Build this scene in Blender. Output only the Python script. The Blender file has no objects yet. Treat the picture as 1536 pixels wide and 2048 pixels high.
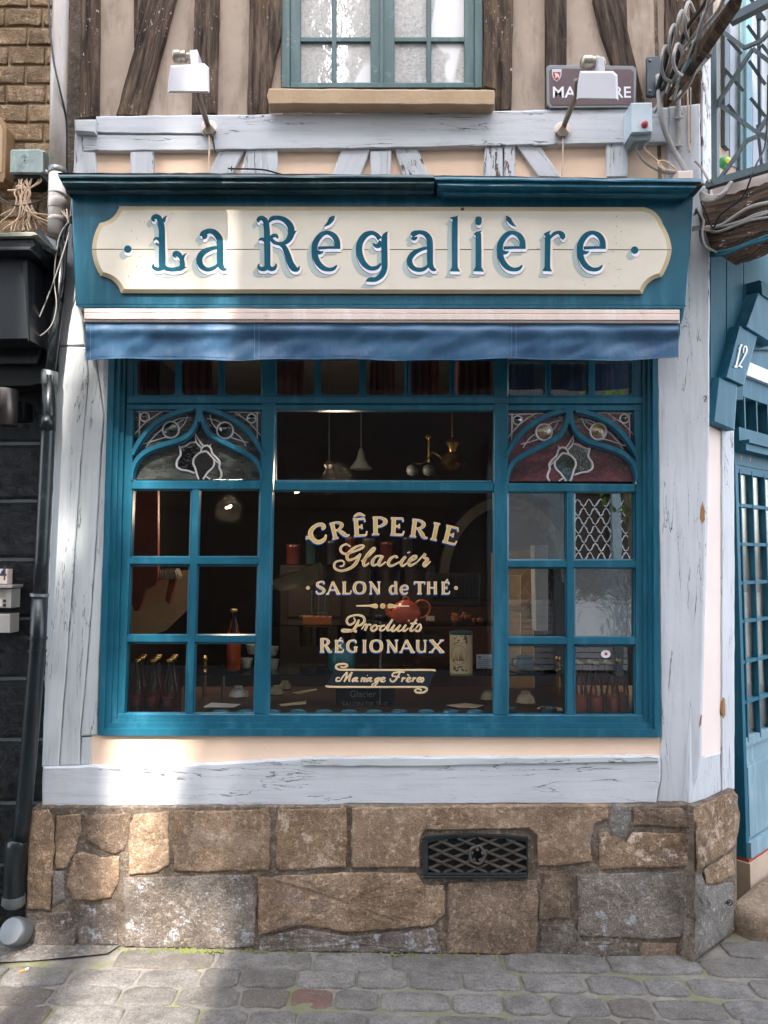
import bpy, math, random
from mathutils import Vector, noise
# ------------------------------------------------------------------ camera, world, sun
SC = bpy.context.scene
V = Vector
FPX = 1479.0
TH = math.radians(3.6)
CAM = V((0, 0, 1.6))
cd = bpy.data.cameras.new('camera'); cam = bpy.data.objects.new('camera', cd)
SC.collection.objects.link(cam)
cam.location = CAM; cam.rotation_euler = (math.radians(90) + TH, 0, 0)
cd.sensor_fit = 'VERTICAL'; cd.sensor_height = 36.0; cd.lens = 36.0 * FPX / 2048
cd.clip_start = 0.05; cd.clip_end = 500
SC.camera = cam
SUN_EL = math.radians(48)
SUN_AZ = math.radians(0.0)          # from straight behind the camera
w = bpy.data.worlds.new('World'); SC.world = w; w.use_nodes = True
nt = w.node_tree; nt.nodes.clear()
sky = nt.nodes.new('ShaderNodeTexSky'); sky.sky_type = 'NISHITA'; sky.sun_disc = False
sky.sun_elevation = SUN_EL; sky.sun_rotation = math.radians(180) - SUN_AZ
sky.air_density = 1.0; sky.dust_density = 2.5; sky.ozone_density = 1.0
bg = nt.nodes.new('ShaderNodeBackground'); bg.inputs[1].default_value = 0.15
wo = nt.nodes.new('ShaderNodeOutputWorld')
hs_ = nt.nodes.new('ShaderNodeHueSaturation'); hs_.inputs['Saturation'].default_value = 0.5
nt.links.new(sky.outputs[0], hs_.inputs['Color']); nt.links.new(hs_.outputs[0], bg.inputs[0]); nt.links.new(bg.outputs[0], wo.inputs[0])
ld = bpy.data.lights.new('sun', 'SUN'); ld.energy = 2.0; ld.angle = math.radians(0.5); ld.color = (1, 0.94, 0.86)
sun = bpy.data.objects.new('sun', ld); SC.collection.objects.link(sun)
sdir = V((math.sin(SUN_AZ) * math.cos(SUN_EL), -math.cos(SUN_AZ) * math.cos(SUN_EL), math.sin(SUN_EL)))
sun.rotation_euler = sdir.to_track_quat('Z', 'Y').to_euler(); sun.location = (0, -3, 14)
vs = SC.view_settings; vs.view_transform = 'Standard'; vs.look = 'None'; vs.gamma = 1; vs.use_curve_mapping = False
vs.exposure = 2.75
SC.cycles.max_bounces = 8; SC.cycles.diffuse_bounces = 4; SC.cycles.transparent_max_bounces = 16
SC.cycles.use_denoising = True
R = random.Random(7)

# ------------------------------------------------------------------ geometry helpers
def ray(px, py):
    a = (px - 768) / FPX; b = (1024 - py) / FPX
    return V((a, math.cos(TH) - b * math.sin(TH), math.sin(TH) + b * math.cos(TH)))
class Pl:
    def __init__(s, p, n, u):
        s.p = V(p); s.n = V(n).normalized(); s.u = V(u).normalized(); s.v = s.u.cross(s.n) * -1
        if s.v.z < 0: s.v = -s.v
    def at(s, px, py, out=0.0):
        d = ray(px, py); q = s.p + s.n * out
        return CAM + d * ((q - CAM).dot(s.n) / d.dot(s.n))
    def uz(s, px, py, out=0.0):
        p = s.at(px, py, out) - s.p
        return (p.dot(s.u), p.dot(s.v))
    def w(s, u, z, out=0.0):
        return s.p + s.u * u + s.v * z + s.n * out
D = 3.1
FP = Pl((0, D, 0), (0, -1, 0), (1, 0, 0))            # the shop facade
def YP(y): return Pl((0, y, 0), (0, -1, 0), (1, 0, 0))
PHI = math.radians(42)
c0 = FP.at(1386, 1600)
CP = Pl((c0.x, c0.y, 0), (math.sin(PHI), -math.cos(PHI), 0), (math.cos(PHI), math.sin(PHI), 0))   # the chamfered corner wall with the door
BPn = V((-math.cos(PHI), -math.sin(PHI), 0))
BP = Pl((c0.x + .03, c0.y + .02, 0), BPn, (math.sin(PHI), -math.cos(PHI), 0))   # side of the balcony standing out from the corner wall
gl = FP.at(60, 1890, .05); gr = FP.at(1385, 1915, .05)
gsl = (gr.z - gl.z) / (gr.x - gl.x)
def gz(x): return gl.z + gsl * (x - gl.x)
gn = V((-gsl, 0, 1)).normalized()
GP = Pl((0, 0, gz(0)), gn, (1, 0, 0))

def wpos(o):
    p = V((0, 0, 0))
    while o is not None:
        p = p + o.location; o = o.parent
    return p
def tag(o, label=None, cat=None, group=None, kind=None):
    if label: o['label'] = label
    if cat: o['category'] = cat
    if group: o['group'] = group
    if kind: o['kind'] = kind
    return o
def thing(name, label, cat, base, group=None):
    o = bpy.data.objects.new(name, None); SC.collection.objects.link(o)
    o.location = base; o.empty_display_size = 0.05
    return tag(o, label, cat, group)
def densify(pts, step, closed=True):
    out = []; n = len(pts)
    for i in range(n if closed else n - 1):
        a = pts[i]; b = pts[(i + 1) % n]
        L = math.hypot(b[0] - a[0], b[1] - a[1]); k = max(1, int(L / step))
        for j in range(k): t = j / k; out.append((a[0] + (b[0] - a[0]) * t, a[1] + (b[1] - a[1]) * t))
    if not closed: out.append(pts[-1])
    return out
def jit(pts, amp, f=0.05, seed=0.0):
    return [(x + amp * noise.noise(V((x * f, y * f, seed))), y + amp * noise.noise(V((x * f, y * f, seed + 9.7)))) for x, y in pts]
def area(p):
    return sum(p[i][0] * p[(i + 1) % len(p)][1] - p[(i + 1) % len(p)][0] * p[i][1] for i in range(len(p))) / 2
def inset(pts, e):
    n = len(pts); s = 1 if area(pts) > 0 else -1; out = []
    es = e if isinstance(e, (list, tuple)) else [e] * n
    for i in range(n):
        p0, p1, p2 = pts[i - 1], pts[i], pts[(i + 1) % n]
        d1 = (p1[0] - p0[0], p1[1] - p0[1]); d2 = (p2[0] - p1[0], p2[1] - p1[1])
        l1 = math.hypot(*d1) or 1; l2 = math.hypot(*d2) or 1
        n1 = (-d1[1] / l1 * s, d1[0] / l1 * s); n2 = (-d2[1] / l2 * s, d2[0] / l2 * s)
        e1, e2 = es[i - 1], es[i]
        den = n1[0] * n2[1] - n1[1] * n2[0]
        if abs(den) < 0.15:
            k = (e1 + e2) / 2; out.append((p1[0] + (n1[0] + n2[0]) / 2 * k, p1[1] + (n1[1] + n2[1]) / 2 * k))
        else:
            ox = (e1 * n2[1] - e2 * n1[1]) / den; oy = (n1[0] * e2 - n2[0] * e1) / den
            m = math.hypot(ox, oy); mx = 3 * max(e1, e2, .01)
            if m > mx: ox *= mx / m; oy *= mx / m
            out.append((p1[0] + ox, p1[1] + oy))
    return out
def crom(pts, k=6, closed=False):
    n = len(pts); out = []
    if n < 3: return list(pts)
    rng = range(n if closed else n - 1)
    for i in rng:
        if closed: P = [pts[(i + j) % n] for j in (-1, 0, 1, 2)]
        else: P = [pts[max(0, min(n - 1, i + j))] for j in (-1, 0, 1, 2)]
        for j in range(k):
            t = j / k
            out.append(tuple(0.5 * (2 * P[1][c] + (P[2][c] - P[0][c]) * t + (2 * P[0][c] - 5 * P[1][c] + 4 * P[2][c] - P[3][c]) * t * t + (3 * P[1][c] - P[0][c] - 3 * P[2][c] + P[3][c]) * t ** 3) for c in range(len(P[0]))))
    if not closed: out.append(tuple(pts[-1]))
    return out

class B:
    def __init__(s): s.v = []; s.f = []; s.m = []; s.mi = 0
    def add(s, vs, fs):
        o = len(s.v); s.v.extend(vs); s.f.extend([tuple(i + o for i in f) for f in fs]); s.m.extend([s.mi] * len(fs))
        return s
    def prism(s, pts, pl, of, ob, bev=0.0, bd=None, back=True):
        n = len(pts)
        if area(pts) > 0: pts = pts[::-1]                     # screen y grows downwards
        if bev:
            q = inset(pts, bev); bd = bd if bd is not None else 0.0021 * (bev if not isinstance(bev, list) else max(bev))
            fr = [pl.at(x, y, of) for x, y in q]; mid = [pl.at(x, y, of - bd) for x, y in pts]
        else:
            fr = [pl.at(x, y, of) for x, y in pts]; mid = None
        ba = [(mid[i] if mid else fr[i]) - pl.n * ((of - (bd if mid else 0)) - ob) for i in range(n)]
        rings = [fr] + ([mid] if mid else []) + [ba]
        vs = [p for r in rings for p in r]; fs = [tuple(range(n))]
        for k in range(len(rings) - 1):
            for i in range(n):
                j = (i + 1) % n; fs.append((k * n + i, (k + 1) * n + i, (k + 1) * n + j, k * n + j))
        if back: fs.append(tuple((len(rings) - 1) * n + i for i in range(n))[::-1])
        return s.add(vs, fs)
    def prismw(s, pts, pl, of, ob):
        n = len(pts)
        fr = [pl.w(x, y, of) for x, y in pts]; ba = [pl.w(x, y, ob) for x, y in pts]
        fs = [tuple(range(n)), tuple(range(2 * n - 1, n - 1, -1))]
        for i in range(n): j = (i + 1) % n; fs.append((i, n + i, n + j, j))
        return s.add(fr + ba, fs)
    def box(s, a, b, ch=0.0):
        x0, y0, z0 = a; x1, y1, z1 = b
        if not ch:
            vs = [V((x, y, z)) for x in (x0, x1) for y in (y0, y1) for z in (z0, z1)]
            return s.add(vs, [(0, 1, 3, 2), (4, 6, 7, 5), (0, 4, 5, 1), (2, 3, 7, 6), (0, 2, 6, 4), (1, 5, 7, 3)])
        c = ch; lv = []
        for z, i in ((z0, c), (z0 + c, 0), (z1 - c, 0), (z1, c)):
            lv.append([V(q) for q in ((x0 + i + c * 0, y0 + i, z), (x1 - i, y0 + i, z), (x1 - i, y1 - i, z), (x0 + i, y1 - i, z))])
        vs = [p for r in lv for p in r]; fs = [(3, 2, 1, 0), (12, 13, 14, 15)]
        for k in range(3):
            for i in range(4): j = (i + 1) % 4; fs.append((k * 4 + i, k * 4 + j, k * 4 + 4 + j, k * 4 + 4 + i))
        return s.add(vs, fs)
    def tube(s, pts, r, seg=6, closed=False, cap=True):
        pts = [V(p) for p in pts]; n = len(pts); vs = []; fs = []
        rr = r if isinstance(r, (list, tuple)) else [r] * n
        up = V((0.13, 0.21, 0.97)); prev = None
        for i in range(n):
            a = pts[i - 1] if (i > 0 or closed) else pts[i]; b = pts[(i + 1) % n] if (i < n - 1 or closed) else pts[i]
            t = (b - a); t = t.normalized() if t.length > 1e-9 else V((0, 0, 1))
            if prev is None:
                x = t.cross(up);
                if x.length < 0.1: x = t.cross(V((1, 0, 0)))
            else: x = prev - t * prev.dot(t)
            x.normalize(); prev = x; y = t.cross(x)
            for k in range(seg):
                an = 2 * math.pi * k / seg; vs.append(pts[i] + (x * math.cos(an) + y * math.sin(an)) * rr[i])
        for i in range(n if closed else n - 1):
            j = (i + 1) % n
            for k in range(seg): l = (k + 1) % seg; fs.append((i * seg + k, i * seg + l, j * seg + l, j * seg + k))
        if cap and not closed: fs.append(tuple(range(seg - 1, -1, -1))); fs.append(tuple((n - 1) * seg + k for k in range(seg)))
        return s.add(vs, fs)
    def lathe(s, c, prof, seg=20, axis=(0, 0, 1)):
        c = V(c); ax = V(axis).normalized(); x = ax.cross(V((0.3, 1, 0.2))).normalized(); y = ax.cross(x)
        vs = []; fs = []; n = len(prof)
        for r, h in prof:
            for k in range(seg):
                an = 2 * math.pi * k / seg; vs.append(c + ax * h + (x * math.cos(an) + y * math.sin(an)) * max(r, 1e-5))
        for i in range(n - 1):
            for k in range(seg): l = (k + 1) % seg; fs.append((i * seg + k, i * seg + l, (i + 1) * seg + l, (i + 1) * seg + k))
        fs.append(tuple(range(seg - 1, -1, -1))); fs.append(tuple((n - 1) * seg + k for k in range(seg)))
        return s.add(vs, fs)
    def ribbon(s, st, pl, of, th=0.0, cl=6, back=False):
        """st: (px,py,width px) centre line -> flat painted stroke, optionally with thickness"""
        q = crom(st, cl) if len(st) > 2 else list(st)
        L = []; Rr = []; n = len(q)
        for i in range(n):
            a = q[max(0, i - 1)]; b = q[min(n - 1, i + 1)]
            dx, dy = b[0] - a[0], b[1] - a[1]; l = math.hypot(dx, dy) or 1
            nx, ny = -dy / l * q[i][2] / 2, dx / l * q[i][2] / 2
            L.append((q[i][0] + nx, q[i][1] + ny)); Rr.append((q[i][0] - nx, q[i][1] - ny))
        vs = [pl.at(x, y, of) for x, y in L] + [pl.at(x, y, of) for x, y in Rr]
        fs = [(i, i + 1, n + i + 1, n + i) for i in range(n - 1)]
        if th:
            m = len(vs); vs = vs + [p - pl.n * th for p in vs]
            for i in range(n - 1):
                fs.append((i, m + i, m + i + 1, i + 1)); fs.append((n + i + 1, m + n + i + 1, m + n + i, n + i))
            fs.append((0, n, m + n, m)); fs.append((n - 1, m + n - 1, m + 2 * n - 1, 2 * n - 1))
        return s.add(vs, fs)
    def disk(s, cx, cy, r, pl, of, seg=20, ry=None):
        ry = ry or r
        return s.add([pl.at(cx + r * math.cos(2 * math.pi * k / seg), cy - ry * math.sin(2 * math.pi * k / seg), of) for k in range(seg)], [tuple(range(seg))])
    def stone(s, pts, pl, of, d, amp=0.006, step=9, seed=0, ja=2.2):
        p = jit(densify(pts, step), ja, 0.045, seed); p = jit(p, ja * .35, .19, seed + 3)
        if area(p) > 0: p = p[::-1]
        n = len(p); cx = sum(q[0] for q in p) / n; cy = sum(q[1] for q in p) / n
        def sh(e, sc=1.0):
            o = []
            for x, y in p:
                l = math.hypot(x - cx, y - cy) or 1; k = max(0.12, 1 - e / l) * sc
                o.append((cx + (x - cx) * k, cy + (y - cy) * k))
            return o
        rings = [(sh(0), -d), (sh(.6), -0.3 * d), (sh(2.2), -0.06 * d), (sh(6), 0), (sh(8, .75), 0), (sh(8, .5), 0), (sh(8, .25), 0)]
        vs = []
        for ri, (r, o) in enumerate(rings):
            for x, y in r:
                w_ = pl.at(x, y, 0); a = amp if ri > 1 else amp * .3
                vs.append(pl.at(x, y, of + o + a * (noise.noise(w_ * 14 + V((seed, 0, 0))) + .5 * noise.noise(w_ * 37))))
        vs.append(pl.at(cx, cy, of + amp * noise.noise(pl.at(cx, cy) * 14)))
        fs = []
        for k in range(len(rings) - 1):
            for i in range(n): j = (i + 1) % n; fs.append(((k + 1) * n + i, k * n + i, k * n + j, (k + 1) * n + j))
        k = len(rings) - 1
        for i in range(n): fs.append((k * n + i, k * n + (i + 1) % n, len(vs) - 1)[::1])
        return s.add(vs, fs)
    def done(s, name, mat, parent=None, smooth=False, grain=None, gn_=None, label=None, cat=None, group=None, kind=None):
        vs = s.v
        if parent is None:
            mx = V((max(v.x for v in vs), max(v.y for v in vs), 0)); mn = V((min(v.x for v in vs), min(v.y for v in vs), min(v.z for v in vs)))
            loc = V(((mx.x + mn.x) / 2, (mx.y + mn.y) / 2, mn.z)); off = loc
        else:
            loc = V((0, 0, 0)); off = wpos(parent)
        me = bpy.data.meshes.new(name); me.from_pydata([v - off for v in vs], [], s.f); 
        for m in (mat if isinstance(mat, list) else [mat]): me.materials.append(m)
        if isinstance(mat, list):
            for p, i in zip(me.polygons, s.m): p.material_index = i
        if smooth:
            for p in me.polygons: p.use_smooth = True
            if smooth != True:
                me.set_sharp_from_angle(angle=math.radians(smooth))
        if grain is not None:
            g = V(grain).normalized(); nn = V(gn_ or (0, -1, 0)); h = g.cross(nn).normalized(); so = R.random() * 40
            uv = me.uv_layers.new(name='UVMap'); d_ = uv.data
            for l in me.loops:
                p = vs[l.vertex_index]; d_[l.index].uv = (p.dot(g) + so, p.dot(h) + p.dot(nn) + so * .37)
        me.update()
        o = bpy.data.objects.new(name, me); SC.collection.objects.link(o)
        if parent is not None: o.parent = parent
        o.location = loc
        return tag(o, label, cat, group, kind)
def copy_tree(o, loc, label=None, parent=None):
    c = o.copy(); SC.collection.objects.link(c)
    if parent is not None: c.parent = parent
    if loc is not None: c.location = loc
    if label: c['label'] = label
    for ch in list(o.children): copy_tree(ch, None, None, c)
    return c

# ------------------------------------------------------------------ materials
def lin(c):
    return tuple(((x / 255) / 12.92 if x / 255 <= 0.04045 else ((x / 255 + 0.055) / 1.055) ** 2.4) for x in c) + (1,)
class M:
    def __init__(s, name):
        s.m = bpy.data.materials.new(name); s.m.use_nodes = True; s.t = s.m.node_tree
        s.b = s.t.nodes['Principled BSDF']; s.o = s.t.nodes['Material Output']
    def n(s, t, **k):
        q = s.t.nodes.new('ShaderNode' + t)
        for a, b in k.items():
            if hasattr(q, a): setattr(q, a, b)
            else: q.inputs[a].default_value = b
        return q
    def l(s, a, b): s.t.links.new(a, b)
    def coord(s, uv=False, sc=(1, 1, 1), rnd=False):
        if uv: src = s.n('TexCoord').outputs['UV']
        else: src = s.n('NewGeometry').outputs['Position']
        mp = s.n('Mapping'); mp.inputs['Scale'].default_value = sc; s.l(src, mp.inputs[0])
        if rnd:
            oi = s.n('ObjectInfo'); ad = s.n('VectorMath', operation='ADD'); mu = s.n('Math', operation='MULTIPLY'); mu.inputs[1].default_value = 37
            s.l(oi.outputs['Random'], mu.inputs[0]); s.l(mp.outputs[0], ad.inputs[0]); s.l(mu.outputs[0], ad.inputs[1]); return ad.outputs[0]
        return mp.outputs[0]
    def noise(s, co, scale, detail=6, rough=.6, dist=0):
        q = s.n('TexNoise'); q.inputs['Scale'].default_value = scale; q.inputs['Detail'].default_value = detail
        q.inputs['Roughness'].default_value = rough; q.inputs['Distortion'].default_value = dist
        s.l(co, q.inputs['Vector']); return q.outputs['Fac']
    def ramp(s, f, stops):
        q = s.n('ValToRGB'); e = q.color_ramp.elements
        while len(e) < len(stops): e.new(0.5)
        for i, (p, c) in enumerate(stops):
            e[i].position = p; e[i].color = c if len(c) == 4 else tuple(c) + (1,)
        s.l(f, q.inputs[0]); return q.outputs[0]
    def bw(s, f, a, b):
        q = s.n('MapRange'); q.inputs[1].default_value = a; q.inputs[2].default_value = b; q.clamp = True
        s.l(f, q.inputs[0]); return q.outputs[0]
    def mix(s, f, a, b, mode='MIX'):
        q = s.n('MixRGB', blend_type=mode)
        for i, x in ((0, f), (1, a), (2, b)):
            if hasattr(x, 'links'): s.l(x, q.inputs[i])
            elif isinstance(x, (int, float)): q.inputs[i].default_value = x if i == 0 else (x, x, x, 1)
            else: q.inputs[i].default_value = x
        return q.outputs[0]
    def math(s, op, a, b=0):
        q = s.n('Math', operation=op)
        for i, x in ((0, a), (1, b)):
            if hasattr(x, 'links'): s.l(x, q.inputs[i])
            else: q.inputs[i].default_value = x
        return q.outputs[0]
    def bump(s, h, st, d=0.002, prev=None):
        q = s.n('Bump'); q.inputs['Strength'].default_value = st; q.inputs['Distance'].default_value = d
        s.l(h, q.inputs['Height'])
        if prev is not None: s.l(prev, q.inputs['Normal'])
        return q.outputs[0]
    def col(s, c):
        if hasattr(c, 'links'): s.l(c, s.b.inputs['Base Color'])
        else: s.b.inputs['Base Color'].default_value = c
    def set(s, **k):
        for a, b in k.items():
            i = s.b.inputs[a.replace('_', ' ')]
            if hasattr(b, 'links'): s.l(b, i)
            else: i.default_value = b
        return s
def objrnd(m, c, amt):
    oi = m.n('ObjectInfo'); mr = m.n('MapRange'); mr.inputs[3].default_value = 1 - amt; mr.inputs[4].default_value = 1 + amt
    m.l(oi.outputs['Random'], mr.inputs[0]); h = m.n('HueSaturation'); m.l(mr.outputs[0], h.inputs['Value']); 
    if hasattr(c, 'links'): m.l(c, h.inputs['Color'])
    else: h.inputs['Color'].default_value = c
    return h.outputs[0]

def plain(name, c, rough=.6, metal=0, spec=.5, var=.12, sc=8, bump=.1, bs=60, rnd=0):
    m = M(name); co = m.coord()
    n1 = m.noise(co, sc, 5); c1 = m.mix(m.bw(n1, .3, .7), tuple(x * (1 - var) for x in c[:3]) + (1,), tuple(min(1, x * (1 + var)) for x in c[:3]) + (1,))
    if rnd: c1 = objrnd(m, c1, rnd)
    m.col(c1); m.set(Roughness=rough, Metallic=metal, Specular_IOR_Level=spec)
    if bump: m.l(m.bump(m.noise(co, bs, 4), bump), m.b.inputs['Normal'])
    return m.m
def painted_wood(name, c, dirt, crack=1.0, rough=.55, peel=None, peel_amt=0.0, bump=.5):
    m = M(name); co = m.coord(True, (3, 45, 1)); co2 = m.coord(True, (1, 1, 1)); cp = m.coord()
    gr = m.noise(co, 1.0, 7, .65, .4)                       # grain
    big = m.noise(cp, 2.2, 5, .6)
    spots = m.noise(cp, 55, 3, .6)
    base = m.mix(m.bw(big, .3, .72), c, tuple(x * .86 for x in c[:3]) + (1,))
    base = m.mix(m.math('MULTIPLY', m.bw(gr, .48, .74), .3), base, dirt)
    # long drying cracks following the grain
    cc = m.coord(True, (1.1, 13, 1)); cn = m.noise(cc, 1.3, 5, .55, .6)
    d = m.math('ABSOLUTE', m.math('SUBTRACT', cn, .5)); ck = m.bw(d, .0075, .0)
    gate = m.bw(m.noise(m.coord(True, (.9, 4, 1)), 1.7, 3), .46, .54); ck = m.math('MULTIPLY', ck, gate)
    ck = m.math('MULTIPLY', ck, crack)
    # short hairline checks
    c3 = m.coord(True, (9, 60, 1)); n3 = m.noise(c3, 1.0, 2, .5, .3); d3 = m.math('ABSOLUTE', m.math('SUBTRACT', n3, .5))
    hk = m.math('MULTIPLY', m.bw(d3, .012, 0), m.bw(m.noise(co2, 7, 4), .6, .68)); hk = m.math('MULTIPLY', hk, .7 * crack)
    ck2 = m.math('MAXIMUM', ck, hk)
    base = m.mix(ck2, base, (.03, .026, .02, 1))
    pit = m.math('MULTIPLY', m.bw(spots, .73, .76), .6); base = m.mix(pit, base, (.05, .045, .04, 1))
    hh = m.math('SUBTRACT', m.math('MULTIPLY', gr, .35), m.math('MULTIPLY', ck2, 1.3))
    if peel is not None:
        pn = m.noise(m.coord(True, (6, 22, 1)), 1.6, 8, .7); pk = m.bw(pn, 1 - peel_amt - .02, 1 - peel_amt + .01)
        base = m.mix(pk, base, peel); hh = m.math('SUBTRACT', hh, m.math('MULTIPLY', pk, .5))
    m.col(base); m.set(Roughness=rough, Specular_IOR_Level=.35)
    m.l(m.bump(m.noise(co2, 8, 3), .25, .012, m.bump(hh, bump, .0035)), m.b.inputs['Normal'])
    return m.m
def old_timber(name):
    m = M(name); co = m.coord(True, (3.5, 38, 1)); cp = m.coord()
    gr = m.noise(co, 1.0, 9, .7, .5); big = m.noise(cp, 6, 5, .65)
    base = m.ramp(gr, [(.36, lin((30, 24, 22))), (.5, lin((74, 60, 51))), (.62, lin((108, 92, 78)))])
    base = m.mix(m.math('MULTIPLY', m.bw(big, .55, .68), .5), base, lin((98, 80, 50)))
    fl = m.noise(m.coord(True, (14, 34, 1)), 2.2, 6, .75); pk = m.math('MULTIPLY', m.bw(fl, .61, .63), m.bw(m.noise(cp, 5, 3), .45, .55))
    base = m.mix(pk, base, lin((205, 195, 185)))
    base = objrnd(m, base, .18)
    m.col(base); m.set(Roughness=.85, Specular_IOR_Level=.2)
    m.l(m.bump(gr, .9, .006), m.b.inputs['Normal']); return m.m
def plaster(name, c1, c2, stain=None, bump=.25, sc=3):
    m = M(name); cp = m.coord(); cs = m.coord(False, (7, 7, 1.6))
    n = m.noise(cp, sc, 7, .65); base = m.mix(m.bw(n, .3, .7), c1, c2)
    if stain: base = m.mix(m.math('MULTIPLY', m.bw(m.noise(cs, 1.6, 7, .7), .5, .72), .75), base, stain)
    base = m.mix(m.math('MULTIPLY', m.bw(m.noise(cp, 90, 3), .72, .78), .45), base, (.08, .06, .05, 1))
    m.col(base); m.set(Roughness=.9, Specular_IOR_Level=.15)
    m.l(m.bump(m.noise(cp, 70, 5, .7), bump, .003, m.bump(n, .3, .01)), m.b.inputs['Normal']); return m.m
def stonem(name, c1, c2, dark, white=0.0, rnd=.12, wcol=(215, 190, 172), sc=4.0, soot=.5):
    m = M(name); cp = m.coord(rnd=True); cw = m.coord()
    n = m.noise(cp, sc, 10, .72); base = m.mix(m.bw(n, .36, .64), c1, c2)
    base = m.mix(m.math('MULTIPLY', m.bw(m.noise(cp, sc * 5, 8, .75), .5, .7), .6), base, dark)
    lt = tuple(min(1, x * 1.5 + .05) for x in c1[:3]) + (1,)
    base = m.mix(m.math('MULTIPLY', m.bw(m.noise(cw, 42, 8, .8), .52, .6), .75), base, lt)
    base = m.mix(m.math('MULTIPLY', m.bw(m.noise(cw, 24, 9, .85), .6, .63), .6), base, lin((216, 194, 176)))
    g = m.noise(cw, 120, 6, .85); base = m.mix(m.math('MULTIPLY', m.bw(g, .48, .62), .6), base, dark)
    st = m.noise(m.coord(False, (3, 3, 2.4)), 1.3, 9, .72); base = m.mix(m.math('MULTIPLY', m.bw(st, .47, .6), soot), base, dark)
    gl_ = m.noise(m.coord(False, (2.2, 3, 3.4)), 1.7, 9, .75); base = m.mix(m.math('MULTIPLY', m.bw(gl_, .54, .64), .5 * soot), base, lin((170, 164, 160)))
    if white:
        wn = m.noise(cp, 13, 10, .8); base = m.mix(m.bw(wn, 1 - white - .01, 1 - white + .01), base, lin(wcol))
    base = objrnd(m, base, rnd); m.col(base); m.set(Roughness=.92, Specular_IOR_Level=.15)
    v = m.n('TexVoronoi'); v.inputs['Scale'].default_value = 110; m.l(cw, v.inputs['Vector'])
    hh = m.math('ADD', m.math('MULTIPLY', g, 1.2), m.math('MULTIPLY', v.outputs['Distance'], .5))
    m.l(m.bump(hh, 1.0, .006, m.bump(m.noise(cw, 26, 8, .78), .9, .016)), m.b.inputs['Normal']); return m.m
def gloss_paint(name, c, c2=None, rough=.32, dirt=0.0, dirtc=(.02, .03, .03, 1), streak=True, bump=.12):
    m = M(name); cp = m.coord(); cs = m.coord(False, (9, 9, 1.2))
    c2 = c2 or tuple(x * .8 for x in c[:3]) + (1,)
    base = m.mix(m.bw(m.noise(cp, 2.5, 6), .3, .7), c, c2)
    sn = m.noise(cs, 2.0, 7, .7); base = m.mix(m.math('MULTIPLY', m.bw(sn, .5, .72), .38), base, tuple(min(1, x * 1.9 + .05) for x in c[:3]) + (1,))
    base = m.mix(m.math('MULTIPLY', m.bw(m.noise(m.coord(False, (30, 30, 30)), 1.6, 6, .8), .66, .72), .35), base, tuple(min(1, x * 2 + .12) for x in c[:3]) + (1,))
    if dirt: base = m.mix(m.math('MULTIPLY', m.bw(m.noise(cp, 9, 8, .75), .62 - dirt * .3, .75 - dirt * .2), .8), base, dirtc)
    m.col(base); m.set(Roughness=m.bw(m.noise(cp, 12, 4), -1.6 * 0 + 0, 1)) if False else m.set(Roughness=rough)
    m.set(Specular_IOR_Level=.5)
    m.l(m.bump(m.noise(m.coord(False, (1, 1, 1)), 45, 4, .6), bump, .002), m.b.inputs['Normal']); return m.m
def glass(name, tint=(1, 1, 1, 1), refl=1.0, wav=0.0, wsc=9, dark=None, body=0.0):
    m = M(name); t = m.t; t.nodes.remove(m.b)
    tr = m.n('BsdfTransparent'); tr.inputs[0].default_value = tint
    g = m.n('BsdfGlossy'); g.inputs['Roughness'].default_value = 0.0; g.inputs['Color'].default_value = (1, 1, 1, 1)
    fr = m.n('Fresnel'); fr.inputs['IOR'].default_value = 1.5
    f = m.math('MULTIPLY', fr.outputs[0], refl * 1.3)
    mx = m.n('MixShader'); m.l(f, mx.inputs[0]); m.l(tr.outputs[0], mx.inputs[1]); m.l(g.outputs[0], mx.inputs[2]); m.l(mx.outputs[0], m.o.inputs[0])
    if body:
        cn = m.coord(False, (2, 2, 6)); df = m.n('BsdfDiffuse'); m.l(m.mix(m.bw(m.noise(cn, 5, 6, .7), .4, .6), tint, tuple(x * .3 for x in tint[:3]) + (1,)), df.inputs[0]); m2 = m.n('MixShader'); m2.inputs[0].default_value = body; m.l(tr.outputs[0], m2.inputs[1]); m.l(df.outputs[0], m2.inputs[2]); m.l(m2.outputs[0], mx.inputs[1])
    if wav:
        cp = m.coord(False, (1, 1, .8), rnd=True); b_ = m.bump(m.noise(cp, wsc, 4, .55), wav, .01); m.l(b_, g.inputs['Normal']); m.l(b_, fr.inputs['Normal'])
    return m.m
def clear(name, tint, rough=.02):
    m = M(name); m.t.nodes.remove(m.b); tr = m.n('BsdfTransparent'); tr.inputs[0].default_value = tint
    g = m.n('BsdfGlossy'); g.inputs['Roughness'].default_value = rough; fr = m.n('Fresnel'); fr.inputs['IOR'].default_value = 1.5
    mx = m.n('MixShader'); m.l(fr.outputs[0], mx.inputs[0]); m.l(tr.outputs[0], mx.inputs[1]); m.l(g.outputs[0], mx.inputs[2]); m.l(mx.outputs[0], m.o.inputs[0]); return m.m

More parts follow.
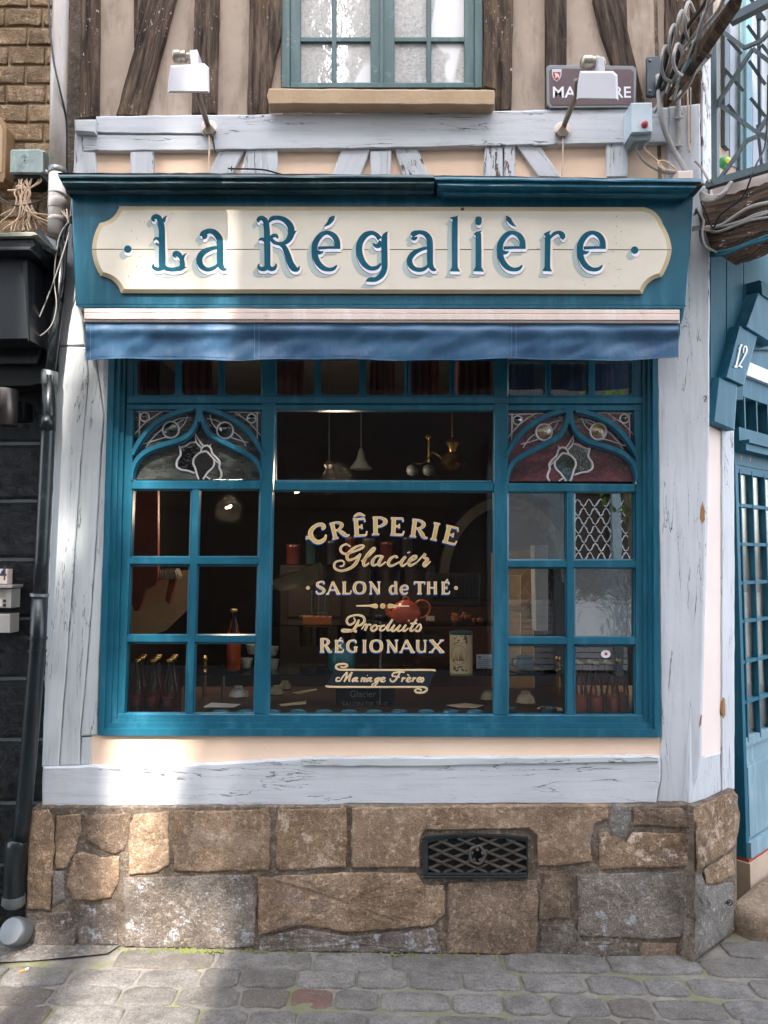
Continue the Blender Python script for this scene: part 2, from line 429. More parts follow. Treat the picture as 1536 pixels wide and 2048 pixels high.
PALE = lin((202, 204, 209)); PALED = lin((120, 122, 120))
m_pale = painted_wood('pale_blue_paint', PALE, PALED, 1.0)
m_paleg = painted_wood('pale_grey_paint', lin((196, 200, 202)), PALED, .9)
m_palep = painted_wood('pale_paint_peeling', lin((202, 204, 209)), PALED, 1.0, peel=lin((92, 74, 62)), peel_amt=.44)
m_old = old_timber('old_brown_timber')
m_plu = plaster('upper_plaster', lin((164, 147, 134)), lin((186, 168, 153)), lin((112, 94, 80)))
m_pll = plaster('cream_plaster', lin((236, 208, 184)), lin((226, 196, 172)), None, .18)
m_pink = plaster('pink_plaster', lin((236, 220, 212)), lin((228, 210, 204)), None, .12)
TEAL = lin((30, 93, 114)); TEAL2 = lin((20, 78, 97))
m_teal = gloss_paint('teal_paint', TEAL, TEAL2, .3)
m_tdoor = gloss_paint('teal_door_paint', lin((36, 100, 122)), lin((28, 86, 108)), .5)
m_tdoor.node_tree.nodes['Principled BSDF'].inputs['Specular IOR Level'].default_value = .2
m_tealc = gloss_paint('teal_paint_weathered', lin((36, 104, 128)), lin((24, 84, 104)), .34, .12, lin((20, 30, 30)))
m_teald = gloss_paint('dark_teal_grimy', lin((44, 82, 92)), lin((26, 58, 68)), .34, .35, lin((34, 40, 36)), bump=.3)
m_tealw = gloss_paint('teal_paint_scuffed', lin((30, 80, 98)), lin((50, 100, 116)), .6, .0, bump=.3)
m_tealw.node_tree.nodes['Principled BSDF'].inputs['Specular IOR Level'].default_value = .2
m_doorp = gloss_paint('grey_blue_door_paint', lin((128, 154, 164)), lin((112, 140, 152)), .6)
m_doorp.node_tree.nodes['Principled BSDF'].inputs['Specular IOR Level'].default_value = .2
m_wing = gloss_paint('green_grey_window_paint', lin((74, 100, 102)), lin((60, 86, 88)), .45, .1, lin((150, 155, 150)), bump=.25)
m_cream = plaster('cream_sign_paint', lin((222, 212, 198)), lin((212, 203, 186)), None, .08, 5)
m_creamd = plaster('cream_sign_edge', lin((200, 184, 152)), lin((184, 166, 134)), None, .08, 5)
m_white = plain('white_paint', lin((228, 226, 232)), .45, var=.05)
m_ltteal = gloss_paint('letter_teal', lin((14, 86, 106)), lin((14, 74, 92)), .65)
m_ltteal.node_tree.nodes['Principled BSDF'].inputs['Specular IOR Level'].default_value = .15
m_lthi = plain('letter_highlight', lin((232, 230, 238)), .6, bump=0)
m_ltcr = plain('letter_peach', lin((240, 222, 200)), .6, bump=0)
m_ltsh = plain('letter_shade', lin((168, 180, 176)), .6, bump=0)
m_ltln = plain('letter_line', lin((70, 74, 84)), .6, bump=0)
m_gold = plain('gold_leaf_paint', lin((206, 170, 104)), .4, var=.15, bump=0)
m_golde = plain('cream_letter_edge', lin((238, 214, 180)), .45, bump=0)
m_bluel = plain('blue_letter_shade', lin((28, 96, 180)), .5, bump=0)
m_navy = plain('navy_banner', lin((15, 26, 34)), .5, bump=0)
m_cass = gloss_paint('cream_enamel', lin((226, 206, 196)), lin((216, 196, 184)), .35, .1, lin((150, 120, 100)))
m_black = gloss_paint('black_paint', lin((14, 18, 22)), lin((9, 12, 16)), .28, bump=.3)
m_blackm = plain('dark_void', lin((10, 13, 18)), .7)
m_dgrey = plain('dark_grey_panel', lin((20, 25, 30)), .5)
m_pipeg = gloss_paint('grey_pipe_paint', lin((196, 186, 182)), lin((180, 170, 162)), .4, .15, lin((110, 95, 80)))
m_pipeb = gloss_paint('black_pipe', lin((20, 30, 34)), lin((12, 18, 22)), .32, .15, lin((80, 84, 84)))
m_zinc = plain('zinc', lin((120, 124, 126)), .45, .6)
m_iron = gloss_paint('green_grey_iron', lin((60, 78, 80)), lin((46, 62, 66)), .4, .1, lin((110, 110, 105)))
m_cable = plain('grey_cable', lin((150, 145, 140)), .5, rnd=.15)
m_cableb = plain('beige_cable', lin((210, 180, 152)), .5, rnd=.12)
m_cablek = plain('black_cable', lin((26, 28, 32)), .4)
m_boxg = gloss_paint('grey_green_enamel', lin((152, 166, 162)), lin((140, 152, 150)), .4, .25, lin((70, 70, 62)))
m_boxb = plain('pale_plastic', lin((186, 198, 206)), .45)
m_red = plain('red_plastic', lin((170, 48, 56)), .35, bump=0)
m_grate = plain('cast_iron', lin((74, 68, 60)), .75, .1, var=.4, sc=20, bump=.6, bs=90)
m_gratef = plain('cast_iron_frame', lin((38, 44, 46)), .55, .2, var=.3, bump=.4)
m_alum = plain('lamp_enamel', lin((196, 194, 200)), .35, var=.03, bump=0)
m_lampm = plain('lamp_metal', lin((170, 160, 146)), .35, .7)
m_arm = plain('lamp_arm', lin((120, 108, 96)), .5, .4)
m_sand = plaster('sandstone_sill', lin((186, 162, 134)), lin((172, 146, 118)), None, .5, 8)
m_sandd = plaster('sill_underside', lin((96, 84, 72)), lin((70, 60, 52)), None, .5, 8)
m_st1 = stonem('tan_stone', lin((200, 172, 144)), lin((164, 134, 108)), lin((96, 78, 64)), 0)
m_st2 = stonem('tan_stone_flaked', lin((190, 160, 130)), lin((154, 124, 98)), lin((84, 68, 56)), .44)
m_st3 = stonem('grey_stained_stone', lin((158, 148, 138)), lin((126, 112, 100)), lin((70, 62, 56)), .42, wcol=(185, 185, 188))
m_st4 = stonem('grey_brown_stone', lin((166, 142, 120)), lin((128, 108, 92)), lin((70, 60, 52)), 0)
m_render = stonem('grey_cement_render', lin((156, 152, 148)), lin((132, 122, 112)), lin((92, 84, 76)), 0, soot=.4)
m_mort = stonem('dark_mortar', lin((158, 142, 126)), lin((126, 112, 98)), lin((72, 62, 54)), 0)
m_bk = stonem('tan_brick', lin((188, 160, 128)), lin((156, 128, 100)), lin((96, 78, 62)), 0, .16, sc=9)
m_bkr = stonem('red_brick', lin((134, 74, 62)), lin((100, 58, 52)), lin((56, 38, 36)), 0, .2, sc=9)
m_bmort = plaster('brick_mortar', lin((190, 164, 128)), lin((162, 136, 106)), lin((110, 90, 70)), .5)
m_brass = plain('brass', lin((196, 160, 96)), .25, 1.0, bump=0)
m_chrome = plain('chrome', lin((200, 196, 190)), .18, 1.0, bump=0)
m_lead = plain('lead_came', lin((190, 184, 184)), .4, .2, var=.1)
def blackwall():
    m = M('black_glossy_stone'); cp = m.coord(False, (1, 1, 2.2)); n = m.noise(cp, 30, 6, .7)
    m.col(lin((7, 9, 12))); m.set(Roughness=.17, Specular_IOR_Level=.4)
    m.l(m.bump(m.noise(cp, 75, 5, .7), 1.0, .02, m.bump(n, 1.0, .03, m.bump(m.noise(cp, 9, 4), .6, .03))), m.b.inputs['Normal']); return m.m
m_bwall = blackwall()
def cobm(name, c1, c2):
    m = M(name); cp = m.coord(rnd=True); cw = m.coord()
    n = m.noise(cp, 9, 10, .78); base = m.mix(m.bw(n, .38, .62), c1, c2)
    oi = m.n('ObjectInfo'); wn = m.bw(oi.outputs['Random'], .25, .0); base = m.mix(m.math('MULTIPLY', wn, .5), base, lin((124, 112, 100)))
    g = m.noise(cw, 130, 6, .85); base = m.mix(m.math('MULTIPLY', m.bw(g, .48, .62), .6), base, lin((58, 55, 52)))
    base = m.mix(m.math('MULTIPLY', m.bw(m.noise(cw, 48, 8, .8), .55, .65), .4), base, lin((168, 164, 158)))
    mo = m.math('MULTIPLY', m.bw(m.noise(cw, 4.5, 8, .75), .58, .66), .4); base = m.mix(mo, base, lin((112, 112, 80)))
    base = objrnd(m, base, .13); m.col(base); m.set(Roughness=.85, Specular_IOR_Level=.25)
    m.l(m.bump(g, 1.0, .005, m.bump(m.noise(cw, 30, 8, .78), .9, .014)), m.b.inputs['Normal']); return m.m
m_cob = cobm('grey_setts', lin((148, 143, 137)), lin((110, 105, 100)))
m_cobr = cobm('reddish_sett', lin((150, 112, 102)), lin((128, 100, 92)))
def jointm():
    m = M('sandy_joint'); cw = m.coord(); n = m.noise(cw, 12, 8, .7); base = m.mix(m.bw(n, .35, .65), lin((134, 127, 117)), lin((104, 99, 92)))
    base = m.mix(m.math('MULTIPLY', m.bw(m.noise(cw, 5, 7, .7), .5, .6), .8), base, lin((108, 108, 72)))
    m.col(base); m.set(Roughness=.95); m.l(m.bump(m.noise(cw, 90, 5, .7), .8, .006), m.b.inputs['Normal']); return m.m
m_joint = jointm()
m_asph = plain('street_stone', lin((92, 90, 86)), .85, var=.25, bump=.6)
def fabric(name, c, c2, rough=.45):
    m = M(name); cp = m.coord(); base = m.mix(m.bw(m.noise(cp, 4, 5), .35, .65), c, c2)
    m.col(base); m.set(Roughness=rough, Specular_IOR_Level=.5)
    m.l(m.bump(m.noise(cp, 400, 2), .25, .001, m.bump(m.noise(m.coord(False, (2.5, 1, 1)), 7, 3, .5), .35, .02)), m.b.inputs['Normal']); return m.m
m_awn = fabric('blue_vinyl', lin((62, 101, 133)), lin((48, 80, 112)), .45)
m_seam = plain('stitch_thread', lin((120, 160, 190)), .6, bump=0)
m_gl = glass('window_glass', (1, 1, 1, 1), .6, .02, 5)
m_glw = glass('old_wavy_glass', (1, 1, 1, 1), 6.5, .007, 8)
m_glc = glass('lower_pane_glass', (1, 1, 1, 1), 1.2, .01, 6)
m_glr = glass('ripple_glass', (.85, .88, .86, 1), 5.5, .07, 26)
m_gls = glass('stained_glass_clear', (.16, .17, .15, 1), 1.6, .3, 30, body=.5)
m_glp = glass('stained_glass_plum', (.24, .055, .075, 1), 3.0, .3, 40, body=.6)
m_glam = glass('amber_bullseye', (.6, .36, .08, 1), 3.5, .5, 60, body=.5)
m_gld = glass('dark_bullseye', (.1, .1, .1, 1), 2.0, .6, 30)
# ------------------------------------------------------------------ ground
def S(o, **k): return tag(o, kind='structure')
b = B(); b.add([V((x, y, gz(x) - .035)) for x, y in ((-60, -60), (60, -60), (60, 30), (-60, 30))], [(0, 1, 2, 3)])
street = b.done('street', m_asph); street['kind'] = 'structure'
pav = bpy.data.objects.new('pavement', None); SC.collection.objects.link(pav); pav.location = (0, 2.4, gz(0)); pav['kind'] = 'structure'
b = B()
nx, ny = 90, 50
X0, X1, Y0, Y1 = -2.6, 3.0, 1.2, 4.6
gv = []
for j in range(ny + 1):
    for i in range(nx + 1):
        x = X0 + (X1 - X0) * i / nx; y = Y0 + (Y1 - Y0) * j / ny
        gv.append(V((x, y, gz(x) - .006 + .004 * noise.noise(V((x * 9, y * 9, 0))))))
b.add(gv, [(j * (nx + 1) + i, j * (nx + 1) + i + 1, (j + 1) * (nx + 1) + i + 1, (j + 1) * (nx + 1) + i) for j in range(ny) for i in range(nx)])
b.done('sand_joint', m_joint, pav, smooth=True)
def sett(x0, x1, y0, y1, h, seed):
    """one paving sett: uneven rounded block, top slightly domed"""
    b = B(); pts = []
    for k in range(20):
        a = 2 * math.pi * k / 20; c, s_ = math.cos(a), math.sin(a); m = (abs(c) ** 15 + abs(s_) ** 15) ** (-1 / 15)
        pts.append((c * m, s_ * m))
    cx, cy, hx, hy = (x0 + x1) / 2, (y0 + y1) / 2, (x1 - x0) / 2, (y1 - y0) / 2
    vs = []; fs = []
    for e, o in ((1.0, -.02), (.985, -.003), (.93, .0), (.8, .0015), (.45, .002)):
        for k, (u, v) in enumerate(pts):
            x = cx + u * hx * e + .006 * noise.noise(V((u * 2.5 + seed, v * 2.5, 1))); y = cy + v * hy * e + .008 * noise.noise(V((u * 2, v * 2 + seed, 2)))
            vs.append(V((x, y, gz(x) + h + o + (.007 * noise.noise(V((x * 16, y * 16, seed))) + .003 * noise.noise(V((x * 50, y * 50, seed))) if e < .99 else 0))))
    for r in range(4):
        for k in range(20): l = (k + 1) % 20; fs.append((r * 20 + k, r * 20 + l, r * 20 + 20 + l, r * 20 + 20 + k))
    vs.append(V((cx, cy, gz(cx) + h + .002))); fs += [(80 + k, 80 + (k + 1) % 20, 100) for k in range(20)]
    q_ = GP.at(600, 1976); red = x0 - .006 < q_.x <= x1 + .006 and y0 < q_.y <= y1 + .014
    b.add(vs, fs); b.done('sett', m_cobr if red else m_cob, pav, smooth=True)
rows = [(3.045, 2.915, .40), (2.905, 2.79, .19), (2.775, 2.665, .2), (2.65, 2.54, .19), (2.525, 2.415, .2), (2.40, 2.29, .19), (2.275, 2.165, .2), (2.15, 2.04, .2), (2.025, 1.915, .2)]
for ri, (ya, yb, wd) in enumerate(rows):
    x = -2.1 + R.random() * .15
    while x < 2.5:
        w_ = wd * (R.uniform(.75, 1.35) if ri else R.uniform(.7, 1.2))
        dy = .012 * math.sin(x * 2.1 + ri * 1.3)
        if not (ri == 0 and x < -1.05):
            sett(x, x + w_ - .010, yb + dy, ya + dy - .0, .001 + R.uniform(-.003, .004), R.random() * 50)
        x += w_
for ya in (3.06, 3.19, 3.32, 3.45, 3.58):       # the corner in front of the door
    x = c0.x + .12 + (ya - 3.06) * 1.1
    while x < 2.9:
        w_ = R.uniform(.16, .27); sett(x, x + w_ - .014, ya, ya + .118, .001 + R.uniform(-.003, .003), R.random() * 50); x += w_
# cement apron at the foot of the pipe
b = B(); b.add([V((x, y, gz(x) + .006 + .004 * noise.noise(V((x * 20, y * 20, 0))))) for x, y in ((-2.4, 2.86), (-1.7, 2.88), (-1.35, 2.93), (-1.08, 2.99), (-1.05, 3.06), (-2.4, 3.2))], [tuple(range(6))])
b.done('cement_patch', m_render, pav)

# ------------------------------------------------------------------ the timbered house
bld = thing('timbered_house', 'timber framed corner house with pale blue painted beams and brown stone plinth', 'house', (0, 3.3, gz(0)))
def part(name, pts, mat, of=0.0, ob=-.12, bev=2.2, grain=(1, 0, 0), pl=FP, ja=1.6, step=22, parent=bld, seed=None, smooth=False, label=None):
    p = jit(densify(pts, step), ja, .045, R.random() * 50 if seed is None else seed) if ja else pts
    b = B(); b.prism(p, pl, of, ob, bev)
    return b.done(name, mat, parent, grain=grain, gn_=tuple(pl.n), label=label)
# wall body around the shop window and the upper window, seen only as the plaster between timbers
def wallq(name, x0, x1, z0, z1, y0, y1, mat): 
    b = B(); b.box((x0, y0, z0), (x1, y1, z1)); return b.done(name, mat, bld)
wx0 = FP.at(118, 1000).x; wx1 = FP.at(1380, 1000).x
sx0 = FP.at(205, 1460, -.02).x; sx1 = FP.at(1318, 1460, -.02).x
zt = FP.at(768, 640).z; zb = FP.at(768, 1474).z
wallq('wall_core', wx0, sx0, -.1, zt, 3.12, 3.34, m_mort)
wallq('wall_core', sx1, wx1, -.1, zt, 3.12, 3.34, m_mort)
wallq('wall_core', sx0, sx1, -.1, zb, 3.12, 3.34, m_mort)
wallq('wall_core', wx0 - .05, wx1, zt, FP.at(0, 180).z, 3.12, 3.34, m_mort)
wallq('upper_wall', wx0 - .02, FP.at(560, 100).x, FP.at(0, 180).z, 6.5, 3.12, 3.34, m_mort)
wallq('upper_wall', FP.at(968, 100).x, wx1, FP.at(0, 180).z, 6.5, 3.12, 3.34, m_mort)
wallq('upper_wall', FP.at(560, 100).x, FP.at(968, 100).x, FP.at(0, -420).z, 6.5, 3.12, 3.34, m_mort)
part('plaster_panel', [(190, -420), (565, -420), (565, 240), (190, 240)], m_plu, -.012, -.06, 0, ja=0)
part('plaster_panel', [(962, -420), (1345, -420), (1345, 226), (962, 226)], m_plu, -.012, -.06, 0, ja=0)
part('plaster_panel', [(160, 290), (1342, 280), (1342, 420), (160, 420)], m_pll, -.012, -.06, 0, ja=0)
part('plaster_panel', [(183, 1466), (1321, 1470), (1321, 1520), (183, 1535)], m_pll, -.006, -.06, 0, ja=0)
Z = (0, 0, 1)
def grad(a, b_): p, q = FP.at(*a), FP.at(*b_); return tuple(q - p)
T = lambda *a, **k: part('timber', *a, **k)
# upper storey, bare brown oak
T([(163, -420), (197, -420), (197, 0), (195, 233), (160, 238)], m_old, .02, grain=Z)
T([(267, -100), (300, -100), (297, 10), (268, 95)], m_old, .004, grain=Z)
T([(330, -120), (388, -120), (350, 0), (290, 231), (232, 230)], m_old, .012, grain=grad((232, 230), (330, -120)))
T([(392, -420), (440, -420), (438, 0), (432, 228), (383, 228), (390, 0)], m_old, .015, grain=Z)
T([(500, -420), (564, -420), (563, 60), (536, 190), (535, 228), (494, 230), (499, 0)], m_old, .018, grain=Z)
T([(967, -420), (1028, -420), (1027, 0), (1023, 219), (992, 221), (990, 180), (968, 172)], m_old, .018, grain=Z)
T([(1091, -420), (1134, -420), (1133, 218), (1092, 219)], m_old, .015, grain=Z)
T([(1187, -60), (1248, -60), (1254, 0), (1255, 60), (1270, 125), (1292, 214), (1262, 215), (1232, 150), (1204, 67), (1187, 0)], m_old, .012, grain=grad((1270, 215), (1218, -60)))
T([(1333, -420), (1392, -420), (1380, 0), (1376, 212), (1332, 214)], m_old, .02, grain=Z)
# pale bressumer in two planks, and the frieze posts
T([(192, 233), (430, 230), (560, 229), (1000, 222), (1345, 215), (1345, 284), (1000, 292), (700, 297), (430, 300), (425, 268), (192, 266)], m_pale, .022)
T([(166, 269), (424, 270), (429, 301), (166, 303)], m_pale, .016)
T([(149, 240), (192, 238), (191, 266), (149, 263)], m_paleg, .045, bev=3)
T([(151, 264), (166, 264), (166, 300), (190, 303), (193, 352), (146, 352)], m_pale, .012, grain=Z)
for q, g in (([(260, 303), (307, 302), (307, 353), (261, 353)], Z),
             ([(438, 301), (490, 300), (462, 353), (415, 353)], grad((438, 353), (466, 300))),
             ([(494, 300), (555, 299), (555, 353), (478, 353)], Z),
             ([(683, 298), (742, 297), (721, 353), (663, 353)], grad((690, 353), (714, 298))),
             ([(740, 302), (783, 301), (781, 353), (742, 353)], Z),
             ([(789, 296), (834, 296), (859, 353), (806, 353)], grad((835, 353), (812, 296))),
             ([(969, 293), (1005, 292), (1005, 354), (967, 354)], Z),
             ([(1007, 292), (1030, 291), (1031, 354), (1007, 354)], Z),
             ([(1031, 290), (1078, 288), (1122, 354), (1077, 354)], grad((1100, 354), (1055, 289))),
             ([(1213, 286), (1256, 285), (1255, 354), (1213, 354)], Z)):
    T(q, m_palep if q[0][0] in (789, 969, 1007) else m_pale, .008 if g != Z else .012, grain=g)
T([(1337, 214), (1400, 208), (1402, 372), (1337, 372)], m_pale, .03, grain=Z)
T([(1347, 372), (1415, 372), (1420, 500), (1418, 862), (1400, 1510), (1380, 1612), (1312, 1606), (1321, 1560), (1322, 1474), (1314, 720), (1330, 660), (1350, 600)], m_pale, .0, bev=2.5, grain=Z, ob=-.14)
# left posts
T([(143, 392), (150, 540), (154, 612), (165, 640), (170, 690), (150, 692), (118, 690), (118, 640), (119, 600), (133, 500)], m_paleg, .012, grain=Z)
T([(118, 693), (172, 694), (176, 760), (170, 815), (160, 930), (153, 1050), (146, 1150), (138, 1250), (129, 1370), (121, 1480), (117, 1532), (85, 1533), (86, 1490), (95, 1200), (100, 1110), (108, 930), (113, 800)], m_paleg, .008, grain=grad((100, 1530), (150, 700)), label='outer pale grey post with a long drying crack')
T([(174, 694), (188, 694), (207, 830), (202, 900), (196, 1000), (188, 1130), (181, 1230), (172, 1340), (165, 1420), (160, 1471), (159, 1530), (119, 1532), (123, 1480), (131, 1370), (140, 1250), (148, 1150), (155, 1050), (162, 930), (172, 815), (178, 760)], m_paleg, .004, grain=grad((140, 1530), (185, 700)))
T([(190, 694), (219, 694), (219, 812), (213, 1000), (206, 1150), (200, 1300), (195, 1470), (162, 1471), (167, 1420), (174, 1340), (183, 1230), (190, 1130), (198, 1000), (204, 900), (209, 830)], m_paleg, .001, grain=grad((178, 1470), (205, 700)))
T([(163, 1474), (183, 1474), (182, 1530), (161, 1530)], m_paleg, -.003, grain=Z)
# sill beam above the plinth
T([(86, 1534), (250, 1531), (430, 1527), (600, 1517), (760, 1515), (1320, 1512), (1321, 1560), (1311, 1607), (1250, 1608), (700, 1609), (560, 1615), (300, 1618), (100, 1622), (84, 1612)], m_pale, .022, bev=3, ja=2.2, ob=-.15)
T([(602, 1517), (1316, 1514), (1316, 1524), (1000, 1529), (830, 1533), (606, 1532)], m_paleg, .03, bev=1.5)

# ---- stone plinth
b = B(); b.prism(jit(densify([(56, 1622), (86, 1613), (1385, 1609), (1388, 1925), (50, 1902)], 14), 2, .06), FP, .046, -.1, 3); b.done('mortar_bed', m_mort, bld)
stones = [
 ([(54, 1636), (62, 1622), (98, 1618), (108, 1640), (106, 1700), (100, 1820), (54, 1817)], m_st1, .068),
 ([(114, 1632), (160, 1628), (163, 1660), (152, 1698), (132, 1737), (112, 1738), (109, 1680)], m_st1, .056),
 ([(169, 1629), (262, 1628), (264, 1650), (250, 1700), (232, 1710), (200, 1700), (173, 1680)], m_st4, .052),
 ([(145, 1710), (165, 1703), (200, 1713), (240, 1712), (239, 1760), (222, 1795), (190, 1803), (145, 1800), (134, 1770)], m_st1, .058),
 ([(104, 1742), (128, 1742), (130, 1800), (104, 1816)], m_render, .05),
 ([(268, 1628), (336, 1622), (338, 1730), (315, 1744), (258, 1750), (257, 1690), (264, 1655)], m_st1, .062),
 ([(348, 1622), (536, 1619), (542, 1640), (538, 1741), (352, 1744), (346, 1700)], m_st1, .06),
 ([(555, 1618), (691, 1615), (695, 1640), (693, 1734), (560, 1741), (552, 1733), (556, 1660)], m_st2, .06),
 ([(1222, 1611), (1262, 1611), (1262, 1640), (1250, 1684), (1232, 1686), (1216, 1652)], m_render, .05),
 ([(1266, 1616), (1360, 1616), (1388, 1640), (1384, 1656), (1268, 1650)], m_st4, .057),
 ([(1196, 1666), (1214, 1662), (1228, 1688), (1250, 1688), (1264, 1664), (1386, 1668), (1391, 1735), (1200, 1737)], m_st2, .06),
 ([(56, 1826), (140, 1823), (150, 1850), (150, 1893), (56, 1891)], m_st3, .06),
 ([(158, 1808), (232, 1808), (236, 1890), (156, 1893)], m_st3, .048),
 ([(246, 1756), (420, 1753), (505, 1750), (510, 1790), (508, 1892), (430, 1895), (248, 1893)], m_st3, .056),
 ([(516, 1754), (700, 1748), (834, 1746), (845, 1768), (888, 1772), (890, 1830), (866, 1850), (700, 1866), (600, 1850), (518, 1870)], m_st1, .06),
 ([(518, 1878), (600, 1857), (700, 1873), (868, 1857), (884, 1907), (518, 1903)], m_st3, .055),
 ([(896, 1764), (1074, 1760), (1078, 1800), (1070, 1910), (895, 1908)], m_st4, .06),
 ([(1087, 1742), (1140, 1740), (1140, 1836), (1076, 1842), (1078, 1800), (1086, 1770)], m_st4, .058),
 ([(1155, 1748), (1382, 1744), (1388, 1800), (1387, 1872), (1290, 1880), (1156, 1870)], m_st3, .06),
 ([(1082, 1850), (1148, 1848), (1150, 1880), (1276, 1888), (1274, 1916), (1078, 1912)], m_st3, .052),
 ([(1282, 1886), (1355, 1886), (1352, 1917), (1280, 1917)], m_st4, .056),
 ([(1360, 1878), (1388, 1876), (1387, 1918), (1357, 1918)], m_st4, .054)]
for i, (q, mt, of) in enumerate(stones):
    mt = mt
    b = B(); b.stone(inset(q, -3.4), FP, .052 + (of - .052) * .45, .012, .008, 6, i * 3.1, 2.6); b.done('stone', mt, bld, smooth=True)
q = [(704, 1615), (1000, 1612), (1215, 1610), (1217, 1637), (1188, 1650), (1181, 1680), (1184, 1722), (1140, 1730), (1076, 1733), (1074, 1672), (1058, 1658), (850, 1660), (840, 1676), (840, 1735), (703, 1737)]
q = jit(jit(densify(q, 7), 2.2, .045, 3), .9, .19, 8)
b = B(); b.prism(q, FP, .0585, .03, 2.6, .006); b.done('stone', m_st1, bld)
# chamfered corner of the plinth
b = B(); b.prism([(1386, 1612), (1425, 1600), (1468, 1578), (1472, 1600), (1474, 1862), (1386, 1925)], CP, .036, -.12, 3); b.done('mortar_bed', m_mort, bld)
for i, (q, mt, of) in enumerate([
 ([(1388, 1616), (1425, 1602), (1466, 1580), (1474, 1590), (1476, 1640), (1473, 1692), (1392, 1742)], m_st2, .052),
 ([(1404, 1740), (1466, 1702), (1470, 1750), (1436, 1768), (1412, 1766)], m_st1, .045),
 ([(1388, 1748), (1403, 1748), (1412, 1774), (1466, 1764), (1467, 1858), (1440, 1880), (1388, 1918)], m_render, .045)]):
    b = B(); b.stone(inset(q, -2.4), CP, of, .014, .009, 6, 70 + i * 3.1, 3); b.done('stone', mt, bld, smooth=True)
# moss along the foot of the wall
b = B()
for k in range(260):
    px = R.choice((R.gauss(370, 40), R.uniform(120, 1380))); p = FP.at(px, 1897 + (px - 60) / 1325 * 22, .065); s_ = R.uniform(.004, .012)
    c = V((p.x, p.y - abs(R.gauss(0, .012)), gz(p.x) + s_ * .2)); vs = [c + V((s_ * math.cos(a) * R.uniform(.6, 1), s_ * math.sin(a) * R.uniform(.4, 1), 0)) for a in (0, 1.05, 2.1, 3.1, 4.2, 5.2)] + [c + V((0, 0, s_ * .8))]
    b.add(vs, [(i, (i + 1) % 6, 6) for i in range(6)])
b.done('moss', plain('moss_green', lin((94, 100, 52)), .95), pav, kind='stuff')

# ---- chamfer wall: posts, plaster strip, door
def cpart(name, pts, mat, of, ob, bev=2, ja=1.0, parent=None, label=None, grain=Z):
    p = jit(densify(pts, 24), ja, .045, R.random() * 50) if ja else pts
    b = B(); b.prism(p, CP, of, ob, bev); return b.done(name, mat, parent or bld, grain=grain, gn_=tuple(CP.n), label=label)
cpart('timber', [(1387, 560), (1421, 560), (1419, 860), (1403, 1510), (1380, 1610), (1378, 1610)], m_pale, .0, -.1, 1)
cpart('plaster_strip', [(1416, 850), (1446, 866), (1443, 1509), (1400, 1514), (1408, 1300)], m_pink, -.004, -.06, 0)
cpart('timber', [(1400, 1516), (1440, 1506), (1442, 1586), (1378, 1612)], m_pale, .001, -.08, 1.5)
cpart('timber', [(1443, 845), (1468, 856), (1469, 1190), (1469, 1560), (1469, 1578), (1443, 1588)], m_pale, .004, -.1, 2)
# upper part of the corner (behind the balcony)
cpart('timber', [(1396, -300), (1432, -300), (1420, 400), (1400, 400)], m_old, .01, -.1, 2)
cpart('plaster_panel', [(1400, -300), (1900, -500), (1900, 460), (1400, 400)], m_plu, -.02, -.08, 0, 0)
cpart('timber', [(1404, 120), (1424, 60), (1424, 372), (1404, 366)], m_palep, .018, -.02, 2)
# teal boarded tympanum over the door and the stepped arch blocks
cpart('tympanum_board', [(1421, 470), (1452, 470), (1452, 850), (1420, 846)], m_tealw, .012, -.05, 1, 0)
cpart('tympanum_board', [(1453, 470), (1486, 470), (1486, 800), (1453, 800)], m_tealw, .012, -.05, 1, 0)
cpart('tympanum_board', [(1487, 470), (1560, 470), (1560, 700), (1487, 700)], m_tealw, .011, -.05, 1, 0)
A1 = cpart('arch_block', [(1437, 754), (1475, 769), (1469, 861), (1427, 843)], m_tdoor, .045, .0, 2, 0)
A2 = cpart('arch_block', [(1478, 651), (1515, 672), (1487, 772), (1451, 755)], m_tdoor, .06, .0, 2, 0, label='teal arch block with white number 12')
A3 = cpart('arch_block', [(1516, 585), (1570, 622), (1548, 690), (1491, 654)], m_tdoor, .072, .0, 2, 0)
A4 = cpart('arch_block', [(1520, 560), (1600, 600), (1600, 640), (1523, 590)], m_tealw, .08, .0, 2, 0)
def num(parent, strokes, mat, ox, oy, sc, pl, of, th, name='numeral'):
    b = B()
    for k, st in enumerate(strokes): b.ribbon([(ox + x / sc, oy + y / sc, w_ / sc) for x, y, w_ in st], pl, of + k * .0003, th)
    return b.done(name, mat, parent)
num(A2, [[(520, 790, 6), (550, 750, 18), (560, 730, 10)], [(548, 735, 16), (520, 860, 18), (492, 985, 22)], [(472, 985, 20), (510, 992, 14)]], m_white, 1386, 560, 5.69, CP, .065, .004)
num(A2, [[(575, 830, 14), (580, 770, 14), (605, 755, 18), (612, 810, 20), (575, 890, 16), (525, 975, 14)], [(520, 975, 14), (545, 985, 20), (562, 995, 16)]], m_white, 1386, 560, 5.69, CP, .065, .004)
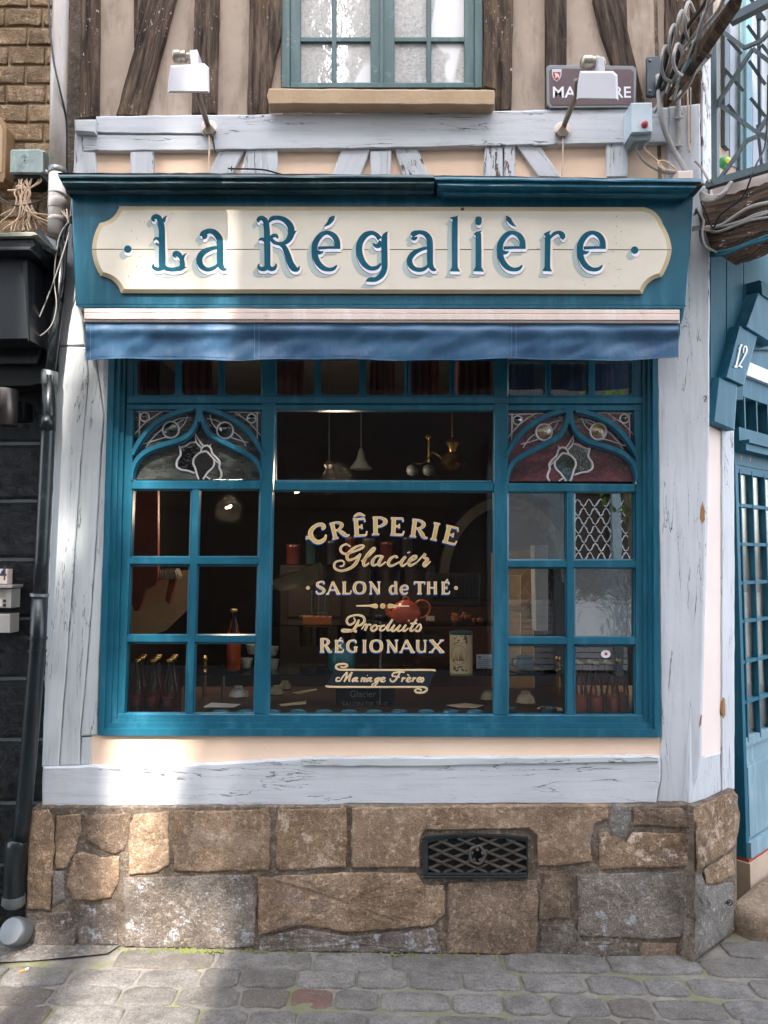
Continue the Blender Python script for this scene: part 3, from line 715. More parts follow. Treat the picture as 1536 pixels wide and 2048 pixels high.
# door: transom bar, transom lights, leaf
door = bpy.data.objects.new('door', None); SC.collection.objects.link(door); door.parent = bld; door.location = CP.at(1500, 1690) - bld.location
door['label'] = 'teal glazed door with small panes and grey blue lower panels'
def cu(px, py, of=-.05): return CP.uz(px, py, of)
uL, _ = cu(1470, 1100); z0 = CP.at(1500, 1705, -.05).z; 
u = lambda px, py=1100: cu(px, py)[0]
z = lambda py, px=1470: cu(px, py)[1]
ud = [uL, u(1478), u(1502.5), u(1527)]; st_ = ud[3] - ud[2]
cols = [ud[1], ud[2]] + [ud[2] + st_ * k for k in range(1, 6)]
uR = cols[-1] + .06
zs = [z(938), z(1010), z(1088), z(1166), z(1244), z(1326), z(1408), z(1490)]
b = B(); b.prismw([(uL - .02, z0), (uL + .012, z0), (uL + .012, z(905)), (uL - .02, z(905))], CP, -.03, -.09); b.done('door_stile', m_tdoor, door)
b = B(); b.prismw([(uR - .05, z0), (uR + .05, z0), (uR + .05, z(905)), (uR - .05, z(905))], CP, -.03, -.09); b.done('door_stile', m_tdoor, door)
for c in cols[:-1]:
    b = B(); b.prismw([(c - .0055, zs[-1]), (c + .0055, zs[-1]), (c + .0055, zs[0]), (c - .0055, zs[0])], CP, -.032, -.056); b.done('glazing_bar', m_tdoor, door)
for i, zz in enumerate(zs):
    h = .008 if 0 < i < 7 else .02
    b = B(); b.prismw([(uL, zz - h), (uR, zz - h), (uR, zz + h), (uL, zz + h)], CP, -.034, -.056); b.done('glazing_bar', m_tdoor if i < 7 else m_doorp, door)
b = B(); b.prismw([(uL, zs[0] + .018), (uR, zs[0] + .018), (uR, z(905)), (uL, z(905))], CP, -.03, -.08); b.done('door_rail', m_tdoor, door)
cc = [uL] + cols
for i in range(len(cc) - 1):
    for j in range(7):
        b = B(); b.prismw([(cc[i] + .003, zs[j + 1]), (cc[i + 1] - .003, zs[j + 1]), (cc[i + 1] - .003, zs[j]), (cc[i] + .003, zs[j])], CP, -.050, -.053); b.done('pane', m_gl, door)
b = B(); b.prismw([(uL, z0), (uR, z0), (uR, zs[-1] - .02), (uL, zs[-1] - .02)], CP, -.045, -.09); b.done('lower_panel', m_doorp, door)
zp0, zp1 = z(1690), z(1536)
for a_, c_ in ((uL + .012, u(1523)), (u(1531), uR - .06)):
    b = B(); b.prismw([(a_, zp0), (c_, zp0), (c_, zp1), (a_, zp1)], CP, -.036, -.05); b.prismw([(a_ + .012, zp0 + .012), (c_ - .012, zp0 + .012), (c_ - .012, zp1 - .012), (a_ + .012, zp1 - .012)], CP, -.030, -.05); b.done('raised_panel', m_doorp, door)
b = B(); b.prismw([(uL - .005, z0), (uR, z0), (uR, z0 + .07), (uL - .005, z0 + .07)], CP, -.015, -.08); b.done('weather_board', m_doorp, door)
b = B(); b.prismw([(uL - .02, z0 - .016), (uR, z0 - .016), (uR, z0 - .001), (uL - .02, z0 - .001)], CP, -.02, -.3); b.done('door_sill', plain('red_sill_paint', lin((150, 62, 46)), .6, var=.3), door)
# transom above the door
zt0, zt1 = cu(1470, 905)[1], cu(1476, 795)[1]
b = B(); b.prismw([(uL - .01, zt0), (uR, zt0), (uR, zt0 + .035), (uL - .01, zt0 + .035)], CP, .02, -.08); b.prismw([(uL - .01, zt0 + .035), (uR, zt0 + .035), (uR, zt0 + .05), (uL - .01, zt0 + .05)], CP, .035, -.08); b.prismw([(uL - .01, zt0 + .05), (uR, zt0 + .05), (uR, zt0 + .115), (uL - .01, zt0 + .115)], CP, -.01, -.08); b.done('transom_bar', m_tdoor, door)
zq0 = zt0 + .115; zq1 = z(795)
for k in range(7):
    c = u(1476, 850) + (u(1500, 850) - u(1476, 850)) * k
    b = B(); b.prismw([(c - .007, zq0), (c + .007, zq0), (c + .007, zq1), (c - .007, zq1)], CP, -.015, -.06); b.done('glazing_bar', m_tdoor, door)
b = B(); b.prismw([(uL, zq0), (uR, zq0), (uR, zq1), (uL, zq1)], CP, -.045, -.048); b.done('transom_glass', m_gl, door)
b = B()
for k in range(60):
    c = uL + (uR - uL) * k / 60; b.prismw([(c, zq0), (c + .006, zq0), (c + .006, zq1), (c, zq1)], CP, -.07 - .006 * (k % 3), -.08 - .006 * (k % 3))
b.done('pleated_curtain', plain('dark_curtain', lin((62, 56, 60)), .9), door)
b = B(); b.prismw([(uL, zq1), (uR, zq1), (uR, zq1 + .1), (uL, zq1 + .1)], CP, -.012, -.08); b.done('transom_rail', m_tdoor, door)
b = B(); b.prismw([(uL, zq1 + .1), (uR, zq1 + .1), (uR, zq1 + .17), (uL, zq1 + .17)], CP, .01, -.08); b.done('name_board', m_white, door)
b = B(); b.prismw([(uL, zq1 + .17), (uR, zq1 + .17), (uR, zq1 + .6), (uL, zq1 + .6)], CP, -.012, -.08); b.done('transom_rail', m_tdoor, door)
# paint losses and a paper scrap on the door
for zz_, uu in ((z(918, 1482), u(1474.5, 920)), (z(921, 1493), u(1492, 922))):
    b = B(); b.prismw(jit(densify([(uu - .006, zz_ - .012), (uu + .008, zz_ - .012), (uu + .008, zz_ + .012), (uu - .006, zz_ + .012)], .006), .006, 300), CP, -.0292, -.031); b.done('paint_loss', plain('orange_primer', lin((206, 140, 110)), .8), door)
b = B(); b.prismw([(u(1515, 1205), z(1222, 1516)), (u(1523, 1205), z(1222, 1516)), (u(1523, 1205), z(1195, 1516)), (u(1515, 1205), z(1195, 1516))], CP, -.066, -.067); b.done('paper_note', plain('amber_paper', lin((186, 128, 70)), .8), door)
# pale curtains behind the door
b = B()
for q in range(5):
    a_ = uL + .045 + q * (ud[3] - ud[2]); pts = [(a_ + .012 * math.sin(k * .9 + q), z(905) - (z(905) - zs[-1]) * k / 12) for k in range(13)]
    b.prismw([(x - .012, y) for x, y in pts] + [(x + .012, y) for x, y in pts[::-1]], CP, -.13, -.135)
b.done('door_curtain', plain('beige_net', lin((170, 150, 130)), .9, var=.35), door)
# walls beyond the door, with an opening added to light the room
for q in ([(uR + .05, -.1), (uR + .4, -.1), (uR + .4, 6.5), (uR + .05, 6.5)], [(uR + 1.9, -.1), (uR + 3, -.1), (uR + 3, 6.5), (uR + 1.9, 6.5)], [(uR + .4, -.1), (uR + 1.9, -.1), (uR + 1.9, .8), (uR + .4, .8)], [(uR + .4, 2.5), (uR + 1.9, 2.5), (uR + 1.9, 6.5), (uR + .4, 6.5)]):
    b = B(); b.prismw(q, CP, 0, -.3); b.done('side_wall', m_pll, bld)
b = B(); b.prismw([(uR + .38, .78), (uR + 1.92, .78), (uR + 1.92, 2.52), (uR + .38, 2.52)], CP, -.1, -.105); b.done('added_window_pane', m_gl, bld)  # unseen window added to let daylight onto the display
b = B(); b.prismw([(-.05, zq1 + .6), (uR + .05, zq1 + .6), (uR + .05, 6.5), (-.05, 6.5)], CP, -.05, -.3); b.done('side_wall', m_mort, bld)
# doorstep: threshold wall + landing
zl = z0 - .016
b = B(); b.prismw([(uL - .03, -.15), (uR + .3, -.15), (uR + .3, zl), (uL - .03, zl)], CP, -.012, -.42); b.done('threshold', plain('sandy_threshold', lin((178, 158, 138)), .85, bump=.5), bld)
base = [GP.at(x, y) for x, y in ((1462, 1858), (1478, 1868), (1500, 1876), (1536, 1883), (1600, 1886))]
bx = CP.w(uR + .3, 0, 0); base += [V((bx.x + .15, bx.y - .45, 0)), V((bx.x + .1, bx.y, 0))]
e = CP.w(uL - .02, 0, .0); base.append(V((e.x, e.y, 0)))
h = GP.at(1500, 1876); 
# step height chosen so that its lip meets the seen lip
r_ = ray(1500, 1824); t_ = math.hypot(h.x, h.y) / math.hypot(r_.x, r_.y); hs = 1.6 + r_.z * t_ - gz(h.x)
bs_ = [(p.x, p.y) for p in base]; bs_ = densify(bs_, .06)
n = len(bs_); vs = []; ctr = V((sum(p[0] for p in bs_) / n, sum(p[1] for p in bs_) / n, 0))
lev = [(1.0, -.05), (1.0, hs * .5), (.995, hs - .02), (.975, hs - .004), (.93, hs), (.5, hs + .002)]
for sc_, zz_ in lev:
    for x, y in bs_: vs.append(V((ctr.x + (x - ctr.x) * sc_, ctr.y + (y - ctr.y) * sc_, gz(x) + zz_ + .004 * noise.noise(V((x * 15, y * 15, zz_ * 15))))))
b = B(); fs = []
for k in range(len(lev) - 1):
    for i in range(n): j = (i + 1) % n; fs.append((k * n + i, k * n + j, (k + 1) * n + j, (k + 1) * n + i))
fs.append(tuple((len(lev) - 1) * n + i for i in range(n)))
b.add(vs, fs); tag(b.done('door_step', stonem('worn_step_stone', lin((186, 164, 142)), lin((158, 138, 118)), lin((104, 88, 72)), 0, soot=.3), smooth=60), 'worn rounded stone step in front of the teal door', 'step')
# iron ring by the step
b = B(); p = CP.at(1452, 1806, .05); q = CP.at(1459, 1805, .085); b.tube([p, q], .004); 
b.tube([q + V((.011 * math.cos(a), 0, .011 * math.sin(a))) for a in [k * math.pi / 6 for k in range(12)]], .0028, 5, True)
tag(b.done('iron_ring', m_cablek), 'small black iron ring fixed to the corner plinth beside the step', 'ring')
# paint losses on the pale posts
for q, pl_ in (([(1401, 1018), (1405, 1004), (1409, 1020), (1410, 1040), (1404, 1047), (1400, 1036)], FP), ([(1404, 1430), (1402, 1450), (1398, 1455), (1400, 1440)], FP), ([(1446, 1394), (1450, 1398), (1451, 1430), (1447, 1437), (1444, 1425)], CP)):
    b = B(); b.prism(q, pl_, .0055 if pl_ is CP else .0012, -.004); b.done('bare_wood_patch', plain('bare_wood', lin((146, 106, 66)), .9, var=.3), bld)
b = B(); b.ribbon([(1406, 795, 1), (1411, 792, 2), (1413, 797, 2), (1408, 801, 1), (1413, 803, 2)], FP, .0015); b.done('painted_mark', m_ltln, bld)
# ------------------------------------------------------------------ shop window
win = thing('shop_window', 'large teal shop window with gothic stained glass heads and gold lettering', 'shop window', tuple(FP.at(760, 1472, -.02)))
def ringf(name, outer, inner, mat, of, ob, parent):
    b = B(); n = len(outer)
    o = [FP.at(x, y, of) for x, y in outer]; i_ = [FP.at(x, y, of) for x, y in inner]
    vs = o + i_ + [p + V((0, of - ob, 0)) for p in o] + [p + V((0, of - ob, 0)) for p in i_]; fs = []
    for k in range(n):
        j = (k + 1) % n
        fs += [(k, j, n + j, n + k), (n + k, n + j, 3 * n + j, 3 * n + k), (k, 2 * n + k, 2 * n + j, j)]
    b.add(vs, fs); return b.done(name, mat, parent)
Q = lambda l, t, r, bt, lb=None, rb=None: [(l, t), (r, t), (rb or r, bt), (lb or l, bt)]
R0 = [(219, 640), (1314, 640), (1322, 1475), (196, 1471)]
R1 = [(231, 640), (1305, 640), (1310, 1459), (208, 1458)]
R2 = [(243, 640), (1295, 640), (1300, 1447), (221, 1446)]
R3 = [(253, 640), (1285, 640), (1288, 1438), (233, 1438)]
ringf('frame_moulding', R0, R1, m_teal, .012, -.08, win)
ringf('frame_moulding', R1, R2, m_teal, -.004, -.085, win)
ringf('frame_moulding', R2, R3, m_teal, -.02, -.09, win)
GD = -.055                                         # glass depth
def bar(name, pts, of=-.03, bev=2.0, th=.04, mat=None):
    b = B(); b.prism(pts, FP, of, of - th, bev, .006); return b.done(name, mat or m_teal, win)
def qbar(name, a, b_, w_, of=-.03, bev=2.0, mat=None):
    """bar from a to b with half widths in px"""
    dx, dy = b_[0] - a[0], b_[1] - a[1]; l = math.hypot(dx, dy); nx_, ny_ = -dy / l * w_ / 2, dx / l * w_ / 2
    return bar(name, [(a[0] + nx_, a[1] + ny_), (b_[0] + nx_, b_[1] + ny_), (b_[0] - nx_, b_[1] - ny_), (a[0] - nx_, a[1] - ny_)], of, bev, mat=mat)
# stiles, rails
bar('stile', [(253, 640), (272, 640), (267, 800), (266, 980), (250, 1428), (236, 1436), (233, 1438), (246, 980), (252, 800)], -.031)
bar('stile', [(1265, 640), (1286, 640), (1289, 1438), (1270, 1430), (1271, 980), (1267, 820)], -.031)
bar('stile', [(521, 640), (551, 640), (552, 820), (545, 985), (537, 1430), (508, 1428), (517, 1130), (520, 978), (523, 820)], -.026)
bar('stile', [(989, 640), (1017, 640), (1016, 1431), (987, 1430), (987, 985), (988, 820)], -.026)
bar('bottom_rail', [(233, 1427), (760, 1429), (1289, 1430), (1289, 1440), (233, 1440)], -.024)
bar('transom_rail', [(253, 791), (1287, 793), (1287, 808), (252, 807)], -.022)
bar('transom_rail', [(252, 808), (1287, 809), (1287, 822), (252, 820)], -.029)
bar('rail', [(262, 961), (523, 961), (522, 979), (262, 979)], -.027)
bar('rail', [(549, 963), (988, 965), (988, 983), (547, 981)], -.027)
bar('rail', [(1015, 966), (1271, 968), (1271, 985), (1015, 984)], -.027)
# small lights of the top row, with rounded corners
def rrect(l, t, r, bt, rad, k=4):
    o = []
    for cx, cy, a0 in ((r - rad, t + rad, -90), (r - rad, bt - rad, 0), (l + rad, bt - rad, 90), (l + rad, t + rad, 180)):
        for i in range(k + 1): a = math.radians(a0 + 90 * i / k); o.append((cx + rad * math.cos(a), cy + rad * math.sin(a)))
    return o
tops = [(275, 350), (364, 437), (450, 523), (550, 629), (642, 719), (732, 809), (821, 899), (911, 990), (1017, 1090), (1102, 1177), (1190, 1264)]
for l, r in tops:
    oin = rrect(l, 722, r, 790, 7); k = len(oin)
    # cell plate with a rounded opening: bridge polygon strip
    L, Rr = l - 7, r + 7; out = []
    for x, y in oin:
        cx, cy = (l + r) / 2, 756; dx, dy = x - cx, y - cy; s_ = min((Rr - L) / 2 / max(abs(dx), 1e-6), 37 / max(abs(dy), 1e-6)); out.append((cx + dx * s_, cy + dy * s_))
    b = B(); f0 = [FP.at(x, y, -.033) for x, y in out]; f1 = [FP.at(x, y, -.033) for x, y in inset(oin, -1.6)]; f2 = [FP.at(x, y, -.05) for x, y in oin]
    vs = f0 + f1 + f2; b.add(vs, [(i, (i + 1) % k, k + (i + 1) % k, k + i) for i in range(k)] + [(k + i, k + (i + 1) % k, 2 * k + (i + 1) % k, 2 * k + i) for i in range(k)])
    b.done('light_surround', m_teal, win)
    b = B(); b.prism([(l - 5, 716), (r + 5, 716), (r + 5, 796), (l - 5, 796)], FP, GD, GD - .003); b.done('pane', m_gl if l < 1000 else m_glw, win)
def pane(pts, mat, of=GD):
    b = B(); b.prism(pts, FP, of, of - .0035); return b.done('pane', mat, win)
# left and right small-paned lights
def vline(x0, x1, y0, y1): return lambda y: x0 + (x1 - x0) * (y - y0) / (y1 - y0)
lx0 = vline(266, 250, 980, 1425); lxm0 = vline(384, 372, 980, 1425); lxm1 = vline(398, 387, 980, 1425); lx1 = vline(521, 509, 980, 1425)
qbar('glazing_bar', (391.5, 976), (379, 1428), 15)
for y in (1122, 1278): qbar('glazing_bar', (lx0(y) - 3, y - .5), (lx1(y) + 3, y + .5), 15, -.0325)
for (ya, yb) in ((979, 1115), (1130, 1270), (1285, 1427)):
    pane([(lx0(ya) - 3, ya - 3), (lxm0(ya) + 3, ya - 3), (lxm0(yb) + 3, yb + 3), (lx0(yb) - 3, yb + 3)], m_gl)
    pane([(lxm1(ya) - 3, ya - 3), (lx1(ya) + 3, ya - 3), (lx1(yb) + 3, yb + 3), (lxm1(yb) - 3, yb + 3)], m_gl)
qbar('glazing_bar', (1140.5, 980), (1140.5, 1432), 15)
for y in (1128, 1282): qbar('glazing_bar', (1013, y - .5), (1273, y + .5), 16, -.0325)
mats = [[m_glr, m_glw], [m_gl, m_glr], [m_gl, m_glc]]
mats[0] = [m_glr, m_glw]
for r_i, (ya, yb) in enumerate(((984, 1121), (1135, 1274), (1290, 1430))):
    pane([(1012, ya - 3), (1136, ya - 3), (1136, yb + 3), (1012, yb + 3)], mats[r_i][0])
    pane([(1145, ya - 3), (1273, ya - 3), (1273, yb + 3), (1145, yb + 3)], mats[r_i][1])
# centre
pane([(548, 818), (991, 818), (991, 968), (548, 968)], m_gl)
pane([(543, 978), (990, 980), (990, 1433), (533, 1431)], m_gl)
# glazing beads: thin light-catching fillets round every pane of the centre and sides
def bead(pts):
    b = B(); n = len(pts)
    if area(pts) > 0: pts = pts[::-1]
    q = inset(pts, 3.0)
    vs = [FP.at(x, y, -.033) for x, y in pts] + [FP.at(x, y, -.052) for x, y in q]
    b.add(vs, [(i, n + i, n + (i + 1) % n, (i + 1) % n) for i in range(n)])
    b.done('glazing_bead', m_teal, win)
bead([(551, 820), (989, 821), (989, 964), (551, 963)]); bead([(546, 981), (988, 983), (988, 1430), (537, 1429)])
for (ya, yb) in ((979, 1115), (1130, 1271), (1285, 1427)):
    bead([(lx0(ya), ya), (lxm0(ya), ya), (lxm0(yb), yb), (lx0(yb), yb)]); bead([(lxm1(ya), ya), (lx1(ya), ya), (lx1(yb), yb), (lxm1(yb), yb)])
for (ya, yb) in ((984, 1121), (1135, 1275), (1289, 1430)):
    bead([(1015, ya), (1133, ya), (1133, yb), (1015, yb)]); bead([(1148, ya), (1270, ya), (1270, yb), (1148, yb)])

# stained glass heads: traced in local units (1/5.12 px) on the left one, the right one is its mirror
def tl(p): return (250 + p[0] / 5.12, 800 + p[1] / 5.12) + tuple(q / 5.12 for q in p[2:])
def tr(p): return (1000 + (1475 - p[0]) / 5.12, 800 + (p[1] + 18) / 5.12) + tuple(q / 5.12 for q in p[2:])
ogee = [
 [(78, 560, 40), (120, 470, 54), (200, 350, 58), (320, 235, 58), (470, 152, 58), (610, 108, 56), (700, 92, 50)],
 [(745, 80, 46), (742, 170, 46), (715, 265, 56), (655, 350, 60), (560, 410, 60), (430, 450, 60), (290, 495, 60), (185, 550, 58), (115, 625, 54), (78, 720, 44), (68, 815, 36)],
 [(1412, 560, 40), (1372, 480, 54), (1290, 360, 58), (1170, 245, 58), (1020, 155, 58), (880, 108, 56), (790, 92, 50)],
 [(780, 80, 46), (784, 170, 46), (812, 265, 56), (870, 350, 60), (965, 410, 60), (1080, 470, 60), (1200, 530, 60), (1300, 590, 58), (1360, 660, 54), (1392, 740, 44), (1402, 815, 36)]]
leads = [
 [(110, 118, 16), (480, 114, 16)], [(150, 110, 16), (145, 370, 16)], [(100, 350, 14), (200, 240, 14), (300, 170, 14), (400, 105, 14)],
 [(165, 440, 12), (230, 440, 16), (330, 340, 16), (380, 300, 14)], [(230, 440, 14), (400, 385, 16), (440, 390, 14)], [(215, 485, 12), (270, 410, 12)],
 [(480, 225, 14), (560, 190, 14), (680, 180, 14)], [(560, 295, 14), (610, 240, 14), (640, 160, 14)], [(530, 240, 12), (600, 200, 12)],
 [(1035, 120, 16), (1385, 130, 16)], [(1355, 120, 16), (1355, 400, 16)], [(1100, 115, 14), (1220, 190, 14), (1300, 260, 14), (1395, 370, 14)],
 [(1115, 330, 14), (1180, 380, 14), (1240, 470, 14)], [(1090, 385, 16), (1180, 415, 14), (1260, 435, 14)], [(840, 190, 14), (920, 205, 14), (985, 235, 14)], [(870, 150, 14), (890, 230, 14), (935, 290, 14)]]
flower = [
 [(555, 470, 18), (560, 490, 22), (570, 560, 22), (535, 620, 24), (530, 680, 24), (575, 715, 24), (640, 725, 22), (710, 750, 22)],
 [(560, 490, 20), (620, 470, 22), (670, 438, 20), (725, 432, 18)],
 [(718, 330, 6), (745, 390, 18), (775, 440, 20), (805, 475, 22)], [(720, 350, 8), (730, 430, 18), (775, 485, 20)],
 [(775, 540, 20), (785, 495, 22), (815, 472, 24), (850, 470, 24), (880, 500, 22), (895, 550, 22), (940, 595, 24), (970, 640, 24), (965, 690, 24), (985, 740, 24), (985, 785, 24), (965, 812, 20)],
 [(885, 445, 8), (865, 480, 18)],
 [(965, 655, 14), (900, 595, 20), (850, 540, 22), (820, 528, 24), (760, 545, 22), (710, 595, 22), (700, 650, 22), (720, 700, 22), (735, 760, 24), (755, 812, 22)],
 [(905, 600, 16), (915, 640, 20), (900, 690, 20), (850, 740, 22), (800, 812, 22)], [(820, 775, 16), (870, 812, 18)]]
for side, tf, head in ((0, tl, m_gls), (1, tr, m_glp)):
    for k, st in enumerate(ogee):
        b = B(); q = [tf(p) for p in st]
        b.ribbon(q, FP, -.030 - .0006 * (k % 2), .03, 8)
        b.ribbon([(x, y, w_ * .55) for x, y, w_ in q], FP, -.020 - .0006 * (k % 2), .012, 8)
        b.done('gothic_rib', m_teal, win)
    # apex block where the ribs meet
    b = B(); b.prism([tf(p) for p in ((685, 68), (830, 68), (790, 100), (784, 190), (764, 240), (742, 190), (730, 100))], FP, -.022, -.06); b.done('rib_apex', m_teal, win)
    for st in leads + flower:
        b = B(); q = [tf(p) for p in st]; q = crom(q, 5) if len(q) > 2 else q
        b.tube([FP.at(x, y, GD + .002) for x, y, w_ in q], [w_ * .00095 for x, y, w_ in q], 6); b.done('lead_came', m_lead, win)
    for cx, cy, r in ((470, 305, 84), (1025, 312, 84), (203, 175, 44), (1297, 190, 44)):
        b = B(); b.tube([FP.at(*tf((cx + r * math.cos(a), cy + r * math.sin(a))), GD + .002) for a in [k * math.pi / 12 for k in range(24)]], .0042, 6, True); b.done('lead_ring', m_lead, win)
        c = FP.at(*tf((cx, cy)), GD + .001); rr = r / 5.12 * .0021 * .98
        b = B(); b.lathe(c, [(rr, 0), (rr * .9, .004), (rr * .66, .0035), (rr * .55, .007), (rr * .3, .0075), (0, .011)], 22, (0, -1, 0)); b.done('bullseye', (m_glam if (side and r > 60) else m_gld), win, smooth=True)
    pts = [tf(p) for p in ((88, 815), (88, 70), (1400, 70), (1400, 815))]
    pane(pts, head, GD - .001)
    # clouded glass of the flower
    b = B(); b.prism([tf(p) for p in ((755, 810), (735, 760), (705, 650), (760, 545), (820, 528), (905, 600), (900, 690), (800, 810))], FP, GD + .0022, GD + .0008); b.done('flower_glass', m_glr, win)
    b = B(); b.prism([tf(p) for p in ((575, 715), (530, 660), (560, 600), (560, 490), (725, 432), (775, 540), (710, 595), (705, 650), (722, 745))], FP, GD + .0018, GD + .0008); b.done('flower_glass', glass('petal_glass_%d' % side, (.35, .4, .4, 1), 2.5 + 3 * side, .7, 30), win)

# ---- gold lettering on the centre pane (thin paint on the glass)
GT = GD + .0006
def gtxt(strokes, parent, mats_, name='letter', shade=True):
    """strokes in px; three paint layers: blue shade, cream edge, gold"""
    b = B()
    if shade:
        b.mi = 0
        for k, st in enumerate(strokes):
            b.ribbon([(x - .9, y + 2.1, w_ + .9) for x, y, w_ in st], FP, GT + .00004 * k, 0, 4)
    b.mi = 1
    for k, st in enumerate(strokes): b.ribbon([(x, y, w_ + 1.1) for x, y, w_ in st], FP, GT + .0008 + .00004 * k, 0, 4)
    b.mi = 2
    for k, st in enumerate(strokes): b.ribbon([(x, y, max(.5, w_ - 1.2)) for x, y, w_ in st], FP, GT + .0016 + .00004 * k, 0, 4)
    return b.done(name, mats_, parent)
LET = [m_bluel, m_golde, m_gold]
# serif capitals, unit height, y up; (x, y, width)
t1, t2 = .19, .075
def serif(x, y, h=.13): return [(x - h, y, .06), (x + h, y, .06)]
G = {
 'A': ([[(.40, 1.0, .10), (.08, .03, t2)], [(.40, 1.0, .12), (.76, .03, t1)], [(.2, .33, .06), (.62, .33, .06)], serif(.06, .02, .1), serif(.78, .02, .14)], .86),
 'D': ([[(.16, 0, t1), (.16, 1, t1)], [(.1, .97, .07), (.4, .95, .09), (.68, .72, .16), (.72, .5, t1), (.66, .26, .16), (.4, .05, .09), (.1, .03, .07)]], .84),
 'E': ([[(.17, 0, t1), (.17, 1, t1)], [(.03, .96, .08), (.58, .96, .08)], [(.58, 1.0, .03), (.6, .78, .06)], [(.17, .52, .08), (.42, .52, .08)], [(.43, .66, .04), (.43, .4, .07)], [(.03, .04, .08), (.6, .04, .08)], [(.6, .02, .06), (.66, .26, .05)]], .72),
 'G': ([[(.72, .74, .05), (.66, .92, .1), (.44, .97, .08), (.2, .82, .15), (.12, .5, t1), (.2, .18, .15), (.46, .03, .09), (.66, .08, .1)], [(.68, .04, .16), (.68, .42, .16)], [(.55, .42, .06), (.82, .42, .06)]], .88),
 'H': ([[(.16, 0, t1), (.16, 1, t1)], [(.68, 0, t1), (.68, 1, t1)], [(.16, .52, .07), (.68, .52, .07)], serif(.16, .03), serif(.16, .97), serif(.68, .03), serif(.68, .97)], .86),
 'I': ([[(.17, 0, t1), (.17, 1, t1)], serif(.17, .03, .15), serif(.17, .97, .15)], .36),
 'L': ([[(.17, 0, t1), (.17, 1, t1)], serif(.17, .97, .14), [(.03, .04, .08), (.6, .04, .08)], [(.6, .02, .06), (.66, .3, .05)]], .7),
 'N': ([[(.13, 0, t2), (.13, 1, t2)], [(.1, .98, .14), (.68, .02, .2)], [(.7, 0, t2), (.7, 1, t2)], serif(.12, .03, .1), serif(.7, .97, .12), [(0, .97, .06), (.15, .97, .06)]], .84),
 'O': ([[(.44, .97, .07), (.2, .84, .15), (.11, .5, t1), (.2, .16, .15), (.44, .03, .07)], [(.44, .97, .07), (.7, .84, .15), (.78, .5, t1), (.7, .16, .15), (.44, .03, .07)]], .9),
 'P': ([[(.17, 0, t1), (.17, 1, t1)], [(.05, .97, .07), (.42, .96, .09), (.62, .74, .18), (.42, .5, .09), (.2, .48, .07)], serif(.17, .03, .16)], .7),
 'R': ([[(.17, 0, t1), (.17, 1, t1)], [(.05, .97, .07), (.42, .96, .09), (.6, .75, .17), (.42, .53, .09), (.2, .5, .07)], [(.38, .5, .1), (.58, .2, .19), (.68, .05, .12), (.84, .05, .05)], serif(.17, .03, .15)], .8),
 'S': ([[(.55, .78, .05), (.5, .94, .09), (.3, .97, .08), (.12, .8, .14), (.2, .6, .15), (.44, .44, .17), (.54, .24, .15), (.38, .05, .09), (.14, .06, .08), (.06, .26, .05)]], .64),
 'T': ([[(.38, 0, t1), (.38, 1, t1)], [(.02, .95, .09), (.74, .95, .09)], [(.02, 1, .05), (.03, .76, .05)], [(.74, 1, .05), (.73, .76, .05)], serif(.38, .03, .16)], .78),
 'U': ([[(.15, 1, t1), (.15, .36, t1), (.24, .1, .14), (.44, .03, .08), (.6, .12, .08), (.68, .36, t2), (.68, 1, t2)], serif(.15, .97), serif(.68, .97, .12), [(.68, 0, t2), (.68, .4, t2)]], .84),
 'X': ([[(.08, .98, t1), (.7, .02, t1)], [(.68, .98, t2), (.08, .02, t2)], serif(.1, .97, .12), serif(.68, .97, .12), serif(.68, .03, .14), serif(.08, .03, .12)], .8),
 'd': ([[(.5, 0, .16), (.5, 1.0, .16)], [(.48, .62, .05), (.24, .66, .09), (.1, .34, .17), (.24, .03, .1), (.48, .1, .05)], [(.38, .98, .05), (.5, .98, .06)], [(.5, .04, .08), (.64, .04, .05)]], .68),
 'e': ([[(.12, .36, .05), (.55, .38, .07), (.5, .6, .12), (.3, .67, .08), (.12, .5, .14), (.1, .3, .17), (.2, .06, .12), (.4, .02, .1), (.56, .14, .05)]], .64)}
def put(ch, x, y, h, wid, ang=0.0, acc=None):
    st, adv = G[ch]; sx = wid / adv; ca, sa = math.cos(ang), math.sin(ang); out = []
    def tf(p): X, Y = p[0] * sx, p[1] * h; return (x + X * ca + Y * sa, y - (Y * ca - X * sa), p[2] * (h * .5 + sx * .5))
    ss = list(st)
    if acc == 'circ': ss += [[(.08, 1.1, .05), (.34, 1.24, .13), (.62, 1.1, .05)]]
    if acc == 'acute': ss += [[(.34, 1.06, .04), (.52, 1.2, .11)]]
    for s_ in ss: out.append([tf(p) for p in s_])
    return out
zz = lambda x, y, o=(600, 1015): (o[0] + x / 4.6545, o[1] + y / 4.6545)
def P2(ch, x, y, h, w_, ang=0, acc=None, o=(600, 1015)):
    a, c = zz(x, y, o); gtxt(put(ch, a, c, h / 4.6545, w_ / 4.6545, math.radians(ang), acc), win, LET)
Cst = [[(205, 205, 16), (222, 180, 36), (200, 158, 30), (155, 165, 26), (110, 205, 36), (98, 250, 40), (130, 305, 36), (180, 322, 34), (228, 295, 28), (243, 252, 10)], [(120, 300, 22), (88, 282, 14), (62, 272, 12), (66, 295, 18)]]
gtxt([[zz(x, y) + (w_ / 4.65,) for x, y, w_ in s_] for s_ in Cst], win, LET)
P2('R', 298, 300, 152, 162, -13); P2('E', 498, 272, 168, 140, -4, 'circ'); P2('P', 668, 255, 165, 150, -1)
P2('E', 834, 257, 165, 145, 2); P2('R', 1016, 270, 165, 165, 7); P2('I', 1208, 295, 162, 75, 12); P2('E', 1318, 320, 165, 148, 14)
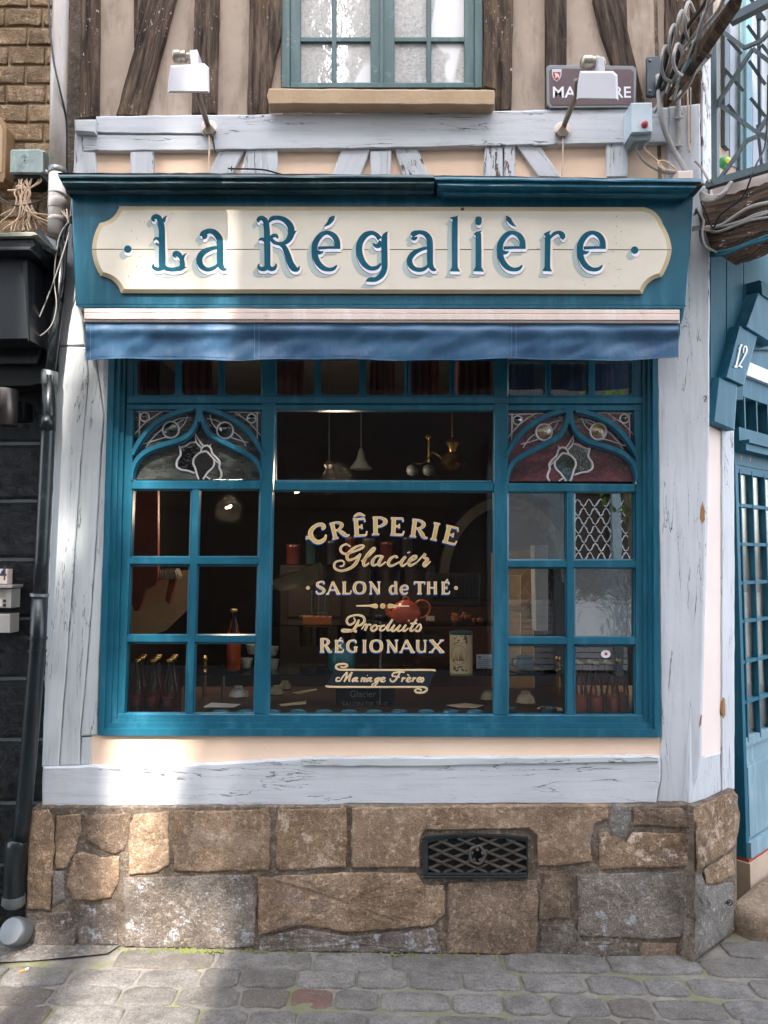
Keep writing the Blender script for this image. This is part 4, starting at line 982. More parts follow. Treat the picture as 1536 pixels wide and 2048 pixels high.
for ch, x, w_, h in (('S', 142, 98, 118), ('A', 250, 120, 116), ('L', 390, 92, 114), ('O', 490, 130, 118), ('N', 643, 112, 116), ('d', 825, 92, 116), ('e', 928, 86, 120), ('T', 1062, 106, 116), ('H', 1178, 104, 114)):
    P2(ch, x, 806, h, w_)
P2('E', 1314, 806, 114, 88, 0, 'acute')
for ch, x, w_, h in (('R', 182, 112, 130), ('G', 428, 116, 116), ('I', 580, 44, 114), ('O', 645, 132, 118), ('N', 805, 112, 116), ('A', 930, 132, 116), ('U', 1078, 108, 114), ('X', 1208, 132, 116)):
    P2(ch, x, 418, h, w_, o=(600, 1215))
P2('E', 320, 418, 114, 94, 0, 'acute', (600, 1215))
def gdisk(x, y, r, name='lettering_dot'):
    a, c = zz(x, y); b = B(); b.mi = 0; b.disk(a, c, r / 4.65 + .5, FP, GT + .0008); b.mi = 1; b.disk(a, c, r / 4.65 - .4, FP, GT + .0016); b.done(name, [m_golde, m_gold], win)
gdisk(73, 748, 15); gdisk(1453, 750, 15); gdisk(770, 917, 22)
for st in ([(525, 916, 6), (640, 914, 12), (690, 916, 34), (712, 918, 36), (725, 918, 12)], [(1015, 918, 6), (900, 917, 12), (850, 917, 34), (828, 918, 36), (814, 918, 12)]):
    gtxt([[zz(x, y) + (w_ / 4.65,) for x, y, w_ in st]], win, [m_golde, m_golde, m_gold], 'lettering_flourish', False)
o2 = (600, 1215)
def script(words, o, wk=1.0, mats_=None):
    for ch in words:
        gtxt([[zz(x, y, o) + (w_ * wk / 4.65,) for x, y, w_ in s_] for s_ in ch], win, mats_ or [m_golde, m_golde, m_gold], 'script_letter', False)
script([
 [[(470, 365, 8), (430, 342, 12), (385, 365, 16), (380, 405, 18), (420, 432, 16), (500, 410, 14), (570, 382, 16), (596, 358, 12), (560, 352, 12), (490, 385, 18), (440, 445, 24), (450, 488, 20), (500, 478, 14), (545, 450, 16), (565, 430, 12)], [(565, 430, 14), (520, 520, 26), (460, 568, 20), (380, 590, 16), (322, 562, 16), (328, 512, 14), (385, 495, 12), (412, 515, 12), (400, 543, 8), (370, 548, 6)]],
 [[(570, 500, 8), (640, 450, 12), (698, 388, 14), (680, 378, 12), (630, 440, 24), (592, 510, 26), (602, 543, 16), (645, 515, 8)]],
 [[(765, 455, 16), (712, 455, 14), (675, 500, 24), (680, 538, 18), (720, 525, 10), (768, 465, 12)], [(775, 450, 16), (735, 510, 26), (745, 542, 14), (800, 505, 8)]],
 [[(905, 472, 20), (890, 452, 14), (845, 475, 20), (822, 520, 24), (850, 545, 16), (930, 505, 8)]],
 [[(985, 455, 18), (942, 510, 26), (955, 545, 14), (1005, 508, 8)], [(1010, 412, 20), (1014, 424, 20)]],
 [[(1000, 510, 8), (1065, 482, 14), (1085, 455, 16), (1055, 455, 16), (1015, 500, 24), (1025, 542, 18), (1090, 508, 8)]],
 [[(1085, 512, 8), (1145, 450, 12), (1162, 435, 24), (1155, 470, 14), (1190, 480, 22), (1152, 530, 24), (1168, 545, 14), (1215, 500, 8)]]], (600, 1015))
script([
 [[(500, 95, 8), (512, 130, 12), (465, 162, 16), (435, 130, 18), (458, 88, 16), (530, 70, 16), (588, 88, 20), (600, 130, 22), (560, 165, 16), (530, 168, 8)], [(548, 112, 12), (530, 160, 24), (500, 205, 22), (465, 222, 16), (400, 222, 16), (395, 206, 12), (440, 205, 12), (530, 224, 20)]],
 [[(572, 202, 6), (610, 155, 10), (622, 172, 18), (604, 216, 20)], [(604, 192, 6), (640, 160, 12), (662, 166, 18)]],
 [[(692, 165, 14), (662, 195, 20), (678, 219, 16), (715, 197, 16), (710, 167, 14), (690, 165, 12)], [(712, 175, 8), (745, 170, 6)]],
 [[(792, 166, 12), (755, 178, 16), (745, 212, 16), (780, 208, 10), (828, 155, 14)], [(862, 110, 16), (820, 180, 20), (815, 216, 12), (855, 198, 6)]],
 [[(882, 160, 14), (853, 205, 20), (873, 219, 14), (928, 168, 12)], [(937, 160, 16), (908, 205, 20), (928, 219, 12), (962, 195, 6)]],
 [[(988, 160, 16), (958, 205, 20), (975, 219, 12), (1012, 190, 6)], [(1008, 118, 14), (1014, 126, 14)]],
 [[(1088, 108, 14), (1030, 200, 20), (1040, 219, 12), (1080, 195, 6)], [(1025, 148, 10), (1092, 148, 10)]],
 [[(1068, 208, 6), (1112, 155, 10), (1126, 186, 18), (1105, 219, 16), (1072, 214, 18)]]], o2, .85)
# banner with the tea merchant's name
b = B(); b.prism([zz(x, y, o2) for x, y in ((318, 584), (345, 578), (1235, 580), (1256, 594), (1200, 745), (1180, 795), (1110, 803), (1062, 780), (1070, 748), (255, 746), (243, 730))], FP, GT + .0004, GT); b.done('banner', m_navy, win)
script([[[(375, 550, 6), (410, 558, 10), (442, 542, 13), (415, 525, 13), (360, 530, 14), (334, 550, 14), (352, 573, 14), (420, 580, 12), (800, 582, 12), (1220, 582, 12), (1248, 592, 8)]],
 [[(250, 726, 8), (285, 738, 12), (700, 740, 12), (1100, 740, 12), (1165, 745, 13), (1182, 765, 14), (1150, 790, 13), (1092, 792, 13), (1070, 775, 13), (1090, 758, 10), (1128, 764, 8), (1120, 776, 5)]]], o2)
sa = lambda d: [[(530 + d, 652, 12), (495 + d, 667, 16), (490 + d, 690, 12), (530 + d, 665, 9)], [(538 + d, 650, 13), (520 + d, 685, 14), (545 + d, 685, 7)]]
sr = lambda d: [[(545 + d, 668, 6), (562 + d, 650, 12), (545 + d, 693, 13)], [(552 + d, 672, 6), (582 + d, 653, 12)]]
se = lambda d: [[(760 + d, 680, 7), (792 + d, 658, 10), (768 + d, 653, 12), (752 + d, 682, 15), (775 + d, 692, 10), (798 + d, 678, 6)]]
script([
 [[(372, 655, 7), (345, 655, 11), (338, 683, 14), (372, 682, 12), (398, 645, 10), (440, 598, 10)], [(440, 600, 10), (428, 655, 16), (410, 692, 10)], [(410, 692, 7), (482, 600, 8)], [(486, 600, 12), (458, 668, 17), (463, 691, 10)]],
 sa(0), sr(22), [[(612, 653, 14), (592, 688, 14), (612, 684, 6)], [(625, 630, 9), (629, 634, 9)]], sa(150 - 20),
 [[(735, 653, 12), (702, 668, 16), (702, 690, 12), (740, 662, 9)], [(747, 650, 13), (712, 710, 15), (682, 738, 13), (672, 715, 8), (725, 690, 6)]], se(0),
 [[(975, 602, 11), (920, 600, 16), (870, 612, 13), (860, 638, 12), (898, 640, 7)], [(930, 606, 11), (900, 660, 17), (870, 690, 15), (840, 680, 13), (845, 660, 7)], [(890, 645, 9), (930, 648, 9)]],
 sr(400), se(240) + [[(1000, 622, 9), (1018, 638, 5)]], sr(500), se(338), [[(1120, 685, 6), (1142, 652, 9), (1150, 672, 14), (1138, 692, 13), (1118, 690, 12)]]], o2, .72)
# round sticker
b = B(); b.mi = 0; b.disk(1211.5, 1308, 9.5, FP, GT + .0006, 24, 8); b.mi = 1; b.disk(1212, 1308, 3.2, FP, GT + .0010, 7, 3); b.done('sticker', [m_white, m_red], win)

# ------------------------------------------------------------------ fascia sign
sign = thing('shop_sign', 'teal fascia board with cream panel reading La Régalière', 'sign', tuple(FP.at(765, 614, .1)))
OUT = .14
b = B(); b.prism([(143, 388), (1387, 388), (1380, 500), (1372, 612), (152, 610), (147, 500)], FP, OUT, .035, 2, .004); b.done('fascia_board', m_teal, sign)
b = B(); b.prism([(150, 609), (1374, 611), (1366, 617), (158, 615)], FP, OUT + .012, .036, 0); b.done('fascia_bead', m_teal, sign)
b = B(); b.prism([(165, 614), (1362, 616), (1358, 640), (170, 640)], FP, .06, .034, 0); b.done('fascia_soffit', m_blackm, sign)  # dark sheet standing in for the shade in the gap under the fascia
# console brackets
for xs in (((1346, 616), (1371, 616), (1368, 634), (1362, 650), (1362, 668), (1356, 690), (1346, 690)), ((163, 616), (182, 616), (184, 690), (176, 690), (170, 668), (168, 640))):
    b = B(); b.prism(list(xs), FP, .09, .035, 2); b.done('console_bracket', m_teal, sign)
# cornice in two lengths; profile given as (y0 px, y1 px, out)
def cornice(xl, xr, prof, mat, name, parent, sl=0.0, dx=0):
    b = B()
    rows_ = []
    for y, o in prof: rows_.append((y, o))
    L = []; Rr = []
    for y, o in rows_:
        L.append(FP.at(xl + (y - 350) * .55, y, o)); Rr.append(FP.at(xr - (y - 350) * (.9 if xr > 1300 else 0), y + sl, o))
    # keep both ends at the same world x for every layer
    Lb = [V((p.x, D - .034, p.z)) for p in L]; Rb = [V((p.x, D - .034, p.z)) for p in Rr]
    n = len(L); vs = []
    m = 24
    for k in range(m + 1):
        t = k / m
        for i in range(n): vs.append(L[i].lerp(Rr[i], t) + V((0, .0025 * noise.noise(V((t * 9, i * .7, 1))), .0018 * noise.noise(V((t * 7, i * .3, 3))))))
    fs = [(k * n + i, k * n + i + 1, (k + 1) * n + i + 1, (k + 1) * n + i) for k in range(m) for i in range(n - 1)]
    o0 = len(vs); vs += Lb + Rb
    fs += [(o0 + i, o0 + i + 1, i + 1, i) for i in range(n - 1)] + [(m * n + i, m * n + i + 1, o0 + n + i + 1, o0 + n + i) for i in range(n - 1)]
    fs += [(o0, 0, m * n, o0 + n), (n - 1, o0 + n - 1, o0 + 2 * n - 1, m * n + n - 1)]
    b.add(vs, fs); return b.done(name, mat, parent)
prof = [(349.5, .232), (353, .236), (355.5, .236), (356.5, .222), (361, .220), (362, .226), (366, .228), (369, .218), (373, .202), (378, .19), (379.5, .19), (380.5, .196), (382.5, .196), (383.5, .184), (387.5, .18), (389.5, .15)]
cornice(115, 868, prof, m_teald, 'cornice', sign)
prof2 = [(y + 4.5, o + .004) for y, o in prof]
cornice(866, 1410, prof2, m_tealc, 'cornice', sign, 4.0)
b = B(); b.prism(jit(densify([(114, 346), (400, 350), (868, 352), (870, 357), (1225, 361), (1408, 369), (1400, 363), (1230, 356), (870, 350), (400, 346)], 20), 2), FP, .23, .03); b.done('lead_flashing', plain('mossy_dark_lead', lin((66, 64, 56)), .8, var=.5, sc=25, bump=.6), sign)
# cream panel: notched board in two planks
def arc3(a, c, bul, k=8):
    mx_, my_ = (a[0] + c[0]) / 2, (a[1] + c[1]) / 2; dx, dy = c[0] - a[0], c[1] - a[1]; l = math.hypot(dx, dy); cx, cy = mx_ - dy / l * bul, my_ + dx / l * bul
    return [((1 - t) ** 2 * a[0] + 2 * t * (1 - t) * cx + t * t * c[0], (1 - t) ** 2 * a[1] + 2 * t * (1 - t) * cy + t * t * c[1]) for t in [i / k for i in range(k)]]
TLc, TRc = (239, 412.5), (1288, 414.5)
up = [TLc] + arc3(TRc, (1326, 449), -15)[0:] + arc3((1326, 449), (1343.5, 499), -6.5) + [(1343.5, 499), (184, 498)] + arc3((184, 498), (199.5, 446), -7)[1:] + arc3((199.5, 446), TLc, 16)
lo = [(184, 499), (1343.5, 500)] + arc3((1343.5, 500), (1323, 554), -7)[1:] + arc3((1323, 554), (1284.5, 588), 16) + [(1284.5, 588), (242.5, 586.5)] + arc3((242.5, 586.5), (201.5, 552), 17)[1:] + arc3((201.5, 552), (184, 499), -8)
def plank(pts, seam_lo, name):
    n = len(pts); cw = area(pts) > 0; pp = pts[::-1] if cw else pts
    es = []
    for i in range(n):
        a, c = pp[i], pp[(i + 1) % n]; es.append(.35 if abs(a[1] - c[1]) < 2 and abs(a[0] - c[0]) > 1000 and abs(a[1] - 499) < 3 else 8.5)
    q = inset(pp, es); f = OUT + .022
    b = B(); vs = [FP.at(x, y, f) for x, y in q] + [FP.at(x, y, f - .011) for x, y in pp] + [FP.at(x, y, OUT + .0005) for x, y in pp]
    b.mi = 0; b.add(vs[:n], [tuple(range(n))]); b.mi = 1
    b.add(vs[:2 * n], [(i, n + i, n + (i + 1) % n, (i + 1) % n) for i in range(n)]); b.mi = 0
    b.add(vs[n:], [(i, n + i, n + (i + 1) % n, (i + 1) % n) for i in range(n)])
    return b.done(name, [m_cream, m_creamd], sign)
plank(up, 1, 'plank'); plank(lo, 0, 'plank')
# nail holes and rust
b = B()
for k in range(46):
    x = R.choice((R.uniform(255, 290), R.uniform(1218, 1245), R.uniform(240, 1310))); y = R.uniform(428, 574); b.disk(x, y, R.uniform(.5, 1.2), FP, OUT + .0224, 6)
b.disk(925, 419, 4, FP, OUT + .0205, 8); b.disk(345, 427, 1, FP, OUT + .0224, 6)
b.done('nail_holes', plain('rust_brown', lin((92, 66, 48)), .9, bump=0), sign, kind='stuff')
e_ring = [(1000, 495, 54), (992, 420, 60), (955, 360, 54), (890, 334, 40), (825, 362, 54), (772, 440, 60), (764, 530, 62), (785, 620, 60), (840, 688, 54), (905, 712, 40), (960, 702, 34), (992, 668, 14)]
def E(dx, acc): return [[(x + dx, y, w_) for x, y, w_ in s_] for s_ in [[(800, 492, 34), (900, 487, 28), (1028, 487, 28)], e_ring, [(785, 535, 50), (830, 538, 30), (852, 522, 8)]] + acc]
a3 = [[(222, 365, 40), (245, 345, 56), (300, 330, 40), (360, 345, 50), (402, 400, 60), (410, 480, 60), (410, 600, 60), (416, 670, 56), (440, 708, 42), (474, 715, 16)], [(405, 488, 26), (330, 502, 34), (250, 540, 50), (203, 600, 56), (208, 662, 56), (255, 706, 46), (320, 714, 42), (372, 690, 32), (405, 645, 16)], [(225, 380, 40), (250, 395, 40), (280, 380, 14)]]
LT = [
 ((180, 400), [[(705, 190, 50), (722, 225, 60), (735, 300, 62), (738, 480, 64), (740, 640, 70), (738, 705, 50)], [(788, 160, 4), (765, 185, 26), (748, 222, 46)], [(728, 240, 40), (712, 190, 50), (680, 168, 50), (648, 182, 44), (648, 208, 26), (668, 212, 12)], [(725, 425, 40), (705, 402, 34), (680, 392, 26), (660, 402, 20), (658, 418, 10)], [(738, 690, 60), (705, 710, 40), (668, 702, 40), (645, 680, 28), (655, 655, 10)], [(735, 640, 40), (770, 695, 46), (830, 712, 42), (895, 706, 46), (940, 690, 56), (945, 640, 50), (932, 590, 44), (905, 555, 56), (872, 545, 46), (862, 572, 30), (885, 588, 12)], [(990, 545, 3), (958, 575, 26), (938, 620, 44)], [(990, 688, 4), (950, 698, 28), (910, 706, 40)]]),
 ((180, 400), [[(1150, 372, 50), (1160, 345, 60), (1215, 318, 50), (1275, 332, 58), (1322, 390, 66), (1332, 470, 66), (1332, 600, 66), (1338, 670, 62), (1365, 706, 44), (1400, 712, 16)], [(1150, 385, 40), (1180, 378, 36), (1200, 360, 10)], [(1325, 486, 30), (1250, 496, 40), (1160, 536, 58), (1120, 600, 62), (1135, 670, 56), (1190, 710, 44), (1250, 704, 40), (1300, 672, 30), (1330, 622, 16)]]),
 ((480, 400), [[(250, 190, 50), (268, 240, 58), (276, 320, 60), (278, 420, 64), (281, 560, 62), (281, 690, 58)], [(270, 250, 46), (250, 200, 50), (215, 185, 48), (188, 202, 38), (192, 228, 16)], [(275, 440, 40), (245, 408, 34), (215, 400, 28), (192, 414, 14)], [(280, 680, 58), (248, 706, 46), (205, 700, 42), (190, 675, 24), (198, 652, 8)], [(282, 680, 58), (318, 706, 46), (352, 698, 40), (370, 668, 20), (362, 650, 8)], [(290, 235, 14), (325, 192, 44), (390, 182, 44), (455, 202, 54), (508, 255, 66), (526, 320, 68), (508, 390, 60), (462, 436, 44), (400, 447, 34), (350, 432, 38), (318, 395, 34), (335, 368, 36), (372, 366, 36), (388, 395, 14)], [(580, 314, 3), (552, 335, 30), (530, 350, 50)], [(400, 448, 30), (450, 480, 50), (486, 560, 62), (512, 640, 66), (550, 698, 66), (590, 710, 40), (611, 678, 8)]]),
 ((480, 400), E(0, [[(968, 165, 14), (938, 195, 52), (905, 240, 34), (862, 272, 5)]])),
 ((480, 400), [[(1432, 400, 54), (1400, 358, 44), (1350, 336, 42), (1280, 362, 60), (1228, 440, 64), (1222, 540, 64), (1260, 640, 60), (1330, 698, 46), (1400, 692, 40), (1445, 650, 20)], [(1512, 322, 6), (1482, 372, 56), (1478, 450, 62), (1480, 600, 62), (1478, 700, 60), (1448, 770, 56), (1390, 812, 46), (1330, 815, 46), (1288, 832, 8)], [(1450, 425, 60), (1422, 466, 50), (1385, 466, 36), (1360, 442, 8)]]),
 ((780, 400), a3),
 ((780, 400), [[(668, 178, 52), (664, 300, 58), (664, 600, 56), (664, 700, 60)], [(616, 182, 8), (650, 186, 26), (698, 164, 6)], [(664, 690, 60), (663, 732, 112)]]),
 ((780, 400), [[(907, 168, 20), (907, 180, 56), (907, 212, 64), (907, 245, 52), (907, 258, 20)], [(905, 340, 56), (907, 500, 58), (907, 690, 60)], [(858, 345, 6), (890, 345, 40), (936, 316, 6)], [(907, 685, 60), (905, 732, 114)]]),
 ((780, 400), E(362, [[(828, 162, 6), (852, 195, 46), (885, 240, 34), (930, 274, 5)]])),
 ((1050, 400), [[(234, 348, 54), (233, 450, 56), (231, 600, 54), (229, 700, 58)], [(190, 348, 6), (220, 348, 34), (262, 316, 6)], [(229, 690, 58), (227, 730, 98)], [(255, 400, 10), (290, 352, 34), (340, 332, 34), (375, 350, 56), (382, 378, 60), (372, 398, 30)]]),
 ((1050, 400), E(-200, []))]
SG = OUT + .0222
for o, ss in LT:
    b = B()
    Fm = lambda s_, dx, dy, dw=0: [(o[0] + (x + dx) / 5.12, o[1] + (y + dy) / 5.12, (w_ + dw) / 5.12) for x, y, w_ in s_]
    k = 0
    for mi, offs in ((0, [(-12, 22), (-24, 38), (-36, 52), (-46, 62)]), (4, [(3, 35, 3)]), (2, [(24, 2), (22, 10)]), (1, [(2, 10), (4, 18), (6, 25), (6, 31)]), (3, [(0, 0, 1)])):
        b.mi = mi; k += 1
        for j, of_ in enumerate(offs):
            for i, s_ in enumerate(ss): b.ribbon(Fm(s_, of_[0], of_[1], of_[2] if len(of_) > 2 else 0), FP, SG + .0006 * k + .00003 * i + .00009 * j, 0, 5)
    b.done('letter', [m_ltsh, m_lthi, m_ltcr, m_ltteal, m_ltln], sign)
for x, y in ((180 + 387 / 5.12, 400 + 503 / 5.12), (1050 + 1123 / 5.12, 400 + 513 / 5.12)):
    b = B()
    for mi, dx, dy, r in ((0, -9, 12, 8), (0, -5, 7, 8), (1, 1.5, 5.5, 8), (3, 0, 0, 7.6)): b.mi = mi; b.disk(x + dx, y + dy, r, FP, SG + .0006 * (1 + len(b.f)))
    b.done('dot', [m_ltsh, m_lthi, m_ltcr, m_ltteal], sign)

# ------------------------------------------------------------------ awning
aw = thing('awning', 'rolled awning with cream cassette and blue vinyl valance under the sign', 'awning', tuple(FP.at(765, 718, .2)))
for (ya, yb, of) in ((617, 625, .225), (626, 638, .23), (639, 643.5, .222)):
    b = B(); b.prism([(168, ya), (1359, ya + 2.5), (1359, yb + 2.5), (168, yb)], FP, of, .1, .8, .002); b.done('cassette_profile', m_cass, aw)
b = B(); b.prism([(170, 618), (1357, 620), (1357, 645), (170, 643)], FP, .21, .1); b.done('cassette_body', m_dgrey, aw)
for xs in ((512, 514), ):
    pass
def valance(xa, xb):
    b = B(); nx_, ny_ = max(4, int((xb - xa) / 9)), 12; vs = []
    for j in range(ny_ + 1):
        t = j / ny_
        for i in range(nx_ + 1):
            s_ = i / nx_; x = xa + (xb - xa) * s_; y = 643 + (719 - 643) * t + 2 * (x / 1536) * (1 - t)
            y += t * (1.6 * math.sin(x * .017) + 1.0 * math.sin(x * .041 + 1)) - (3 if x > 1300 else 0) * t * ((x - 1300) / 60 if x > 1300 else 0)
            fold = noise.noise(V((x * .011, t * 1.1, 4))) * .022 + noise.noise(V((x * .035 + t * 3, t * 2.4, 9))) * .009
            bulge = .018 * math.exp(-((t - .22) / .16) ** 2) * (1 + .6 * noise.noise(V((x * .015, 2, 2))))
            vs.append(FP.at(x, y, .205 + (fold * min(1, t * 2.2)) + bulge))
    b.add(vs, [(j * (nx_ + 1) + i, j * (nx_ + 1) + i + 1, (j + 1) * (nx_ + 1) + i + 1, (j + 1) * (nx_ + 1) + i) for j in range(ny_) for i in range(nx_)])
    b.done('valance', m_awn, aw, smooth=True)
    return vs, nx_
for xa, xb in ((171, 508), (507.5, 1022), (1021.5, 1357)):
    vs, nx_ = valance(xa, xb)
    b = B(); b.tube([p + V((0, -.0015, 0)) for p in vs[-(nx_ + 1):]], .0016, 5); b.tube([p + V((0, -.001, .012)) for p in vs[-(nx_ + 1):]], .0006, 4); b.done('valance_hem', m_awn, aw, smooth=True)
    for ci in (0, 1):
        b = B(); b.tube([vs[j * (nx_ + 1) + ci] + V((.003, -.0012, 0)) for j in range(13)], .0007, 4); b.done('stitched_seam', m_seam, aw)

# ------------------------------------------------------------------ upper window and sill
uw = thing('upper_window', 'green grey casement window with eight lace screened panes above the sign', 'window', tuple(FP.at(765, 176, 0)))
def ub(name, pts, of, th=.05, bev=1.5, mat=None): b = B(); b.prism(pts, FP, of, of - th, bev, .004); return b.done(name, mat or m_wing, uw)
ub('outer_frame', [(562, -420), (580, -420), (580, 176), (562, 176)], -.0, .1); ub('outer_frame', [(949, -420), (966, -420), (966, 176), (949, 176)], .0, .1)
ub('outer_frame', [(580, 165), (949, 165), (949, 176), (580, 176)], -.004, .1)
for x0_, x1_ in ((580, 601), (741, 762), (765, 789), (929, 949)): ub('casement_stile', [(x0_, -420), (x1_, -420), (x1_, 166), (x0_, 166)], -.012)
ub('meeting_bar', [(759, -420), (768, -420), (768, 167), (759, 167)], -.004, .05)
for x0_ in (667.5, 857): ub('glazing_bar', [(x0_ - 4, -420), (x0_ + 5.5, -420), (x0_ + 5.5, 165), (x0_ - 4, 165)], -.022, .03)
m_lace = None
def lace():
    m = M('crackled_white_glass'); cp = m.coord(False, (1, 1, 1)); 
    w1 = m.n('TexWave'); 
    sx = m.coord(False, (14, 1, 90)); n1 = m.bw(m.math('ABSOLUTE', m.math('SUBTRACT', m.noise(sx, 1.0, 3, .5), .5)), .012, 0)
    sy = m.coord(False, (90, 1, 14)); n2 = m.bw(m.math('ABSOLUTE', m.math('SUBTRACT', m.noise(sy, 1.0, 3, .5), .5)), .012, 0)
    g = m.noise(m.coord(False, (1, 1, 1)), 60, 5, .7)
    base = m.mix(m.bw(g, .35, .65), lin((196, 190, 186)), lin((160, 160, 158)))
    base = m.mix(m.math('MULTIPLY', m.math('MAXIMUM', n1, n2), .75), base, lin((90, 86, 82)))
    base = m.mix(m.bw(m.noise(m.coord(False, (5, 1, 3)), 1.0, 2, .4), .54, .57), base, lin((226, 222, 224)))
    m.col(base); m.set(Roughness=.5, Coat_Weight=1.0, Coat_Roughness=.03); m.b.inputs['Coat IOR'].default_value = 1.8
    m.l(m.bump(m.noise(cp, 14, 3), .12, .01), m.b.inputs['Coat Normal']); m.l(m.bump(g, .3, .002), m.b.inputs['Normal']); return m.m
m_lace = lace()
for (x0_, x1_) in ((601, 664), (673, 741), (789, 853), (862, 929)):
    for (y0_, y1_) in ((-78, 76), (84, 164)):
        b = B(); b.prism([(x0_ - 2, y0_), (x1_ + 2, y0_), (x1_ + 2, y1_ + 2), (x0_ - 2, y1_ + 2)], FP, -.036, -.039); b.done('pane', m_lace, uw)
for (x0_, x1_) in ((601, 741), (789, 929)):
    ub('glazing_bar', [(x0_ - 2, 74), (x1_ + 2, 74), (x1_ + 2, 84), (x0_ - 2, 84)], -.0225, .03); ub('glazing_bar', [(x0_ - 2, -88), (x1_ + 2, -88), (x1_ + 2, -78), (x0_ - 2, -78)], -.0225, .03)
    b = B(); b.prism([(x0_ - 2, -420), (x1_ + 2, -420), (x1_ + 2, -88), (x0_ - 2, -88)], FP, -.036, -.039); b.done('pane', m_lace, uw)
sp = jit(densify([(538, 177), (988, 180), (990, 186), (989, 209), (984, 210), (537, 208), (534, 192)], 18), 1.4)
b = B(); b.prism(sp, FP, .088, .024, 2.5, .004)
s1 = b.done('window_sill', m_sand, None, label='tan sandstone window sill under the upper casement window', cat='window sill')
# ------------------------------------------------------------------ wall lamps
def lamp(shade, top, cyl, brk, armp, plate, label):
    so = .46
    t = thing('wall_lamp', label, 'lamp', tuple(FP.at(plate[0], plate[1], .03)), 'white sign lamps on bent arms')
    b = B(); n = len(shade); fr = [FP.at(x, y, so + .05) for x, y in shade]; 
    q = inset(shade, 4.0); ft = [FP.at(x, y, so + .062) for x, y in q]
    cc_ = sum(fr, V((0, 0, 0))) / n; vd = (cc_ - CAM).normalized(); bk = [cc_ + (p - cc_) * .72 + vd * .10 for p in fr]
    vs = ft + fr + bk; fs = [tuple(range(n))] + [(i, n + i, n + (i + 1) % n, (i + 1) % n) for i in range(n)] + [(n + i, 2 * n + i, 2 * n + (i + 1) % n, n + (i + 1) % n) for i in range(n)]
    b.add(vs, fs); b.done('shade', m_alum, t)
    b = B(); b.prism([(x, y) for x, y in inset(shade, 2)], FP, so - .04, so - .045); b.done('lamp_glass', m_gl, t)
    a = FP.at(cyl[0], cyl[2], so); c = FP.at(cyl[1], cyl[2], so); r = (cyl[3] / FPX * (D - so))
    b = B(); ax = c - a; L = ax.length; b.lathe(a, [(r * .55, 0), (r * .92, L * .1), (r, L * .2), (r, L * .62), (r * .85, L * .66), (r * .85, L * .8), (r * .95, L * .83), (r * .9, L), (r * .3, L * 1.02)], 18, tuple(ax)); b.done('motor_housing', m_lampm, t, smooth=50)
    b = B(); b.prism(brk, FP, so + .045, so - .02, 1); b.done('hinge_bracket', m_alum, t)
    k = V(FP.at(cyl[1] + 6, cyl[2], so + .0)); b = B(); b.lathe(k, [(.012, -.01), (.012, .012), (.008, .016), (.003, .018)], 10, (1, 0, 0)); b.done('hinge_screw', m_lampm, t)
    p0 = FP.at(armp[0][0], armp[0][1] - 30, so - .02); p1 = FP.at(*armp[0], so - .08); p2 = FP.at(*armp[1], .05)
    b = B(); b.tube([p0, p1, p1.lerp(p2, .5), p2, FP.at(plate[0], plate[1], .03)], .0115, 10); b.done('arm', m_arm, t, smooth=True)
    c = FP.at(plate[0], plate[1], .022); b = B(); b.lathe(c, [(.036, 0), (.036, .006), (.03, .01), (.01, .012)], 20, (0, -1, 0)); b.done('wall_plate', m_cass, t)
    b = B(); x, y = plate; b.prism([(x - 13, y + 4), (x, y - 12), (x + 13, y + 4), (x + 6, y + 12), (x - 6, y + 12)], FP, .05, .03, 1); b.done('knuckle', m_arm, t)
    b = B(); b.tube([FP.at(x + dx, yy, .04) for dx, yy in ((0, y + 8), (1, y + 30), (0, y + 60), (-1, 352))], .0035, 6); b.done('lamp_lead', m_cableb, t)
    return t
lamp([(341, 131), (409, 127), (418, 136), (419, 186), (335, 186), (337, 160)], 0, (345, 372, 113, 13), [(379, 101), (394, 99), (397, 106), (397, 134), (382, 134)], ((396, 188), (414, 246)), (418, 257), 'left one of the two white lamps, its arm leaning right down to the beam')
lamp([(1160, 142), (1226, 142), (1235, 150), (1237, 201), (1153, 200), (1155, 170)], 0, (1161, 1196, 125, 14), [(1196, 113), (1208, 114), (1210, 146), (1198, 146)], ((1153, 190), (1130, 246)), (1125, 261), 'right one of the two white lamps, hanging over the brown street name plate')

